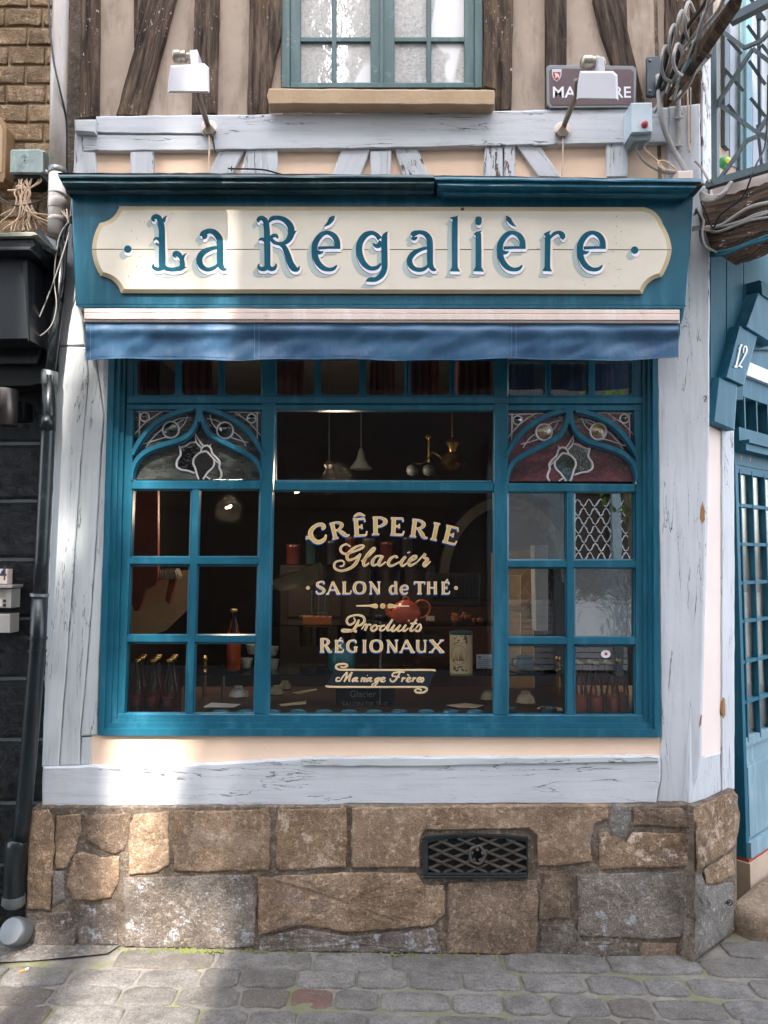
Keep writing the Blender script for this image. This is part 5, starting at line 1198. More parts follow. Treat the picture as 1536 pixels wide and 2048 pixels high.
# ------------------------------------------------------------------ street name plate
t = thing('street_sign', 'brown enamel street name plate with shield, partly behind the white lamp', 'street sign', tuple(FP.at(1183, 216, .02)))
b = B(); b.prism([(1093, 134), (1100, 130), (1266, 132), (1273, 138), (1272, 209), (1266, 215), (1101, 216), (1094, 209)], FP, .034, .02, 1); b.done('plate_border', m_zinc, t)
m_plum = plain('brown_enamel', lin((98, 80, 84)), .3, var=.15, sc=14)
b = B(); b.prism([(1098, 141), (1104, 136), (1262, 138), (1268, 144), (1267, 204), (1261, 210), (1105, 211), (1099, 204)], FP, .036, .03, .8); b.done('enamel_field', m_plum, t)
def text(s, px0, px1, py, pl, out, mat, parent, name='lettering', off=0.0, hs=1.0, ch=None, bold=.0):
    cu_ = bpy.data.curves.new(name, 'FONT'); cu_.body = s; cu_.size = 1; cu_.offset = bold; cu_.extrude = 0
    o = bpy.data.objects.new(name, cu_); SC.collection.objects.link(o); dg = bpy.context.evaluated_depsgraph_get(); me = bpy.data.meshes.new_from_object(o.evaluated_get(dg)); bpy.data.objects.remove(o)
    xs = [v.co.x for v in me.vertices]; x0, x1 = min(xs), max(xs); A, C_ = pl.at(px0, py, out), pl.at(px1, py, out)
    sc = (C_ - A).length / (x1 - x0); U = (C_ - A).normalized(); off_ = wpos(parent)
    for v in me.vertices: v.co = A + U * ((v.co.x - x0) * sc) + V((0, 0, 1)) * v.co.y * sc * hs - off_
    me.materials.clear(); me.materials.append(mat); me.name = name
    o = bpy.data.objects.new(name, me); SC.collection.objects.link(o); o.parent = parent; return o
text('MASSACRE', 1106, 1262, 195, FP, .0368, m_white, t, bold=.012, hs=1.0)
b = B(); b.mi = 0; b.prism([(1104, 138), (1123, 138), (1123, 150), (1120, 158), (1113.5, 163), (1107, 158), (1104, 150)], FP, .038, .035); b.mi = 1; b.prism([(1106, 144), (1121, 144), (1121, 150), (1118, 157), (1113.5, 161), (1109, 157), (1106, 150)], FP, .0388, .036)
b.mi = 2; b.prism([(1109, 147), (1112, 146), (1118, 149), (1119, 156), (1117, 156), (1115, 152), (1112, 156), (1110, 156), (1111, 151)], FP, .0396, .037)
b.done('shield', [m_boxb, m_red, m_cass], t)

# ------------------------------------------------------------------ boxes and cables right of the sign
t = thing('alarm_box', 'pale grey electric box with red knob above the right end of the sign', 'junction box', tuple(FP.at(1283, 290, .03)))
b = B(); b.prism([(1262, 206), (1304, 205), (1304, 264), (1262, 266)], FP, .12, .023, 2, .004); b.done('box_body', m_boxb, t)
b = B(); b.prism([(1262, 267), (1304, 265), (1303, 275), (1296, 281), (1268, 282), (1262, 276)], FP, .10, .023, 1); b.done('box_base', plain('grey_gland_base', lin((120, 128, 128)), .5), t)
c = FP.at(1289, 250, .121); b = B(); b.lathe(c, [(.014, 0), (.014, .006), (.011, .014), (.004, .017)], 16, (0, -1, 0)); b.done('knob', m_red, t, smooth=50)
for x in (1274, 1288):
    c = FP.at(x, 292, .07); b = B(); b.lathe(c, [(.006, 0), (.009, .008), (.009, .018), (.007, .02)], 10, (0, 0, 1)); b.done('cable_gland', m_cable, t)
def cable(name, pts, r, mat, label, cat='cable', pl=FP, seg=7, group=None, k=5):
    q = crom([tuple(pl.at(x, y, o)) for x, y, o in pts], k); b = B(); b.tube([V(p) for p in q], r, seg)
    return b.done(name, mat, None, smooth=True, label=label, cat=cat, group=group)
cable('cable', [(1274, 292, .07), (1274, 302, .06), (1290, 325, .045), (1322, 344, .04), (1345, 347, .04), (1352, 345, .04)], .0045, m_cable, 'lower grey lead drooping from the pale box with red knob')
cable('cable', [(1288, 292, .07), (1290, 300, .06), (1308, 316, .05), (1318, 325, .05), (1328, 338, .05), (1345, 342, .05), (1352, 340, .05), (1335, 325, .05), (1320, 322, .05), (1316, 330, .052), (1330, 342, .05)], .0045, m_cableb, 'looped beige lead from the pale box with red knob')
cable('cable', [(1316, 150, .06), (1319, 210, .06), (1325, 245, .055), (1335, 275, .05), (1350, 305, .05), (1362, 325, .06), (1372, 345, .07), (1378, 358, .07)], .011, m_cable, 'thick grey cable slanting over the pale corner post')
cable('conduit', [(1358, 180, .045), (1357, 215, .045), (1357, 240, .045), (1360, 262, .045), (1358, 285, .045), (1355, 297, .045)], .0095, m_cable, 'short grey conduit clipped to the pale corner post', 'conduit')
cable('cable', [(1375, 175, .042), (1376, 220, .042), (1377, 260, .042), (1379, 305, .042)], .0035, m_cableb, 'left of two thin straight leads running down the corner post')
cable('cable', [(1381, 175, .042), (1381, 220, .042), (1381, 260, .042), (1381, 285, .042)], .003, m_cable, 'right of two thin straight leads running down the corner post')
for x, y, lb in ((1357, 236, 'upper'), (1356, 292, 'lower')):
    b = B(); b.tube([FP.at(x - 8, y + 1, .04), FP.at(x - 5, y, .058), FP.at(x + 5, y, .058), FP.at(x + 10, y - 1, .04)], .0045, 6); b.done('pipe_clip', m_cable, label=lb + ' clip holding the short grey conduit', cat='clip')
b = B(); b.prism([(1355, 342), (1386, 341), (1386, 358), (1356, 358)], FP, .09, .03, 1.5); b.done('junction_box', m_cass, label='small pale box on the cornice under the thick cable', cat='junction box')
b = B(); b.prism([(1294, 114), (1322, 112), (1322, 188), (1305, 192), (1295, 190)], FP, .04, .02, 1); pl_ = b.done('steel_plate', plain('dark_steel', lin((84, 92, 98)), .4, .6), label='dark steel plate bolted to the plaster beside the cables', cat='plate')
for x, y in ((1300, 121), (1300, 182)):
    b = B(); b.lathe(FP.at(x, y, .04), [(.006, 0), (.006, .004), (.004, .006)], 6, (0, -1, 0)); b.done('bolt', m_zinc, pl_)
b = B(); b.tube([V(p) for p in crom([tuple(FP.at(*p)) for p in ((456, 337, .03), (475, 338, .03), (500, 338, .03), (530, 340, .03), (556, 347, .03), (575, 352, .03))], 5)], .0035, 6); b.tube([FP.at(463, 333, .03), FP.at(463, 342, .03)], .003, 5)
b.done('iron_rod', m_cablek, label='rusty thin iron rod lying on the cream frieze above the sign', cat='rod')

# rope-like bundle of cables climbing to the upper right, and the old rail it hangs on
def bun(x, y): return (x, y)
lbl = ['outermost', 'second', 'third', 'fourth', 'fifth', 'sixth', 'seventh']
specs = [(-28, -10, .009, m_cablek), (-18, -6, .007, m_cable), (-10, -2, .008, m_cable), (-3, 3, .006, m_cable), (5, 7, .008, m_cable), (12, 12, .005, m_cableb), (19, 16, .007, m_cable)]
for i, (dx, dy, r, mt) in enumerate(specs):
    pts = []
    for k in range(9):
        t = k / 8; x = 1338 + 118 * t; y = 190 - 215 * t
        wv = 9 * math.sin(t * 9 + i * 2.1); pts.append((x + dx * (.55 + .6 * t) + wv * .6, y + dy + wv * .35, .07 + .33 * t + .02 * math.sin(i * 1.7 + t * 7)))
    cable('cable', pts, r, mt, lbl[i] + ' cable from the left in the twisted bundle climbing to the balcony', group='cables of the twisted bundle', seg=7)
for i, (x, y, h_) in enumerate(((1328, 104, 52), (1344, 62, 54), (1360, 34, 58), (1374, 16, 62), (1352, 100, 44))):
    pts = [(x + 14, y + 8, .16 + i * .02), (x + 4, y - 12, .2 + i * .02), (x - 4, y + 6, .22 + i * .02), (x - 5, y + h_ * .6, .2 + i * .02), (x + 2, y + h_, .16 + i * .02), (x + 12, y + h_ + 6, .12 + i * .02)]
    cable('cable_loop', pts, .0068, m_cable, ('lowest', 'second lowest', 'third lowest', 'fourth', 'short inner', 'highest', 'middle inner')[i] + ' grey loop hanging on the cable bundle', group='loops hanging on the cable bundle')
cable('cable', [(1345, 60, .2), (1330, 130, .12), (1318, 170, .07), (1316, 190, .05), (1320, 205, .05)], .012, m_cablek, 'thick black cable at the lower left of the bundle')
cable('cable', [(1345, 145, .1), (1334, 168, .08), (1322, 198, .06), (1308, 226, .04)], .007, m_cable, 'grey cable end dropping behind the pale box')
rail = thing('timber_rail', 'weathered slanting timber rail with flaking paint carrying the cable bundle', 'timber rail', tuple(FP.at(1336, 198, .05)))
def slant(name, pts, mat, mat2=None):
    """pts: (px,py,out) outline, thickness backwards"""
    b = B(); n = len(pts); f_ = [FP.at(*p) for p in pts]; k_ = [p + V((.012, .05, -.012)) for p in f_]
    b.add(f_ + k_, [tuple(range(n))[::-1], tuple(range(n, 2 * n))] + [(i, (i + 1) % n, n + (i + 1) % n, n + i) for i in range(n)])
    return b.done(name, mat, rail, grain=tuple(f_[1] - f_[0]), gn_=(0, -1, 0))
slant('rail_board', [(1337, 196, .09), (1380, 140, .19), (1425, 80, .3), (1487, -10, .46), (1466, -10, .46), (1412, 64, .29), (1370, 122, .18), (1335, 190, .09)], m_old)
slant('rail_strip', [(1352, 168, .135), (1400, 100, .25), (1462, 8, .41), (1455, 4, .41), (1395, 94, .25), (1350, 160, .135)], m_wing)
slant('rail_batten', [(1385, 140, .16), (1428, 90, .26), (1424, 84, .26), (1384, 134, .16)], m_palep)

# ------------------------------------------------------------------ balcony
bal = thing('balcony', 'green grey wrought iron balcony with lattice railing over the teal door', 'balcony', tuple(BP.at(1416, 370)))
def bb(name, a, b_, w_=.016, out=0.0, mat=None):
    p, q = BP.at(a[0], a[1], out), BP.at(b_[0], b_[1], out); b = B(); d = (q - p).normalized(); s_ = d.cross(BP.n).normalized() * w_ / 2; n_ = BP.n * w_ / 2
    vs = [c + s_ * i + n_ * j for c in (p, q) for i, j in ((1, 1), (1, -1), (-1, -1), (-1, 1))]
    b.add(vs, [(0, 1, 2, 3), (7, 6, 5, 4), (0, 4, 5, 1), (1, 5, 6, 2), (2, 6, 7, 3), (3, 7, 4, 0)]); return b.done(name, mat or m_iron, bal)
bb('bottom_rail', (1414, 371), (1640, 305), .03)
bb('top_rail', (1462, 41), (1640, -50), .035)
bb('railing_post', (1431, 365), (1429, 30), .024)
for a, c in (((1437, 362), (1494, 281)), ((1494, 281), (1528, 268)), ((1528, 268), (1580, 330)), ((1514, 268), (1560, 196)), ((1436, 207), (1510, 262)), ((1436, 205), (1506, 98)), ((1506, 98), (1560, 140)), ((1449, 66), (1489, 96)), ((1489, 96), (1524, 81)), ((1524, 81), (1560, 40)), ((1436, 60), (1470, 10)), ((1510, 262), (1560, 300))):
    bb('lattice_bar', a, c, .014)
# far side of the railing, one balcony width further right
for a, c in (((1457, 78), (1482, 107)), ((1449, 138), (1486, 181)), ((1457, 210), (1490, 252)), ((1496, 52), (1516, 80)), ((1499, 123), (1530, 168)), ((1502, 197), (1530, 232)), ((1498, -8), (1530, 40)), ((1517, -20), (1520, 250)), ((1516, 250), (1524, 330)), ((1524, 90), (1545, 116))):
    bb('lattice_bar', a, c, .014, -.5)
bb('lattice_bar', (1517, 30), (1519, 40), .02, -.5)
# slab edge and planter
b = B(); p = [BP.at(x, y, -.06) for x, y in ((1420, 372), (1640, 318), (1640, 372), (1480, 405), (1430, 398))]
b.add(p + [q - BP.n * .9 for q in p], [tuple(range(5))] + [(i, 5 + i, 5 + (i + 1) % 5, (i + 1) % 5) for i in range(5)]); b.done('balcony_slab', m_cass, bal)
beam = thing('carrying_beam', 'rough dark oak beam under the balcony with cables clipped along it', 'beam', tuple(BP.at(1425, 500)))
b = B(); P_ = jit(densify([(1400, 402), (1470, 386), (1530, 366), (1640, 335), (1640, 400), (1560, 448), (1480, 478), (1424, 500), (1412, 470)], 12), 3.5, .07)
p = [BP.at(x, y, .0 + .012 * noise.noise(V((x * .05, y * .05, 5)))) for x, y in P_]; n = len(p)
c = BP.at(1500, 430, .03)
b.add(p + [q - BP.n * .25 for q in p], [tuple(range(n))[::-1]] + [(i, (i + 1) % n, n + (i + 1) % n, n + i) for i in range(n)]); 
o_ = b.done('beam_body', m_old, beam, grain=tuple(BP.at(1530, 366) - BP.at(1400, 402)), gn_=tuple(BP.n))
for k, pts in enumerate([[(1412, 455), (1440, 452), (1468, 434), (1500, 415), (1540, 405), (1600, 395)], [(1412, 458), (1450, 452), (1486, 441), (1510, 430), (1540, 422), (1600, 408)], [(1412, 460), (1434, 464), (1470, 452), (1500, 441), (1540, 434), (1600, 420)], [(1412, 453), (1430, 455), (1470, 447), (1500, 437), (1540, 425)]]):
    q = crom([tuple(BP.at(x, y, .012)) for x, y in pts], 5); b = B(); b.tube([V(v) for v in q], .006 if k else .0085, 6)
    b.done('cable', m_cable, label=('top', 'second', 'lowest', 'short inner')[k] + ' grey cable clipped along the dark oak beam', cat='cable', group='cables along the oak beam', smooth=True)
for k, pts in enumerate([[(1420, 512), (1450, 508), (1490, 492), (1540, 476), (1600, 455)], [(1420, 506), (1460, 500), (1500, 485), (1540, 470), (1600, 445)]]):
    q = crom([tuple(BP.at(x, y, .004)) for x, y in pts], 5); b = B(); b.tube([V(v) for v in q], .0065, 6)
    b.done('cable', m_tealw, label=('lower', 'upper')[k] + ' teal painted cable under the oak beam', cat='cable', group='teal painted cables under the oak beam', smooth=True)
# tangle of leads at the end of the sign
for k in range(8):
    o_ = .07 + k * .008; dx = k * 2.3
    pts = [(1388 + dx * .3, 430 - k * 2, o_), (1396 + dx * .5, 425 + k * 1.5, o_), (1401 + dx * .4, 445, o_), (1400 + dx * .3, 470, o_), (1404 + dx * .5, 486 + k, o_), (1412 + dx, 496 + k * 1.2 - 2, o_ - .02), (1424 + dx * .6, 502 + (k % 4) * 1.5, o_ - .04)]
    cable('cable', pts, .0042, m_cable, ('first', 'second', 'third', 'fourth', 'fifth', 'sixth', 'seventh', 'eighth')[k] + ' pale lead from the left looping round the right end of the sign', group='pale leads looping round the end of the sign')
for k in range(4):
    cable('cable', [(1384, 455 + k * 2.2, .09), (1398, 453 + k * 2, .1), (1412, 456 + k * 1.5, .1), (1428, 457 + k * 2.5, .08)], .004, m_cable, ('topmost', 'second', 'third', 'bottom')[k] + ' of four short level leads tied beside the sign', group='level leads tied beside the sign')
for k in range(5):
    cable('cable', [(1402, 386 + k * 3, .2), (1418, 394 + k * 2, .22), (1436, 392 + k, .22), (1450, 382 + k, .2), (1462, 366, .16 + k * .01)], .010 - k * .0007, m_cable, ('topmost', 'second', 'middle', 'fourth', 'lowest')[k] + ' thick cable curving under the balcony corner', group='thick cables curving under the balcony')
cable('cable', [(1390, 322, .05), (1402, 335, .06), (1412, 352, .09), (1420, 366, .1)], .005, m_cable, 'grey cable end poking up beside the balcony foot')
cable('cable', [(1536, 150, .35), (1532, 280, .3), (1512, 330, .3), (1502, 355, .3), (1484, 395, .25), (1440, 430, .15), (1425, 455, .1), (1404, 405, .1)], .0035, m_cablek, 'thin dark wire winding down across the balcony rail')
# window behind the balcony
bw_ = thing('balcony_window', 'pale blue framed window behind the balcony railing', 'window', tuple(CP.at(1480, 350)))
def cw(name, pts, of, ob, mat): b = B(); b.prism(pts, CP, of, ob, 1); b.done(name, mat, bw_)
cw('window_stile', [(1449, -300), (1459, -300), (1459, 300), (1449, 290)], .0, -.08, m_iron)
cw('window_stile', [(1482, -300), (1494, -300), (1491, 360), (1480, 350)], .0, -.08, m_wing)
cw('window_stile', [(1494, -300), (1506, -300), (1505, 360), (1492, 350)], .012, -.08, plain('pale_blue_stile', lin((92, 126, 140)), .6))
cw('window_stile', [(1540, -300), (1556, -300), (1556, 380), (1540, 370)], .0, -.08, m_wing)
m_curt = plain('grey_curtain_glass', lin((104, 107, 116)), .25, var=.25, sc=6, bump=0)
cw('pane', [(1459, -300), (1482, -300), (1481, 340), (1459, 330)], -.015, -.018, m_curt)
cw('pane', [(1506, -300), (1540, -300), (1540, 360), (1505, 350)], -.015, -.018, m_curt)
# small parrot-green toy-like pot in the corner of the balcony: flower pot saucer
b = B(); b.mi = 0; c = CP.at(1450, 326, .12); b.lathe(c, [(.014, -.02), (.026, -.012), (.03, .0), (.024, .016), (.008, .022)], 14, (.2, -.9, .2)); b.mi = 1; b.lathe(c + V((0, -.03, -.004)), [(.012, -.004), (.012, .004), (.004, .008)], 10, (.1, -1, .1))
b.done('green_bulb', [plain('bright_green', lin((70, 160, 92)), .35, bump=0), plain('bright_yellow', lin((226, 210, 60)), .35, bump=0)], label='small bright green ball with yellow centre behind the balcony lattice', cat='ornament', smooth=50)

# ------------------------------------------------------------------ neighbour on the left
nb = thing('black_fronted_house', 'neighbouring brick house with black painted stone ground floor', 'house', (-2.2, 3.4, gz(-2)))
NP = YP(D + .04)
b = B(); b.box((-3.2, 3.2, -.2), (FP.at(140, 900).x, 3.6, 6.5)); b.done('wall_core', m_blackm, nb)
b = B(); b.box((-9, 3.2, -.2), (-3.2, 3.6, 6.5)); b.done('party_wall', m_bmort, nb)
ys = [650, 768, 887, 1002, 1119, 1237, 1357, 1479, 1606, 1730, 1870]
for i in range(len(ys) - 1):
    xs = [-60, 168] if i % 2 else [-150, 20 if False else 168]
    b = B(); pts = [(-190, ys[i] + 1.5), (168, ys[i] + 2.5), (168, ys[i + 1] - 1.5), (-190, ys[i + 1] - 1.5)]
    # rough face grid
    nx_, ny_ = 44, 14; vs = []
    for j in range(ny_ + 1):
        for k in range(nx_ + 1):
            x = -190 + 358 * k / nx_; y = ys[i] + 1.5 + (ys[i + 1] - ys[i] - 3) * j / ny_
            e_ = min(j, ny_ - j); o_ = -.02 if e_ == 0 else 0
            p = NP.at(x, y, 0); vs.append(NP.at(x, y, o_ + (.010 * noise.noise(V((p.x * 16, i * 3, p.z * 26))) + .007 * noise.noise(p * 55) if e_ else 0)))
    b.add(vs, [(j * (nx_ + 1) + k, (j + 1) * (nx_ + 1) + k, (j + 1) * (nx_ + 1) + k + 1, j * (nx_ + 1) + k + 1) for j in range(ny_) for k in range(nx_)])
    b.done('stone_block', m_bwall, nb, smooth=True)
b = B(); b.prism([(-190, 640), (168, 640), (168, 1880), (-190, 1880)], NP, -.016, -.1); b.done('pale_joint', plain('pale_joint', lin((92, 98, 102)), .6), nb)
# brickwork
b = B(); b.prism([(-200, -300), (165, -300), (165, 500), (-200, 500)], NP, -.012, -.12); b.done('brick_joint', m_bmort, nb)
y = -60; r_i = 0
while y < 466:
    h_ = 38.5; x = -70 + (r_i % 2) * 42
    while x < 112:
        w_ = R.uniform(72, 92); x1 = min(x + w_, 118)
        b = B(); b.stone([(x, y), (x1 - 3.5, y + 1), (x1 - 3.5, y + h_ - 4), (x, y + h_ - 5)], NP, .0, .014, .004, 11, R.random() * 60, 1.3); b.done('brick', m_bk, nb, smooth=True); x += w_
    b = B(); xr = 137 + (r_i % 2) * 3; b.stone([(xr, y - 2), (164, y - 2), (164, y + 20), (xr, y + 21)], NP, .0, .014, .003, 9, R.random() * 60, .8); b.done('brick', m_bkr, nb, smooth=True)
    y += h_; r_i += 1
y = -60
while y < 466:
    b = B(); b.stone([(139, y), (163, y), (163, y + 22), (139, y + 22)], NP, .004, .014, .003, 9, R.random() * 60, .8); b.done('brick', m_bkr, nb, smooth=True); y += 25.5
# projecting shop fascia of the neighbour
fb = thing('dark_shop_fascia', 'big black shop fascia box with mossy top ledge at the left edge', 'shop fascia', tuple(FP.at(40, 690, .2)))
def fbp(name, pts, of, ob, mat, bev=1.5): b = B(); b.prism(pts, FP, of, ob, bev); b.done(name, mat, fb)
fbp('mossy_ledge', jit(densify([(-150, 466), (70, 464), (76, 470), (60, 474), (-150, 474)], 9), 2), .29, -.06, plain('mossy_lead', lin((120, 122, 108)), .85, var=.4, sc=22, bump=.6))
fbp('fascia_cornice', [(-150, 474), (68, 473), (70, 492), (58, 502), (-150, 502)], .27, -.06, m_black)
fbp('fascia_roll', [(-150, 493), (62, 493), (62, 502), (-150, 503)], .285, .2, m_dgrey, 3)
fbp('fascia_box', [(-150, 503), (104, 503), (104, 760), (60, 772), (-150, 775)], .06, -.06, m_blackm)
fbp('fascia_panel', [(-150, 513), (44, 514), (58, 678), (-150, 680)], .22, .0, m_dgrey)
fbp('fascia_panel_trim', [(43, 513), (54, 514), (60, 680), (56, 682)], .225, .0, m_black)
fbp('fascia_soffit', [(-150, 681), (86, 681), (74, 728), (-150, 728)], .10, -.06, m_black)
fl = B(); q = [(76, 452, .12), (90, 470, .13), (112, 482, .12), (120, 494, .1), (112, 500, .14), (92, 494, .2), (70, 482, .24), (66, 472, .22)]
pf = [FP.at(*p) for p in q]; fl.add(pf + [p + V((0, .02, -.01)) for p in pf], [tuple(range(8))[::-1]] + [(i, (i + 1) % 8, 8 + (i + 1) % 8, 8 + i) for i in range(8)])
fl.done('lead_flap', plain('dark_lead_sheet', lin((58, 66, 70)), .3, .3), label='bent dark lead flap between the black fascia and the pipe', cat='flashing')
# brown panel corner with chamfer at the far left edge
b = B(); b.prism([(-120, 232), (2, 234), (14, 256), (11, 355), (7, 366), (-120, 352)], FP, .03, -.05, 2); pn = b.done('notice_board', plain('brown_board', lin((150, 118, 84)), .6, var=.2), label='corner of a brown framed board on the brick wall at the left edge', cat='board')
b = B(); b.prism([(-120, 244), (-2, 246), (6, 260), (4, 345), (-120, 340)], FP, .033, .02, 1); b.done('board_panel', plain('pale_brown_board', lin((186, 156, 120)), .6), pn)
# grey rain pipe
pipe = thing('rain_pipe', 'pale grey rain pipe running down the brick wall with collars', 'pipe', tuple(FP.at(112, 480, .05)))
def vp(x, y): return FP.at(x, y, .09)
b = B(); b.tube([vp(124, -260), vp(122, 0), vp(117, 150), vp(115, 345)], .0325, 20); b.done('pipe_length', m_pipeg, pipe, smooth=True)
b = B(); b.tube([vp(115, 345), vp(113, 405), vp(113, 470)], .0335, 20); b.done('pipe_length', m_pipeg, pipe, smooth=True)
for y, r, h_ in ((343, .036, 6), (388, .0355, 3), (409, .037, 10), (440, .0365, 4)):
    b = B(); b.tube([vp(115, y - h_), vp(115, y - h_ + 1), vp(114, y + h_ - 1), vp(114, y + h_)], [r - .002, r, r, r - .002], 20); b.done('pipe_collar', m_pipeg if y != 343 else m_zinc, pipe, smooth=True)
b = B(); c = FP.at(92, 347, .06); b.lathe(c, [(.014, 0), (.014, .01), (.006, .014)], 12, (0, -1, 0)); b.done('bracket_screw', m_zinc, pipe)
# black pipe below
bp = thing('black_drain_pipe', 'black drain pipe slanting down beside the left corner post', 'pipe', tuple(FP.at(30, 1840, .06)))
def kp(x, y): return FP.at(x, y, .075)
segs = [[(126, 478), (118, 600), (107, 690), (100, 748)], [(99, 752), (98, 830), (92, 960), (84, 1120), (80, 1190)], [(80, 1190), (76, 1280), (68, 1380), (56, 1530), (46, 1640), (40, 1682)]]
for s_, r in zip(segs, (.021, .028, .032)):
    b = B(); b.tube([kp(*p) for p in s_], r, 16); b.done('pipe_length', m_pipeb, bp, smooth=True)
b = B(); b.tube([FP.at(x, y, .07) for x, y in ((100, 742), (99.5, 744), (98.5, 770), (98, 772))], [.030, .033, .033, .030], 16); b.done('lead_joint', m_zinc, bp, smooth=True)
b = B(); b.tube([kp(96, 832), kp(94, 862)], .0335, 16); b.done('pipe_collar', m_pipeb, bp, smooth=True)
for y, x in ((1190, 79), (1276, 76), (1302, 74)):
    b = B(); b.tube([kp(x + .5, y - 3), kp(x, y + 3)], .036, 16); b.done('pipe_clamp', m_zinc if y == 1190 else m_pipeb, bp, smooth=50)
b = B(); b.tube([kp(38, 1678), kp(37, 1684), kp(33, 1692), kp(27, 1800), kp(27, 1806)], [.034, .042, .042, .040, .03], 12); b.done('pipe_boot', m_pipeb, bp, smooth=50)
b = B(); b.tube([kp(28, 1790), kp(27, 1806), kp(26, 1812)], [.043, .045, .036], 12); b.done('boot_collar', m_zinc, bp, smooth=50)
c = FP.at(22, 1862, .13); b = B(); ax = V((-.15, -.85, .45)); b.lathe(c - ax.normalized() * .05, [(.05, -.02), (.052, .03), (.051, .045), (.046, .052), (.0, .055)], 22, tuple(ax)); tag(b.done('drain_outlet', m_zinc, smooth=50), 'round grey capped outlet at the foot of the black drain pipe', 'drain cap')
# cables on the left
cable('cable', [(97, -40, .11), (99, 40, .12), (107, 120, .13), (120, 180, .13), (133, 240, .09), (134, 300, .07), (134, 350, .05)], .004, m_cablek, 'thin black cable crossing the pale grey rain pipe')
cable('cable', [(136, 445, .12), (120, 470, .13), (112, 510, .13), (108, 560, .13), (113, 610, .12), (103, 650, .12), (80, 672, .13), (62, 676, .13), (66, 662, .13), (85, 620, .13), (108, 560, .14), (128, 500, .14), (138, 465, .12)], .0028, m_cable, 'long slack loop of pale wire in front of the black fascia')
cable('cable', [(134, 470, .1), (126, 520, .09), (122, 570, .1), (112, 640, .09), (104, 690, .09), (98, 700, .08)], .0035, m_cablek, 'thin black wire following the black drain pipe')
cable('cable', [(140, 440, .1), (128, 470, .1), (131, 500, .1), (128, 560, .09), (121, 600, .09)], .006, m_cablek, 'thick black wire beside the left end of the sign')
for k in range(7):
    cable('wire', [(120 + k * 2.2, 418 + (k % 3) * 6, .1), (130 + k, 430 + k * 1.5, .12), (138, 434 + k * 2, .12), (146, 428 + k * 3, .09)], .0028, m_cable if k % 2 else m_cableb, ('first', 'second', 'third', 'fourth', 'fifth', 'sixth', 'seventh')[k] + ' wire end from the left in the knot at the left end of the sign', 'wire', group='wire ends knotted left of the sign')
bx_ = thing('junction_box', 'grey green enamel junction box with round stamp above the tangle of wires', 'junction box', tuple(FP.at(52, 350, .0)))
b = B(); b.prism([(24, 299), (80, 298), (88, 303), (88, 344), (82, 347), (20, 346), (21, 303)], FP, .09, -.04, 2.5, .008); b.done('box_cover', m_boxg, bx_)
b = B(); b.prism([(84, 300), (91, 302), (91, 350), (86, 350)], FP, .02, -.05, 1); b.done('box_flange', m_boxg, bx_)
b = B(); b.prism([(22, 346), (84, 346), (80, 356), (60, 361), (30, 358)], FP, .07, -.04, 2); b.done('box_inside', m_blackm, bx_)
b = B(); b.tube([FP.at(49.5 + 8 * math.cos(a), 318 + 8 * math.sin(a), .0905) for a in [k * math.pi / 10 for k in range(20)]], .0012, 5, True); b.tube([FP.at(x, y, .091) for x, y in ((53, 314), (47, 315), (49, 318), (52, 320), (47, 323))], .0012, 4); b.done('stamp', m_boxg, bx_)
rr_ = random.Random(3)
names_ = ['first', 'second', 'third', 'fourth', 'fifth', 'sixth', 'seventh', 'eighth', 'ninth', 'tenth', 'eleventh', 'twelfth', 'thirteenth', 'fourteenth', 'fifteenth', 'sixteenth']
ends = [(2, 432), (0, 446), (6, 460), (22, 462), (28, 463), (36, 460), (45, 462), (50, 461), (58, 462), (62, 458), (74, 460), (82, 448), (98, 440), (98, 446), (98, 434), (97, 452)]
for k, (ex, ey) in enumerate(ends):
    sx_ = 38 + (k * 7) % 44; o_ = .05 + .003 * (k % 5)
    kx = 48 + rr_.uniform(-15, 15)
    side = (ex - 50) * .35
    pts = [(sx_, 352, o_), (sx_ + rr_.uniform(-6, 6), 364, o_ + .01), (kx + rr_.uniform(-8, 8), 384, o_ + .012), (kx, 402 + rr_.uniform(-6, 6), o_ + .01), (kx + side * .75 + rr_.uniform(-6, 6), 424 + rr_.uniform(-8, 6), o_ + .01), (ex + (4 if ex < 50 else -4), ey - 14 if 15 < ex < 80 else ey - 4, o_), (ex, ey, o_)]
    cable('wire', pts, .0032, m_cableb, names_[k] + ' beige wire, counted from the left ends, in the tangle under the junction box', 'wire', group='beige wires tangled under the junction box', seg=6)
cable('wire', [(-6, 392, .05), (10, 402, .06), (30, 411, .065), (50, 410, .07), (75, 404, .06), (97, 394, .05)], .0035, m_cablek, 'black wire sagging across the beige tangle', 'wire')
cable('wire', [(16, 381, .055), (30, 380, .06), (48, 376, .07), (58, 384, .07), (40, 372, .065), (32, 374, .06)], .004, m_cableb, 'short beige wire poking left out of the tangle', 'wire')
# cylinder light, number plate, intercom
t = thing('cylinder_light', 'bronze cylinder wall light on the black stone at the left edge', 'light', tuple(FP.at(8, 852, .1)))
b = B(); b.lathe(FP.at(8, 852, .13), [(.048, 0), (.05, .002), (.05, .148), (.048, .15), (.044, .15), (.044, .13), (0, .13)], 28); b.done('light_body', plain('bronze_metal', lin((84, 78, 74)), .32, .8, bump=0), t, smooth=50)
b = B(); b.prism([(10, 800), (48, 802), (48, 838), (10, 840)], FP, .08, -.0, 1); b.done('light_mount', m_black, t)
t = thing('house_number', 'small cream tile with black number 4 at the left edge', 'house number', tuple(FP.at(5, 1168, .0)))
b = B(); b.prism([(-18, 1138), (15.5, 1138), (14.5, 1168), (-18, 1167)], FP, .012, -.03, .8); b.done('tile', plain('cream_tile', lin((226, 206, 192)), .35), t)
text('14', -10, 12.5, 1160, FP, .0126, m_ltln, t, bold=.01, hs=1.35)
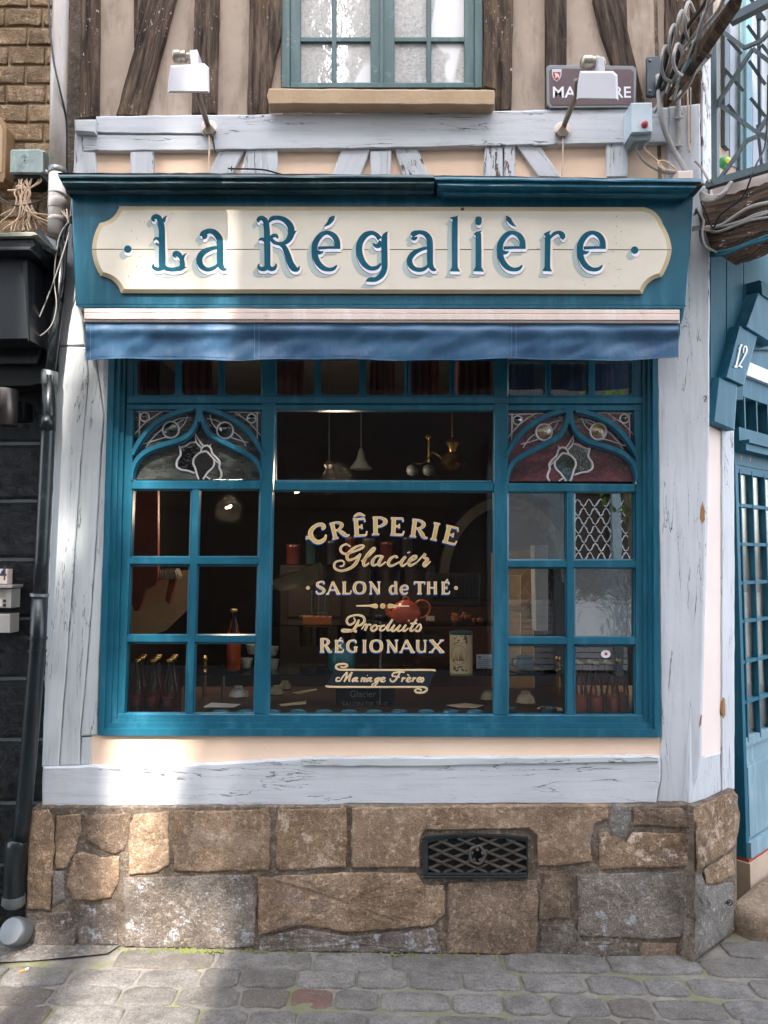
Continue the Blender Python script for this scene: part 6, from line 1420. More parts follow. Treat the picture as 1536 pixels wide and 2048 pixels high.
t = thing('intercom', 'beige intercom panel with speaker grid and buttons at the left edge', 'intercom', tuple(FP.at(5, 1266, 0)))
mi_ = plain('intercom_metal', lin((186, 180, 172)), .35, .3)
b = B(); b.prism([(-30, 1178), (15, 1178), (23.5, 1178), (22, 1216), (-30, 1215)], FP, .045, -.03, 1); b.done('upper_case', mi_, t)
b = B(); b.prism([(-30, 1228), (21, 1228), (20, 1266), (-30, 1265)], FP, .045, -.03, 1); b.done('lower_case', mi_, t)
b = B(); b.prism([(-30, 1170), (26, 1170), (23, 1176), (-30, 1176)], FP, .06, -.03, .5); b.done('rain_hood', mi_, t)
b = B()
for i in range(7):
    for j in range(8): b.disk(-1 + i * 2, 1181 + j * 1.9, .55, FP, .0455, 5)
b.done('speaker_holes', m_blackm, t, kind='stuff')
for x, y in ((8.8, 1202), (8.8, 1210.5)):
    b = B(); b.prism([(x - 2.6, y - 3), (x + 2.6, y - 3), (x + 2.6, y + 3), (x - 2.6, y + 3)], FP, .0475, .044, .4); b.done('button', m_dgrey, t)
b = B(); b.prism([(-2, 1199), (3.5, 1199), (3.5, 1212), (-2, 1212)], FP, .0465, .044); b.done('name_card', m_cass, t)

# ------------------------------------------------------------------ cellar grille
gr_ = thing('cellar_grille', 'cast iron lattice grille with round centre set in the stone plinth', 'grille', tuple(FP.at(955, 1757, .04)))
def gx(x, y): return (820 + x / 5.69, 1640 + y / 5.69)
oo = [gx(*p) for p in ((150, 215), (220, 200), (480, 178), (760, 172), (1050, 180), (1300, 205), (1345, 205), (1345, 660), (150, 664))]
ii = [gx(*p) for p in ((205, 262), (240, 250), (480, 210), (760, 200), (1050, 212), (1290, 240), (1330, 250), (1330, 600), (205, 600))]
b = B(); n = 9; f_ = [FP.at(x, y, .066) for x, y in oo]; g_ = [FP.at(x, y, .062) for x, y in ii]
b.add(f_ + g_ + [p + V((0, .05, 0)) for p in f_] + [p + V((0, .04, 0)) for p in g_], [(i, (i + 1) % n, n + (i + 1) % n, n + i) for i in range(n)] + [(n + i, n + (i + 1) % n, 3 * n + (i + 1) % n, 3 * n + i) for i in range(n)] + [(i, 2 * n + i, 2 * n + (i + 1) % n, (i + 1) % n) for i in range(n)])
b.done('grille_frame', m_gratef, gr_)
b = B(); b.prism([gx(150, 640), gx(1345, 636), gx(1345, 664), gx(150, 668)], FP, .072, .03, 1); b.prism([gx(180, 615), gx(1320, 612), gx(1320, 628), gx(180, 631)], FP, .068, .03, .8); b.done('grille_sill', m_gratef, gr_)
b = B(); b.prism([gx(190, 190), gx(1340, 190), gx(1340, 650), gx(190, 650)], FP, .0482, .0475); b.done('dark_opening', m_blackm, gr_)
def ytop(x): return 262 - 62 * max(0, 1 - ((x - 765) / 560) ** 2)
for sgn in (1, -1):
    for k in range(-4, 6):
        xa = 160 + k * 268 if sgn > 0 else 1370 - k * 268
        # line with slope 80/140 per cell going down to the right/left from y=150
        pts = []
        for s_ in range(0, 120):
            x = xa + sgn * s_ * 14; y = 160 + s_ * 6.3
            if 208 < x < 1328 and ytop(x) - 4 < y < 602 and math.hypot(x - 765, (y - 400) * 1.0) > 92: pts.append((x, y))
            else:
                if len(pts) > 1:
                    b = B(); b.ribbon([gx(*pts[0]) + (5.0,), gx(*pts[-1]) + (5.0,)], FP, .059 + .002 * (sgn > 0), .014, 1); b.ribbon([gx(*pts[0]) + (2.2,), gx(*pts[-1]) + (2.2,)], FP, .062 + .002 * (sgn > 0), .004, 1); b.done('lattice_bar', m_grate, gr_)
                pts = []
        if len(pts) > 1:
            b = B(); b.ribbon([gx(*pts[0]) + (5.0,), gx(*pts[-1]) + (5.0,)], FP, .059 + .002 * (sgn > 0), .014, 1); b.done('lattice_bar', m_grate, gr_)
b = B(); b.tube([FP.at(*gx(765 + 84 * math.cos(a) * (1 + .06 * math.cos(5 * a)), 398 + 98 * math.sin(a) * (1 + .06 * math.cos(5 * a))), .062) for a in [k * math.pi / 20 for k in range(40)]], .0062, 8, True); b.done('centre_ring', m_grate, gr_, smooth=True)
for k in range(5):
    a = k * 2 * math.pi / 5 - math.pi / 2; b = B(); b.tube([FP.at(*gx(765 + 78 * math.cos(a), 398 + 90 * math.sin(a)), .062), FP.at(*gx(765 + 50 * math.cos(a), 398 + 55 * math.sin(a)), .062)], [.006, .008], 7); b.done('ring_cusp', m_grate, gr_)

# small litter
c = GP.at(47, 1947); d_ = (GP.at(56, 1944) - GP.at(41, 1950)).normalized(); b = B(); b.mi = 0; b.tube([c - d_ * .016 + V((0, 0, .012)), c + V((0, 0, .011)) + d_ * .006], .004, 8); b.mi = 1; b.tube([c + d_ * .006 + V((0, 0, .011)), c + d_ * .018 + V((0, 0, .011))], .004, 8)
b.done('cigarette_end', [plain('orange_filter', lin((226, 130, 60)), .7, bump=0), m_white], label='orange cigarette end lying on the pavement near the drain outlet', cat='cigarette end')
# ------------------------------------------------------------------ room behind the shop window
RX0, RX1 = sx0 - .35, sx1 + .45; RY0, RY1 = 3.34, 6.4; RZ0, RZ1 = -.1, 2.95
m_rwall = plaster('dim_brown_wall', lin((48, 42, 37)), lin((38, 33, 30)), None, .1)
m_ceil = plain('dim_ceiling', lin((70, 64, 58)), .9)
def rbox(name, a, c, mat): b = B(); b.box(a, c); return b.done(name, mat, bld)
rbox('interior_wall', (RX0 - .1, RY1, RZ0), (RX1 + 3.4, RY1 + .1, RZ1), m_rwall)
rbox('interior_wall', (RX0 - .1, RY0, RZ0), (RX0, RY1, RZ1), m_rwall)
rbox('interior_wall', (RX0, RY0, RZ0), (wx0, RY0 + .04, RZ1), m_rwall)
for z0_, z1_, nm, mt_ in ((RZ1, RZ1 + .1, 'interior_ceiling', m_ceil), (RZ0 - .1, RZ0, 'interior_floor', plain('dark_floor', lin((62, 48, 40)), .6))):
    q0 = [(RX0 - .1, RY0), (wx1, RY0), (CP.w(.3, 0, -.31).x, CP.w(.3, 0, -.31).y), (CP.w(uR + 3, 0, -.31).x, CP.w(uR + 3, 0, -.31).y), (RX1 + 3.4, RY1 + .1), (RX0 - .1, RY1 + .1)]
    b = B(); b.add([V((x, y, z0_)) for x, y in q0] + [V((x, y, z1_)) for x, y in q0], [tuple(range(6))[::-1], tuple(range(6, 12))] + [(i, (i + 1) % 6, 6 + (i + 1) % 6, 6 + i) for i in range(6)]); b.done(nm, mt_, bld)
I = lambda px, py, y: YP(y).at(px, py)
def pxm(y): return y / FPX               # metres per pixel at depth y
# window board and table
zs_ = I(700, 1452, 3.2).z
m_wood = plain('brown_table_wood', lin((122, 78, 48)), .35, var=.3, sc=6)
m_woodd = plain('dark_table_wood', lin((70, 44, 32)), .4, var=.3, sc=6)
b = B(); b.box((sx0 + .02, 3.18, zs_ - .03), (sx1 - .02, 3.33, zs_)); b.done('window_board', m_teal, win)
zt_ = I(700, 1413, 3.5).z
tb = thing('long_table', 'long brown wooden table standing behind the shop window', 'table', (0, 3.7, RZ0))
b = B(); b.box((RX0 + .1, 3.36, zt_ - .03), (1.37, 4.05, zt_), .006); b.done('table_top', m_woodd, tb)
for x in (RX0 + .2, 0, 1.25):
    for y in (3.42, 3.98): b = B(); b.box((x, y, RZ0), (x + .05, y + .05, zt_ - .03)); b.done('leg', m_woodd, tb)
b = B(); b.box((I(1158, 0, 3.45).x, 3.30, zt_ + .001), (1.36, 3.9, zt_ + .03), .004)
b.done('pale_board', plain('pale_pine', lin((214, 176, 134)), .5, var=.3, sc=14), label='pale pine board lying behind the lower right pane', cat='board')
# ledge for bottles at the left
# bottles
m_btl = clear('brown_bottle_glass', (.85, .74, .66, 1), .03)
m_cidr = clear('dark_cider', (.45, .10, .05, 1)); m_org = plain('orange_liquid', lin((236, 104, 44)), .15, var=.1, bump=0)
m_capg = plain('gold_cap', lin((200, 168, 100)), .3, .8, bump=0)
def bottle(px, ptop, y, h, r, label, group, liquid=None, fill=.42, gm=None):
    c = I(px, ptop, y); z0_ = c.z - h; t = thing('bottle', label, 'bottle', (c.x, y, z0_), group)
    b = B(); b.lathe((c.x, y, z0_), [(r * .85, 0), (r, .008), (r, h * .5), (r * .92, h * .58), (r * .42, h * .8), (r * .36, h * .95), (r * .4, h * .965)], 18); b.done('bottle_glass', gm or m_btl, t, smooth=True)
    b = B(); b.lathe((c.x, y, z0_), [(r * .78, .006), (r * .9, .014), (r * .9, h * fill), (0.001, h * fill + .001)], 16); b.done('liquid', liquid or plain('cider_liquid', lin((86, 34, 20)), .3, bump=0), t, smooth=50)
    b = B(); b.lathe((c.x, y, z0_ + h * .955), [(r * .4, 0), (r * .46, .002), (r * .46, h * .035), (r * .38, h * .045)], 14); b.done('cap', m_capg, t, smooth=50)
    return t
lq = plain('cider_red', lin((140, 44, 30)), .3, bump=0)
rowd = ((275.4, 307.7, 339.6), (284, 315, 346.7), (287.5, 318, 350.4)); ty = (1318, 1313.5, 1309); dn = (3.235, 3.32, 3.40)
for r_i, rn in enumerate(('front', 'middle', 'back')):
    for c_i, cn in enumerate(('left', 'centre', 'right')):
        bottle(rowd[r_i][c_i], ty[r_i], dn[r_i], .285, .031, 'cider bottle in the %s row, %s one, behind the lower left pane' % (rn, cn), 'cider bottles behind the lower left pane', lq)
bottle(468, 1218, 3.45, .285, .036, 'tall bottle of orange juice standing on the glass shelf', None, m_org, .56, clear('clear_bottle_glass', (.9, .85, .8, 1)))
lqa = plain('amber_liquid', lin((236, 116, 44)), .2, bump=0)
for k, (px, py, yy) in enumerate(((1152, 1320, 3.3), (1161, 1323, 3.24), (1180, 1320, 3.3), (1191.6, 1323, 3.24), (1213, 1320, 3.3), (1223.6, 1323, 3.24), (1237, 1317, 3.38), (1243, 1320, 3.3))):
    bottle(px, py, yy, .28, .029, 'amber filled bottle behind the lower right pane, number %s from the left' % ('one', 'two', 'three', 'four', 'five', 'six', 'seven', 'eight')[k], 'amber bottles behind the lower right pane', lqa, .46, clear('pale_bottle_glass_%d' % k, (.97, .95, .92, 1)))
# jars in a row along the board: only their blue lids show
m_lid = plain('blue_lid', lin((70, 140, 172)), .35, .2, var=.1, bump=0)
names2 = ['first', 'second', 'third', 'fourth', 'fifth', 'sixth', 'seventh', 'eighth', 'ninth', 'tenth', 'eleventh']
for k, px in enumerate((441, 491, 545, 596, 647.5, 698, 748, 799, 852, 902, 950)):
    c = I(px, 1421.5, 3.27); r = .034; t = thing('jam_jar', names2[k] + ' jam jar from the left with a round blue lid on the window board', 'jar', (c.x, 3.27, c.z - .09), 'jam jars with blue lids along the window board')
    b = B(); b.lathe((c.x, 3.27, c.z - .09), [(r * .9, 0), (r, .006), (r, .07), (r * .85, .076)], 16); b.done('jar_glass', m_btl, t, smooth=50)
    b = B(); b.lathe((c.x, 3.27, c.z - .014), [(r * .98, 0), (r * 1.02, .003), (r * 1.02, .011), (r * .9, .014), (r * .86, .012), (.001, .0115)], 22); b.done('lid', m_lid, t, smooth=50)
# brass and glass display stand
stand = thing('display_stand', 'glass display stand with brass posts and a chrome middle rod', 'display stand', (0, 3.5, zt_))
YS = 3.42
zsh = I(460, 1347, YS).z; zsu = I(760, 1249, 3.62).z
xa_, xb_ = I(398, 0, YS).x, I(1127, 0, YS).x
m_shelf = clear('shelf_glass', (.72, .82, .8, 1), .02)
b = B(); b.box((xa_ - .01, YS - .03, zsh - .006), (xb_ + .01, YS + .33, zsh)); b.done('lower_glass_shelf', m_shelf, stand)
b = B(); b.box((I(540, 0, 3.62).x, 3.60, zsu - .006), (I(992, 0, 3.62).x, 3.86, zsu)); b.done('upper_glass_shelf', m_shelf, stand)
for x in (xa_, xb_):
    for yy in (YS - .02, YS + .32):
        b = B(); b.tube([V((x, yy, zt_)), V((x, yy, zsh + .01))], .011, 12); b.lathe((x, yy, zsh + .008), [(.004, 0), (.013, .008), (.015, .017), (.013, .026), (.003, .033)], 14); b.done('brass_post', m_brass, stand, smooth=60)
xm = I(761, 0, 3.5).x
b = B(); b.tube([V((xm, 3.5, zt_)), V((xm, 3.5, zsu + .02))], .0055, 10); b.done('chrome_rod', m_chrome, stand, smooth=60)
b = B(); b.tube([V((I(463, 0, 3.7).x, 3.72, zt_)), V((I(463, 0, 3.7).x, 3.72, zsh))], .011, 10); b.done('chrome_rod', m_chrome, stand, smooth=60)
# teapot
def teapot(px, pb, y, s, mat, label, spout_dir=-1):
    c = I(px, pb, y); X, Z_ = c.x, c.z; t = thing('teapot', label, 'teapot', (X, y, Z_))
    b = B(); b.lathe((X, y, Z_), [(s * .5, 0), (s * .62, s * .04), (s * .93, s * .35), (s, s * .68), (s * .93, s * 1.0), (s * .66, s * 1.3), (s * .45, s * 1.42)], 28); b.done('pot_body', mat, t, smooth=60)
    b = B(); b.lathe((X, y, Z_ + s * 1.4), [(s * .46, 0), (s * .4, s * .06), (s * .2, s * .13), (.001, s * .15)], 24); b.tube([V((X + s * .2 * math.cos(a), y, Z_ + s * 1.56 + s * .17 * math.sin(a))) for a in [k * math.pi / 8 for k in range(16)]], s * .05, 8, True); b.done('lid', mat, t, smooth=60)
    d = spout_dir
    b = B(); q = crom([(X + d * s * .75, y, Z_ + s * .5, s * .26), (X + d * s * 1.1, y, Z_ + s * .62, s * .2), (X + d * s * 1.3, y, Z_ + s * .95, s * .15), (X + d * s * 1.5, y, Z_ + s * 1.28, s * .12)], 5); b.tube([V(p[:3]) for p in q], [p[3] for p in q], 12); b.done('spout', mat, t, smooth=60)
    b = B(); q = crom([(X - d * s * .62, y, Z_ + s * 1.25), (X - d * s * .95, y, Z_ + s * 1.5), (X - d * s * 1.4, y, Z_ + s * 1.4), (X - d * s * 1.6, y, Z_ + s * 1.0), (X - d * s * 1.4, y, Z_ + s * .5), (X - d * s * .9, y, Z_ + s * .32)], 5); b.tube([V(p) for p in q], s * .075, 8); b.done('handle', mat, t, smooth=60)
m_terra = plain('terracotta_glaze', lin((216, 106, 80)), .2, var=.06, bump=0)
teapot(812, 1246, 3.66, .074, m_terra, 'terracotta glazed teapot on the upper glass shelf')
c = I(683, 1346, 3.55); s = .066; m_tq = plain('turquoise_glaze', lin((52, 112, 118)), .25, bump=0)
t = thing('covered_jar', 'turquoise covered jar on the lower glass shelf behind the lettering', 'jar', (c.x, 3.55, c.z))
b = B(); b.lathe((c.x, 3.55, c.z), [(s * .8, 0), (s, s * .3), (s, s * 1.2), (s * .8, s * 1.7), (s * .5, s * 1.9)], 24); b.done('jar_body', m_tq, t, smooth=60)
b = B(); b.lathe((c.x, 3.55, c.z + s * 1.9), [(s * .55, 0), (s * .4, s * .2), (s * .12, s * .3), (s * .2, s * .42), (s * .14, s * .55), (.001, s * .6)], 18); b.done('lid', m_tq, t, smooth=60)
# printed tin
c = I(922.5, 1348, 3.47); r = 22.5 * pxm(3.47); h_ = 84 * pxm(3.47)
t = thing('tea_tin', 'tall cream tea tin printed with flowers and a landscape medallion', 'tin', (c.x, 3.47, c.z))
def tinm():
    m = M('printed_tin'); m.col(m.mix(m.bw(m.noise(m.coord(), 9, 3), .4, .6), lin((238, 220, 180)), lin((222, 200, 158)))); m.set(Roughness=.3); return m.m
b = B(); b.lathe((c.x, 3.47, c.z), [(r, 0), (r, h_ * .93)], 32); b.done('tin_body', tinm(), t, smooth=60)
b = B(); b.lathe((c.x, 3.47, c.z + h_ * .93), [(r * 1.02, 0), (r * 1.03, .002), (r * 1.03, h_ * .06), (r * .95, h_ * .07), (.001, h_ * .07)], 32); b.lathe((c.x, 3.47, c.z), [(r * 1.02, 0), (r * 1.02, h_ * .02), (r, h_ * .025)], 32); b.done('tin_rim', plain('navy_rim', lin((62, 92, 96)), .35, bump=0), t, smooth=60)
def cyl(px, py, out=.0008):                # point on the tin's surface seen at this pixel
    d = ray(px, py); o = CAM - V((c.x, 3.47, 0)); R_ = r + out; a_ = d.x ** 2 + d.y ** 2; b_ = o.x * d.x + o.y * d.y; cc_ = o.x ** 2 + o.y ** 2 - R_ ** 2; D_ = max(0, b_ * b_ - a_ * cc_); return CAM + d * ((-b_ - math.sqrt(D_)) / a_)
b = B(); b.mi = 0; b.tube([cyl(918 + 15 * math.cos(a), 1310 + 19 * math.sin(a)) for a in [k * math.pi / 14 for k in range(28)]], .0009, 4, True)
b.mi = 1
for dx, w_, h2 in ((-10, 3, 12), (-6, 2, 22), (-3, 3, 9), (2, 4, 17), (5, 2, 24), (8, 3, 11)):
    b.add([cyl(918 + dx - w_ / 2, 1322), cyl(918 + dx + w_ / 2, 1322), cyl(918 + dx, 1322 - h2)], [(0, 1, 2)])
b.add([cyl(905, 1322), cyl(931, 1321), cyl(926, 1327), cyl(910, 1327)], [(0, 1, 2, 3)])
rr_ = random.Random(5)
for k in range(34):
    side = k % 2; px = 908 + rr_.random() * 26; py = (1280 + rr_.uniform(-7, 8)) if side else (1337 + rr_.uniform(-6, 5)); b.mi = 2 + k % 3; r_s = rr_.uniform(1.2, 2.6)
    b.add([cyl(px + r_s * math.cos(a), py + r_s * .8 * math.sin(a), .001) for a in [j * math.pi / 3 for j in range(6)]], [tuple(range(6))])
b.done('printed_picture', [plain('print_brown', lin((120, 84, 52)), .5, bump=0), plain('print_ochre', lin((132, 96, 48)), .5, bump=0), plain('print_blue', lin((52, 76, 110)), .5, bump=0), plain('print_red', lin((140, 58, 48)), .5, bump=0), plain('print_green', lin((98, 106, 62)), .5, bump=0)], t)
# cards in little wire easels
def card(x0, x1, y0, y1, yd, mat, label, lines=0, mat2=None, clip=True):
    t = thing('price_card', label, 'card', tuple(I((x0 + x1) / 2, y1 + 10, yd)))
    b = B(); b.prism([(x0, y0), (x1, y0), (x1, y1), (x0, y1)], YP(yd), 0, -.003); b.done('card_sheet', mat, t)
    if lines:
        b = B()
        for k in range(lines): b.prism([(x0 + 3, y0 + 10 + k * 4), (x1 - 3 - (k % 3) * 3, y0 + 10 + k * 4), (x1 - 3 - (k % 3) * 3, y0 + 11.2 + k * 4), (x0 + 3, y0 + 11.2 + k * 4)], YP(yd), .0008, 0)
        b.prism([(x0 + 3, y0 + 3), (x0 + 9, y0 + 3), (x0 + 9, y0 + 8), (x0 + 3, y0 + 8)], YP(yd), .0009, 0); b.done('card_print', mat2 or m_ltln, t)
    if clip:
        b = B(); m_ = (x0 + x1) / 2
        for dx in (-4, 4): b.tube([YP(yd).at(m_ + dx - 2, y1 - 3, .004), YP(yd).at(m_ + dx + 3, y1 + 4, .01), YP(yd).at(m_ + dx, y1 + 12, .004), YP(yd).at(m_ + dx + 4, y1 + 8, -.01)], .0012, 5)
        b.done('wire_easel', m_chrome, t)
card(852, 869, 1232, 1242, 3.62, plain('cream_card', lin((220, 196, 150)), .8, bump=0), 'small cream price card in a wire easel beside the teapot')
card(953, 986, 1309, 1337, 3.45, m_boxb, 'white printed card in a wire easel beside the tea tin', 5, plain('faint_print', lin((110, 116, 140)), .8, bump=0))
card(839, 878, 1259, 1316, 3.75, plain('dark_card', lin((70, 66, 58)), .8, bump=0), 'dark menu card hanging behind the glass shelf', 8, plain('dim_print', lin((110, 104, 92)), .8, bump=0), False)
# wooden box with straws in glass tubes
t = thing('wooden_box', 'orange brown wooden box on the upper glass shelf', 'box', tuple(I(632, 1253, 3.64)))
b = B(); b.prism([(605, 1234), (661, 1235), (661, 1250), (605, 1250)], YP(3.64), .0, -.1, .8); b.prism([(605, 1251), (661, 1251), (661, 1254), (605, 1254)], YP(3.64), .004, -.1); b.done('box_body', plain('orange_wood', lin((176, 98, 52)), .5, var=.2, sc=20), t)
for k, px in enumerate((627, 641, 654)):
    b = B(); p = I(px, 1233, 3.67); b.lathe(p, [(.011, 0), (.0115, .1), (.0115, .125)], 12); b.done('glass_tube', clear('tube_glass_%d' % k, (.8, .85, .85, 1)), label=('left', 'middle', 'right')[k] + ' glass tube standing on the orange wooden box', cat='glass tube', group='glass tubes on the wooden box')
# bowls and cups
m_bowl = plain('cream_bowl', lin((222, 206, 168)), .25, var=.05, bump=0); m_bowlw = plain('white_cup', lin((214, 214, 206)), .25, bump=0); m_brim = plain('maroon_rim', lin((110, 44, 40)), .3, bump=0)
m_bluec = plain('blue_cup_glaze', lin((64, 108, 124)), .2, bump=0)
def bowl(px, ptop, y, r, mat, label, group, handle=0):
    c = I(px, ptop, y); h_ = r * 1.25; z0_ = c.z - h_; t = thing('bowl', label, 'bowl', (c.x, y, z0_), group)
    b = B(); b.lathe((c.x, y, z0_), [(r, .006), (r * .97, r * .3), (r * .82, r * .75), (r * .55, r * 1.0), (r * .48, r * 1.06), (r * .5, h_), (r * .42, h_), (r * .38, h_ - .004)], 26); b.done('bowl_body', mat, t, smooth=50)
    b = B(); b.lathe((c.x, y, z0_), [(r * .99, 0), (r * 1.02, .002), (r * 1.01, .007), (r * .99, .008)], 26); b.done('bowl_rim', m_brim, t, smooth=50)
    if handle: b = B(); b.tube([V((c.x + handle * r * .75, y - r * .5, z0_ + r * .8)), V((c.x + handle * r * 1.2, y - r * .6, z0_ + r * .75)), V((c.x + handle * r * 1.2, y - r * .6, z0_ + r * .25)), V((c.x + handle * r * .92, y - r * .45, z0_ + r * .12))], r * .08, 8); b.done('handle', mat, t, smooth=True)
    return t
gB = 'upturned bowls stacked on the table'
bowl(476, 1372, 3.5, .042, m_bowlw, 'white upturned cup beside the papers behind the second lower left pane', gB, 1)
bowl(553, 1371, 3.62, .036, m_bowl, 'cream upturned bowl at the left edge of the centre pane', gB)
bowl(570, 1362, 3.72, .034, m_bowl, 'further cream upturned bowl behind the left edge of the centre pane', gB)
bowl(976, 1381, 3.56, .037, m_bowl, 'cream upturned bowl at the right edge of the centre pane', gB, 1)
bowl(1051, 1383, 3.5, .045, m_bowl, 'cream upturned bowl on a dark base behind the lower right pane', gB)
for k, (px, py, yy) in enumerate(((1019, 1427 - 12, 3.4), (1097, 1416, 3.36))):
    c = I(px, py, yy); t = thing('cup', ('left', 'right')[k] + ' dark blue cup at the foot of the lower right pane', 'cup', (c.x, yy, c.z - .05)); b = B(); b.lathe((c.x, yy, c.z - .05), [(.02, 0), (.034, .012), (.037, .048), (.034, .05), (.032, .046), (.02, .01)], 22); b.done('cup_body', m_bluec, t, smooth=50)
c = I(1051, 1339, 3.5); r = 18 * pxm(3.5)
t = thing('milk_jug', 'blue glazed jug with handle on a saucer on the lower glass shelf', 'jug', (c.x, 3.5, c.z))
b = B(); b.lathe((c.x, 3.5, c.z), [(r * .75, 0), (r * .98, r * .25), (r * 1.02, r * .7), (r * .85, r * 1.15), (r * .95, r * 1.5), (r * .88, r * 1.5), (r * .8, r * 1.1)], 24); b.done('jug_body', m_bluec, t, smooth=50)
b = B(); b.tube([V(p) for p in crom([(c.x - r * .85, 3.48, c.z + r * 1.25), (c.x - r * 1.4, 3.48, c.z + r * 1.25), (c.x - r * 1.45, 3.48, c.z + r * .6), (c.x - r * .9, 3.48, c.z + r * .3)], 5)], r * .11, 8); b.done('handle', m_bluec, t, smooth=True)
b = B(); b.lathe((c.x + .005, 3.5, c.z - .014), [(r * 1.0, 0), (r * 1.9, .008), (r * 1.95, .012), (r * 1.2, .008), (.001, .008)], 30); b.done('saucer', m_bluec, label='blue saucer under the blue glazed jug', cat='saucer', smooth=50)
for k, (px, py, yy) in enumerate(((493, 1336, 3.52), (504, 1308, 3.56), (545, 1312, 3.6), (546, 1338, 3.58))):
    c = I(px, py, yy); t = thing('coffee_cup', ('lower left', 'upper left', 'upper right', 'lower right')[k] + ' of four dim coffee cups standing left of the lettering', 'cup', (c.x, yy, c.z), 'dim coffee cups on the left shelf'); b = B(); b.lathe((c.x, yy, c.z), [(.014, 0), (.02, .006), (.027, .036), (.029, .045), (.025, .04), (.016, .008)], 18); b.done('cup_body', plain('grey_cup', lin((150, 150, 142)), .3, bump=0) if k == 0 else bpy.data.materials['grey_cup'], t, smooth=50)
# papers
m_paper = plain('cream_paper', lin((226, 206, 170)), .8, bump=0); m_paperw = plain('white_paper', lin((232, 230, 232)), .8, bump=0)
def paper(pts, y0_, mat, label, lift=.004, tilt=.05):
    b = B(); p = [V((I(x, y, y0_).x, y0_ + (1400 - y) * .004, zt_ + lift + (1405 - y) * .0009)) for x, y in pts]; n = len(p); b.add(p + [q - V((0, 0, .002)) for q in p], [tuple(range(n)), tuple(range(2 * n - 1, n - 1, -1))] + [(i, n + i, n + (i + 1) % n, (i + 1) % n) for i in range(n)])
    b.done('folded_paper', mat, label=label, cat='paper', group='papers lying on the table')
paper([(408, 1404), (420, 1392), (480, 1396), (470, 1404)], 3.44, m_paperw, 'white folded paper behind the second lower left pane', .012)
paper([(582, 1386), (628, 1374), (631, 1378), (596, 1390)], 3.6, m_paper, 'upper cream leaflet near the left bowls', .02)
paper([(560, 1405), (612, 1394), (612, 1403), (565, 1409)], 3.5, m_paper, 'lower cream leaflet near the left bowls', .014)
paper([(893, 1402), (930, 1396), (968, 1402), (950, 1409), (915, 1408)], 3.48, m_paper, 'cream paper left of the right bowl', .01)
paper([(1072, 1405), (1085, 1399), (1121, 1404), (1121, 1412), (1095, 1408)], 3.42, m_paper, 'cream folded papers right of the bowl on its dark base', .012)
# blackboard with chalk text
t = thing('chalk_board', 'small black board with chalk writing below the tea banner', 'board', tuple(I(725, 1430, 3.52)))
b = B(); b.prism([(672, 1376), (790, 1376), (790, 1432), (672, 1432)], YP(3.52), 0, -.015, 1); b.done('board_panel', m_blackm, t)
m_chalk = plain('chalk', lin((120, 122, 124)), .9, bump=0)
text('SALON DE THE', 684, 776, 1413, YP(3.52), .001, m_chalk, t, bold=.005); text('Glacier', 700, 752, 1394, YP(3.52), .001, m_chalk, t)
b = B(); 
# nuts in a heap on the upper shelf
rr_ = random.Random(11); hp = thing('walnut_heap', 'heap of brown walnuts on the upper glass shelf above the tin', 'nuts', tuple(I(930, 1248, 3.66)))
for k in range(26):
    t = k / 25; px = 902 + 60 * rr_.random(); lay = rr_.random(); py = 1243 - lay * 20 * max(.15, 1 - abs(px - 922) / 42); c = I(px, py, 3.64 + rr_.uniform(0, .05)); r = rr_.uniform(.010, .014)
    b = B(); b.lathe(c - V((0, 0, r)), [(r * .3, 0), (r * .8, r * .3), (r, r), (r * .8, r * 1.7), (r * .2, r * 2)], 9); b.done('walnut', plain('walnut_shell', lin((150, 92, 56)), .7, var=.3, sc=60, bump=.6) if k == 0 else bpy.data.materials['walnut_shell'], hp, smooth=True)
# furniture and lamps deeper in the room
def ibox(name, px0, px1, py0, py1, y, dep, mat, label, cat):
    b = B(); b.prism([(px0, py0), (px1, py0), (px1, py1), (px0, py1)], YP(y), 0, -dep, 1); return b.done(name, mat, label=label, cat=cat)
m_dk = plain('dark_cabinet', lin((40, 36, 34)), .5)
cb = ibox('dresser', 560, 870, 1130, 1420, 4.9, .4, m_dk, 'dark dresser standing at the back of the room', 'dresser')
for k in range(5):
    b = B(); b.prism([(575 + k * 58, 1140), (625 + k * 58, 1140), (625 + k * 58, 1235), (575 + k * 58, 1235)], YP(4.9), .012, .0, 2); b.done('drawer_front', plain('drawer_wood', lin((58, 48, 42)), .5) if k == 0 else bpy.data.materials['drawer_wood'], cb)
cm = ibox('coffee_machine', 858, 960, 1148, 1212, 4.3, .35, m_dk, 'black coffee machine on a counter at the back right', 'coffee machine')
for k in range(6):
    b = B(); b.prism([(864 + k * 16, 1156), (876 + k * 16, 1156), (876 + k * 16, 1196), (864 + k * 16, 1196)], YP(4.3), .008, 0, 1); b.done('machine_panel', m_dgrey, cm)
ibox('counter', 840, 1000, 1214, 1420, 4.25, .6, m_woodd, 'dark wooden counter at the back right', 'counter')
rr_ = random.Random(8)
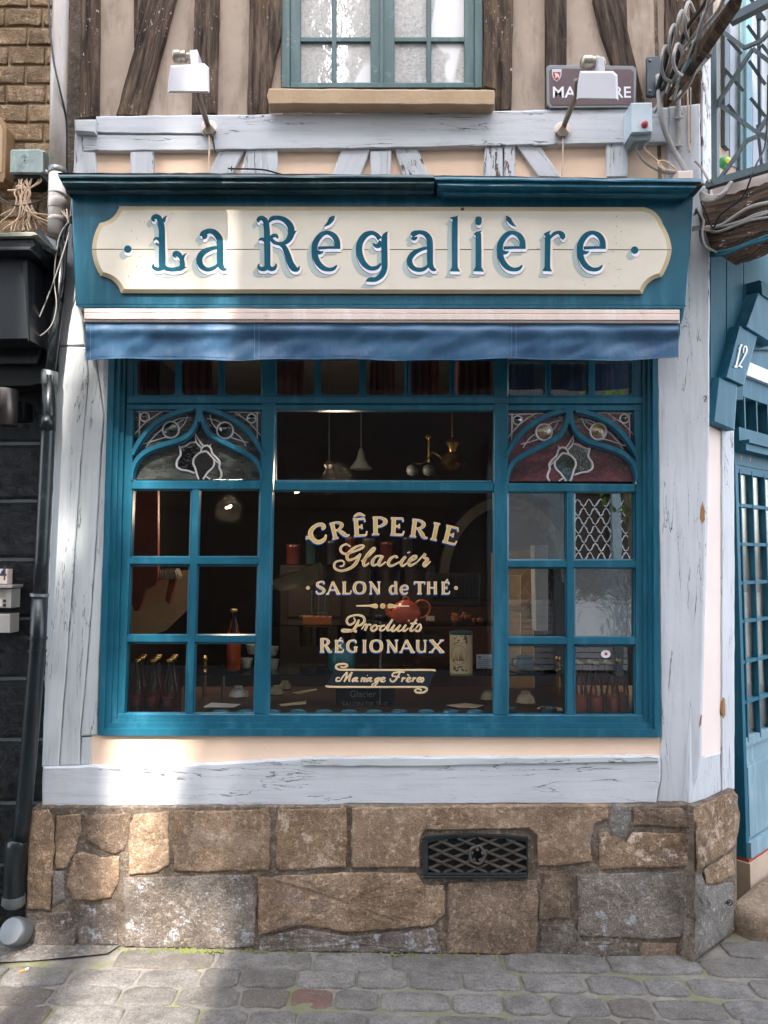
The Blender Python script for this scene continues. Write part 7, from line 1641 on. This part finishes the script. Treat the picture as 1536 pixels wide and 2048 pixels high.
for row, (py, yy) in enumerate(((1128, 4.7), (1292, 4.0))):
    for k in range(7):
        px = 590 + k * 37 + rr_.uniform(-6, 6) + row * 20; c = I(px, py, yy); r = rr_.uniform(.03, .045); h_ = rr_.uniform(.09, .16)
        t_ = thing('storage_tin', ('back', 'front')[row] + ' row storage tin, %s from the left, dim behind the lettering' % names2[k], 'tin', (c.x, yy, c.z), 'dim storage tins behind the lettering')
        b = B(); b.lathe((c.x, yy, c.z), [(r, 0), (r, h_), (r * 1.04, h_ + .002), (r * 1.04, h_ + .02), (r * .9, h_ + .026)], 18); b.done('tin_body', plain('tin_paint_%d%d' % (row, k), lin(rr_.choice(((74, 34, 28), (28, 50, 52), (84, 70, 50), (36, 36, 42), (64, 58, 50)))), .3, bump=0), t_, smooth=50)
# plaster arch on the back wall
b = B(); cx, cy = 1010, 1165; pts = []
for k in range(25): a = math.radians(180 - k * 7.5); pts.append((cx + 132 * math.cos(a), cy - 172 * math.sin(a)))
inn = [(cx + (x - cx) * .86, cy + (y - cy) * .88) for x, y in pts]
f0 = [YP(6.2).at(x, y, 0) for x, y in pts]; f1 = [YP(6.2).at(x, y, 0) for x, y in inn]; n = 25
b.add(f0 + f1 + [p + V((0, .19, 0)) for p in f0] + [p + V((0, .19, 0)) for p in f1], [(i, i + 1, n + i + 1, n + i) for i in range(n - 1)] + [(i, 2 * n + i, 2 * n + i + 1, i + 1) for i in range(n - 1)] + [(n + i, n + i + 1, 3 * n + i + 1, 3 * n + i) for i in range(n - 1)])
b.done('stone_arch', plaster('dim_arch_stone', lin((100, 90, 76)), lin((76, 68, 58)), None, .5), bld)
# left: brown valance board with scrolled end, cream dado, cornice bracket
b = B(); b.prism([(240, 960), (316, 960), (316, 1155), (310, 1170), (292, 1180), (285, 1205), (277, 1222), (268, 1222), (262, 1200), (240, 1200)], YP(3.9), 0, -.03, 1); b.done('scrolled_board', plain('red_brown_board', lin((128, 62, 44)), .5, var=.15), label='red brown hanging board with scrolled lower edge behind the left panes', cat='board')
b = B(); b.prism([(338, 1158), (352, 1158), (350, 1170), (344, 1190), (338, 1208), (330, 1200), (334, 1180)], YP(3.95), 0, -.03, 1); b.done('scroll_bracket', bpy.data.materials['red_brown_board'], label='small red brown scroll bracket under the pale moulded block', cat='bracket')
ml = thing('moulded_block', 'pale fluted plaster block on the left inner wall', 'moulding', tuple(I(337, 1158, 3.95)))
b = B(); b.prism([(318, 1138), (352, 1137), (358, 1152), (356, 1158), (318, 1160)], YP(3.95), .02, -.05, 1); b.done('block_body', m_mort, ml)
for k in range(7): b = B(); b.tube([YP(3.95).at(320 + k * 5, 1141, .022), YP(3.95).at(321 + k * 5.4, 1157, .026)], .0055, 7); b.done('flute', plain('pale_flute', lin((176, 166, 150)), .7) if k == 0 else bpy.data.materials['pale_flute'], ml, smooth=True)
b = B(); b.prism([(200, 1150), (378, 1140), (384, 1210), (330, 1262), (240, 1290), (200, 1290)], YP(4.05), 0, -.02); b.done('cream_partition', plain('cream_partition', lin((186, 160, 124)), .8), label='cream low partition seen through the left panes', cat='partition')
# opened door seen through the right panes
t = thing('inner_door', 'tan inner door with panels and brass handle behind the right panes', 'door', tuple(I(1040, 1420, 4.0)))
b = B(); b.prism([(985, 1105), (1066, 1100), (1070, 1440), (985, 1440)], YP(4.0), 0, -.04, 1); b.done('door_leaf', plain('tan_door_paint', lin((180, 142, 96)), .6, var=.1), t)
b = B(); b.prism([(1000, 1150), (1042, 1150), (1042, 1215), (1000, 1215)], YP(4.0), .008, 0, 2); b.done('door_panel', plain('tan_panel_paint', lin((206, 170, 124)), .6), t)
b = B(); b.prism([(1000, 1222), (1042, 1222), (1042, 1330), (1000, 1330)], YP(4.0), .008, 0, 2); b.done('door_panel', bpy.data.materials['tan_panel_paint'], t)
b = B(); b.prism([(1059, 1200), (1066, 1200), (1066, 1238), (1059, 1238)], YP(4.0), .008, 0, .8); b.tube([YP(4.0).at(1063, 1210, .01), YP(4.0).at(1063, 1210, .05), YP(4.0).at(1044, 1221, .05)], .006, 8); b.done('door_handle', m_chrome, t)
# pale pillar beside it
b = B(); b.prism([(1068, 1090), (1096, 1090), (1096, 1262), (1072, 1262)], YP(3.8), 0, -.1, 1); b.done('pale_pillar', plain('pale_pillar_paint', lin((196, 204, 208)), .6), label='pale grey pillar beside the tan inner door', cat='pillar')
# drapes behind the top lights
m_drape = plain('plum_drape', lin((96, 48, 42)), .9, var=.3, bump=.2)
for k, (px, w_) in enumerate(((300, 34), (390, 60), (578, 50), (765, 44), (848, 52), (945, 60), (1040, 50), (1130, 60), (1215, 50))):
    b = B(); n_ = 14; top = []; bot = []
    for i in range(n_ + 1):
        x = px - w_ / 2 + w_ * i / n_; o_ = .02 * math.sin(i * 1.9 + k) + .01 * math.sin(i * 4.1)
        top.append(YP(3.6).at(x, 560, o_)); bot.append(YP(3.6).at(x + (i - n_ / 2) * (.5 + .3 * (k % 3)), 806 - 3 * math.sin(i * .6), o_ * 1.6))
    b.add(top + bot, [(i, i + 1, n_ + 2 + i, n_ + 1 + i) for i in range(n_)]); b.done('drape', m_drape, smooth=True, label='plum drape behind the top lights, %s from the left' % (names2[k]), cat='drape', group='plum drapes behind the top lights')
# hanging lamps
t = thing('pendant_lamp', 'dim grey cone pendant lamp behind the upper centre pane', 'lamp', tuple(I(722, 938, 4.6)))
c = I(722, 938, 4.6); b = B(); b.lathe(c, [(.068, 0), (.066, .01), (.03, .06), (.014, .12), (.006, .13)], 20); b.tube([c + V((0, 0, .12)), V((c.x, c.y, RZ1))], .002, 5); b.done('cone_shade', plain('grey_shade', lin((88, 94, 90)), .5), t, smooth=50)
t = thing('glass_pendant', 'small cut glass pendant hanging on a rod at the upper left of the centre pane', 'lamp', tuple(I(658, 965, 4.2)))
c = I(658, 965, 4.2); b = B(); b.lathe(c, [(.01, 0), (.05, .02), (.035, .05), (.02, .08), (.03, .1), (.01, .13)], 10); b.tube([c + V((0, 0, .12)), V((c.x, c.y, RZ1))], .004, 5); b.done('glass_drop', m_chrome, t)
t = thing('chandelier', 'brass chandelier with two globe lights at the upper right of the centre pane', 'chandelier', tuple(I(880, 955, 4.2)))
c = I(905, 935, 4.2); b = B(); b.lathe(c + V((0, 0, -.03)), [(.01, 0), (.05, .015), (.075, .05), (.06, .09), (.02, .12), (.03, .15), (.045, .17), (.015, .2)], 16); b.tube([c + V((0, 0, .16)), V((c.x, c.y, RZ1))], .006, 6); b.done('brass_body', m_brass, t, smooth=50)
b = B(); b.tube([V(p) for p in crom([tuple(I(890, 925, 4.2)), tuple(I(866, 905, 4.2)), tuple(I(850, 925, 4.2)), tuple(I(825, 928, 4.2))], 5)], .006, 6); b.tube([I(857, 872, 4.2), I(857, 925, 4.2)], .005, 6); b.lathe(I(857, 878, 4.2), [(.012, 0), (.02, .012), (.012, .025)], 10); b.done('brass_arm', m_brass, t)
for px in (825, 857): b = B(); b.lathe(I(px, 952, 4.15), [(.005, 0), (.028, .01), (.036, .032), (.028, .055), (.01, .064)], 16); b.done('globe_shade', bpy.data.materials['grey_shade'], t, smooth=True)
m_lit = M('lit_bulb'); m_lit.set(Emission_Color=lin((255, 206, 150)), Emission_Strength=2.2); m_lit = m_lit.m
for k, (p0_, p1_, p2_, yy, lb) in enumerate((((452, 1016), (460, 1014), (462, 1010), 4.3, 'left curved lit lamp tube seen through the upper left panes'), ((589, 985), (596, 984), (602, 980), 4.3, 'curved lit lamp tube at the upper left corner of the large centre pane'))):
    b = B(); b.tube([I(*p0_, yy), I(*p1_, yy), I(*p2_, yy)], .006, 8); tl_ = b.done('lit_tube', m_lit, label=lb, cat='lamp')
    pd = bpy.data.lights.new('lamp_light', 'POINT'); pd.energy = 1.8; pd.color = (1, .78, .55); pd.shadow_soft_size = .08; po = bpy.data.objects.new('lamp_light', pd); SC.collection.objects.link(po); po.parent = tl_; po.location = (0, -.02, .0) if k == 0 else (.25, -.35, .05)
# folded cloth at the left
b = B(); q = [(540, 1165), (560, 1152), (600, 1140), (640, 1125), (644, 1145), (634, 1165), (600, 1178), (560, 1182), (540, 1178)]
n_ = len(q); p = [YP(3.8).at(x, y, .03 * math.sin(i * 2.1)) for i, (x, y) in enumerate(q)]; b.add(p + [v + V((0, .02, 0)) for v in p], [tuple(range(n_))[::-1]] + [(i, (i + 1) % n_, n_ + (i + 1) % n_, n_ + i) for i in range(n_)]); b.done('hanging_cloth', plain('olive_cloth', lin((116, 108, 84)), .9, var=.3, sc=10), label='olive cloth hanging at the left edge of the centre pane', cat='cloth')

# ------------------------------------------------------------------ other side of the street (seen only as reflections; shades the facade)
OY = -4.5
def house(name, label, x0, x1, h, mat, base_h=3.3, bmat=None, dep=8):
    t = thing(name, label, 'house', ((x0 + x1) / 2, OY, gz((x0 + x1) / 2)))
    b = B(); b.box((x0, OY - dep, base_h), (x1, OY, h)); b.done('front_wall', mat, t)
    b = B(); b.box((x0, OY - dep, -.3), (x1, OY - .02, base_h - .002)); b.done('ground_floor', bmat or mat, t)
    b = B(); b.add([V((x0 - .0, OY + .25, h)), V((x1 + .0, OY + .25, h)), V((x1, OY - dep / 2, h + 2.2*dep/8)), V((x0, OY - dep / 2, h + 2.2*dep/8)), V((x0, OY - dep, h)), V((x1, OY - dep, h))], [(0, 1, 2, 3), (3, 2, 5, 4), (0, 3, 4), (1, 5, 2), (0, 4, 5, 1)]); b.done('roof', plain('slate', lin((70, 74, 82)), .7) if 'slate' not in bpy.data.materials else bpy.data.materials['slate'], t)
    x = x0 + .6
    while x < x1 - 1.0:
        for zf in (base_h + .8, base_h + 3.6, base_h + 6.2):
            if zf + 1.6 < h:
                b = B(); b.box((x, OY, zf), (x + .85, OY + .04, zf + 1.5)); wi = b.done('window', m_white, t)
                for a_ in (0, 1):
                    b = B(); b.box((x + .06 + a_ * .4, OY + .04, zf + .06), (x + .39 + a_ * .4, OY + .05, zf + 1.44)); b.done('pane', plain('dark_pane', lin((40, 48, 56)), .08) if 'dark_pane' not in bpy.data.materials else bpy.data.materials['dark_pane'], wi)
        x += 1.75
    return t
m_opp1 = plaster('pale_opposite_plaster', lin((214, 204, 190)), lin((196, 186, 172)), None, .2)
m_opp2 = plaster('white_opposite_plaster', lin((222, 220, 214)), lin((206, 204, 198)), None, .2)
m_dkshop = plain('dark_shopfront', lin((24, 24, 26)), .5)
GX0, GX1 = -1.42, -.62  # bounds of the gap left for the sun
h1 = house('opposite_house', 'tall pale house across the street with a dark shopfront', GX1, 9, 12.9, m_opp1, 4.6, m_dkshop)
h2 = house('opposite_house', 'tall white house across the street, left of the narrow low one', -11, GX0, 12.6, m_opp2, 4.6, m_dkshop)
h3 = house('sun_gap_house', 'unseen narrow low house added to leave a gap for the sun', GX0 + .002, GX1 - .002, 7.35, m_opp1, 4.6, m_dkshop, 3)  # added and kept low so sunlight passes over it to the facade
text('PETIT', 768 + 1, 768 + 2, 1000, YP(1), 0, m_boxb, h1) if False else None
# shop opposite: grey blue frame, white lattice grille and roller shutter, seen mirrored in the right panes
so_ = thing('shutter_shop', 'grey blue shopfront across the street with white lattice grilles and roller shutters', 'shopfront', (3.0, OY, gz(3)))
m_gb = plain('grey_blue_frame', lin((120, 140, 146)), .5); m_ws = plain('white_shutter', lin((226, 226, 226)), .5)
def ob(name, a, c, mat, y0=OY, y1=OY + .1): b = B(); b.box((a[0], y0, a[1]), (c[0], y1, c[1])); return b.done(name, mat, so_)
for x in (1.5, 2.45, 3.3, 4.25): ob('shop_post', (x, -.1), (x + .12, 3.2), m_gb, OY, OY + .16)
ob('shop_lintel', (1.5, 2.55), (4.4, 2.75), m_gb, OY, OY + .15); ob('shop_lintel', (1.5, 3.0), (4.4, 3.3), m_dgrey, OY, OY + .2)
for x in (1.62, 2.57, 3.42):
    b = B(); z_ = .0
    while z_ < .95: b.box((x, OY + .03, z_), (x + .83, OY + .06, z_ + .07)); z_ += .085
    b.done('roller_shutter', m_ws, so_)
    ob('shop_interior', (x, .95), (x + .83, 2.55), m_brim if False else plain('shop_dark_%d' % int(x * 10), lin((60, 50, 46)), .8), OY, OY + .02)
    for r_i in range(12):
        b = B(); z0_ = .98 + r_i * .13; ph = (r_i % 2) * math.pi
        b.tube([V((x + .83 * k / 40, OY + .08, z0_ + .055 * math.cos(k * 2 * math.pi / 8 + ph))) for k in range(41)], .009, 5); b.done('grille_wire', m_ws, so_)
# name board
nbd = thing('shop_name_board', 'dark shop board across the street with pale letters', 'sign', (-.9, OY, 2.5))
b = B(); b.box((-3.6, OY - .01, 2.35), (.9, OY + .06, 2.85)); b.done('board', m_dkshop, nbd)
cu_ = bpy.data.curves.new('pt', 'FONT'); cu_.body = 'PETIT'; cu_.size = .34; o = bpy.data.objects.new('lettering', cu_); SC.collection.objects.link(o); me = bpy.data.meshes.new_from_object(o.evaluated_get(bpy.context.evaluated_depsgraph_get())); bpy.data.objects.remove(o)
for v in me.vertices: v.co = V((-v.co.x - .55 + .9, .07, v.co.y - .05 + .08))
o = bpy.data.objects.new('lettering', me); SC.collection.objects.link(o); o.parent = nbd; me.materials.clear(); me.materials.append(plain('dim_letters', lin((120, 130, 130)), .8, bump=0))
# street tree, and an unseen one added to dapple the sun
def crown(b, c, rx, ry, rz, n, s, rg):
    for k in range(n):
        while True:
            u_ = V((rg.uniform(-1, 1), rg.uniform(-1, 1), rg.uniform(-1, 1)))
            if u_.length < 1: break
        if noise.noise(V((u_.x * rx * 1.8 + c[0], u_.y * ry * 1.8, u_.z * rz * 1.8 + c[2]))) < -.03: continue
        p = V(c) + V((u_.x * rx, u_.y * ry, u_.z * rz)); q = V((rg.gauss(0, 1), rg.gauss(0, 1), rg.gauss(0, 1))).normalized(); r_ = q.cross(V((.3, .2, .9))).normalized(); z_ = s * rg.uniform(.6, 1.3)
        b.add([p - q * z_, p - r_ * z_ * .45, p + q * z_, p + r_ * z_ * .45], [(0, 1, 2, 3)])
def leafm():
    m = M('green_leaves'); t = m.t; d = m.n('BsdfDiffuse'); d.inputs[0].default_value = lin((86, 112, 52)); tr_ = m.n('BsdfTranslucent'); tr_.inputs[0].default_value = lin((120, 150, 60)); mx = m.n('MixShader'); mx.inputs[0].default_value = .4
    t.nodes.remove(m.b); m.l(d.outputs[0], mx.inputs[1]); m.l(tr_.outputs[0], mx.inputs[2]); m.l(mx.outputs[0], m.o.inputs[0]); return m.m
m_leaf = leafm(); m_bark = plain('bark', lin((92, 78, 66)), .9, var=.3, sc=20, bump=.6)
t = thing('street_tree', 'slim leafy street tree across the street near the shutters', 'tree', (3.15, OY + 1.4, gz(3)))
b = B(); b.tube([V(p) for p in ((3.15, OY + 1.4, -.1), (3.12, OY + 1.4, .8), (3.18, OY + 1.4, 1.6), (3.1, OY + 1.4, 2.4), (3.2, OY + 1.4, 3.4))], [.07, .06, .055, .05, .03], 10); b.done('trunk', m_bark, t, smooth=True)
rg = random.Random(4); b = B(); crown(b, (3.15, OY + 1.4, 3.2), .75, .7, 1.2, 1500, .07, rg); b.done('crown', m_leaf, t)
t = thing('sun_dapple_tree', 'unseen leafy tree added behind the low house to dapple the sun', 'tree', (-1.1, OY - 4.4, 0))
b = B(); b.tube([V((-1.24, OY - 4.4, 0)), V((-1.22, OY - 4.4, 11)), V((-1.2, OY - 4.4, 15.5))], [.2, .12, .1], 8); b.done('trunk', m_bark, t)  # trunk placed to cast a soft dark band on the plinth
# unseen crown added in the gap to break the sun into soft patches
b = B(); rg = random.Random(21)
for k in range(9000):
    p = V((-1.1 + rg.uniform(-1.1, 1.1), OY - 4.4 + rg.uniform(-.6, .6), rg.uniform(12.8, 20.9)))
    if (p.x + 1.1) ** 2 / 1.3 + (p.z - 17.0) ** 2 / 17 > 1: continue
    th_ = .5 if p.z < 13.85 else (-.15 if p.z < 14.3 else (.04 if p.z < 15.8 else (.2 if p.z < 16.5 else -.6)))  # leaf density by height, shaped to place the sun patches
    if noise.noise(V((p.x * 2.4, 3, p.z * 1.3))) < th_: continue
    if 14.3 < p.z < 16.5 and rg.random() < .4: continue
    q = V((rg.gauss(0, 1), rg.gauss(0, 1), rg.gauss(0, 1))).normalized(); r_ = q.cross(V((.3, .2, .9))).normalized(); z_ = .12 * rg.uniform(.6, 1.3)
    b.add([p - q * z_, p - r_ * z_ * .45, p + q * z_, p + r_ * z_ * .45], [(0, 1, 2, 3)])
b.done('crown', m_leaf, t)
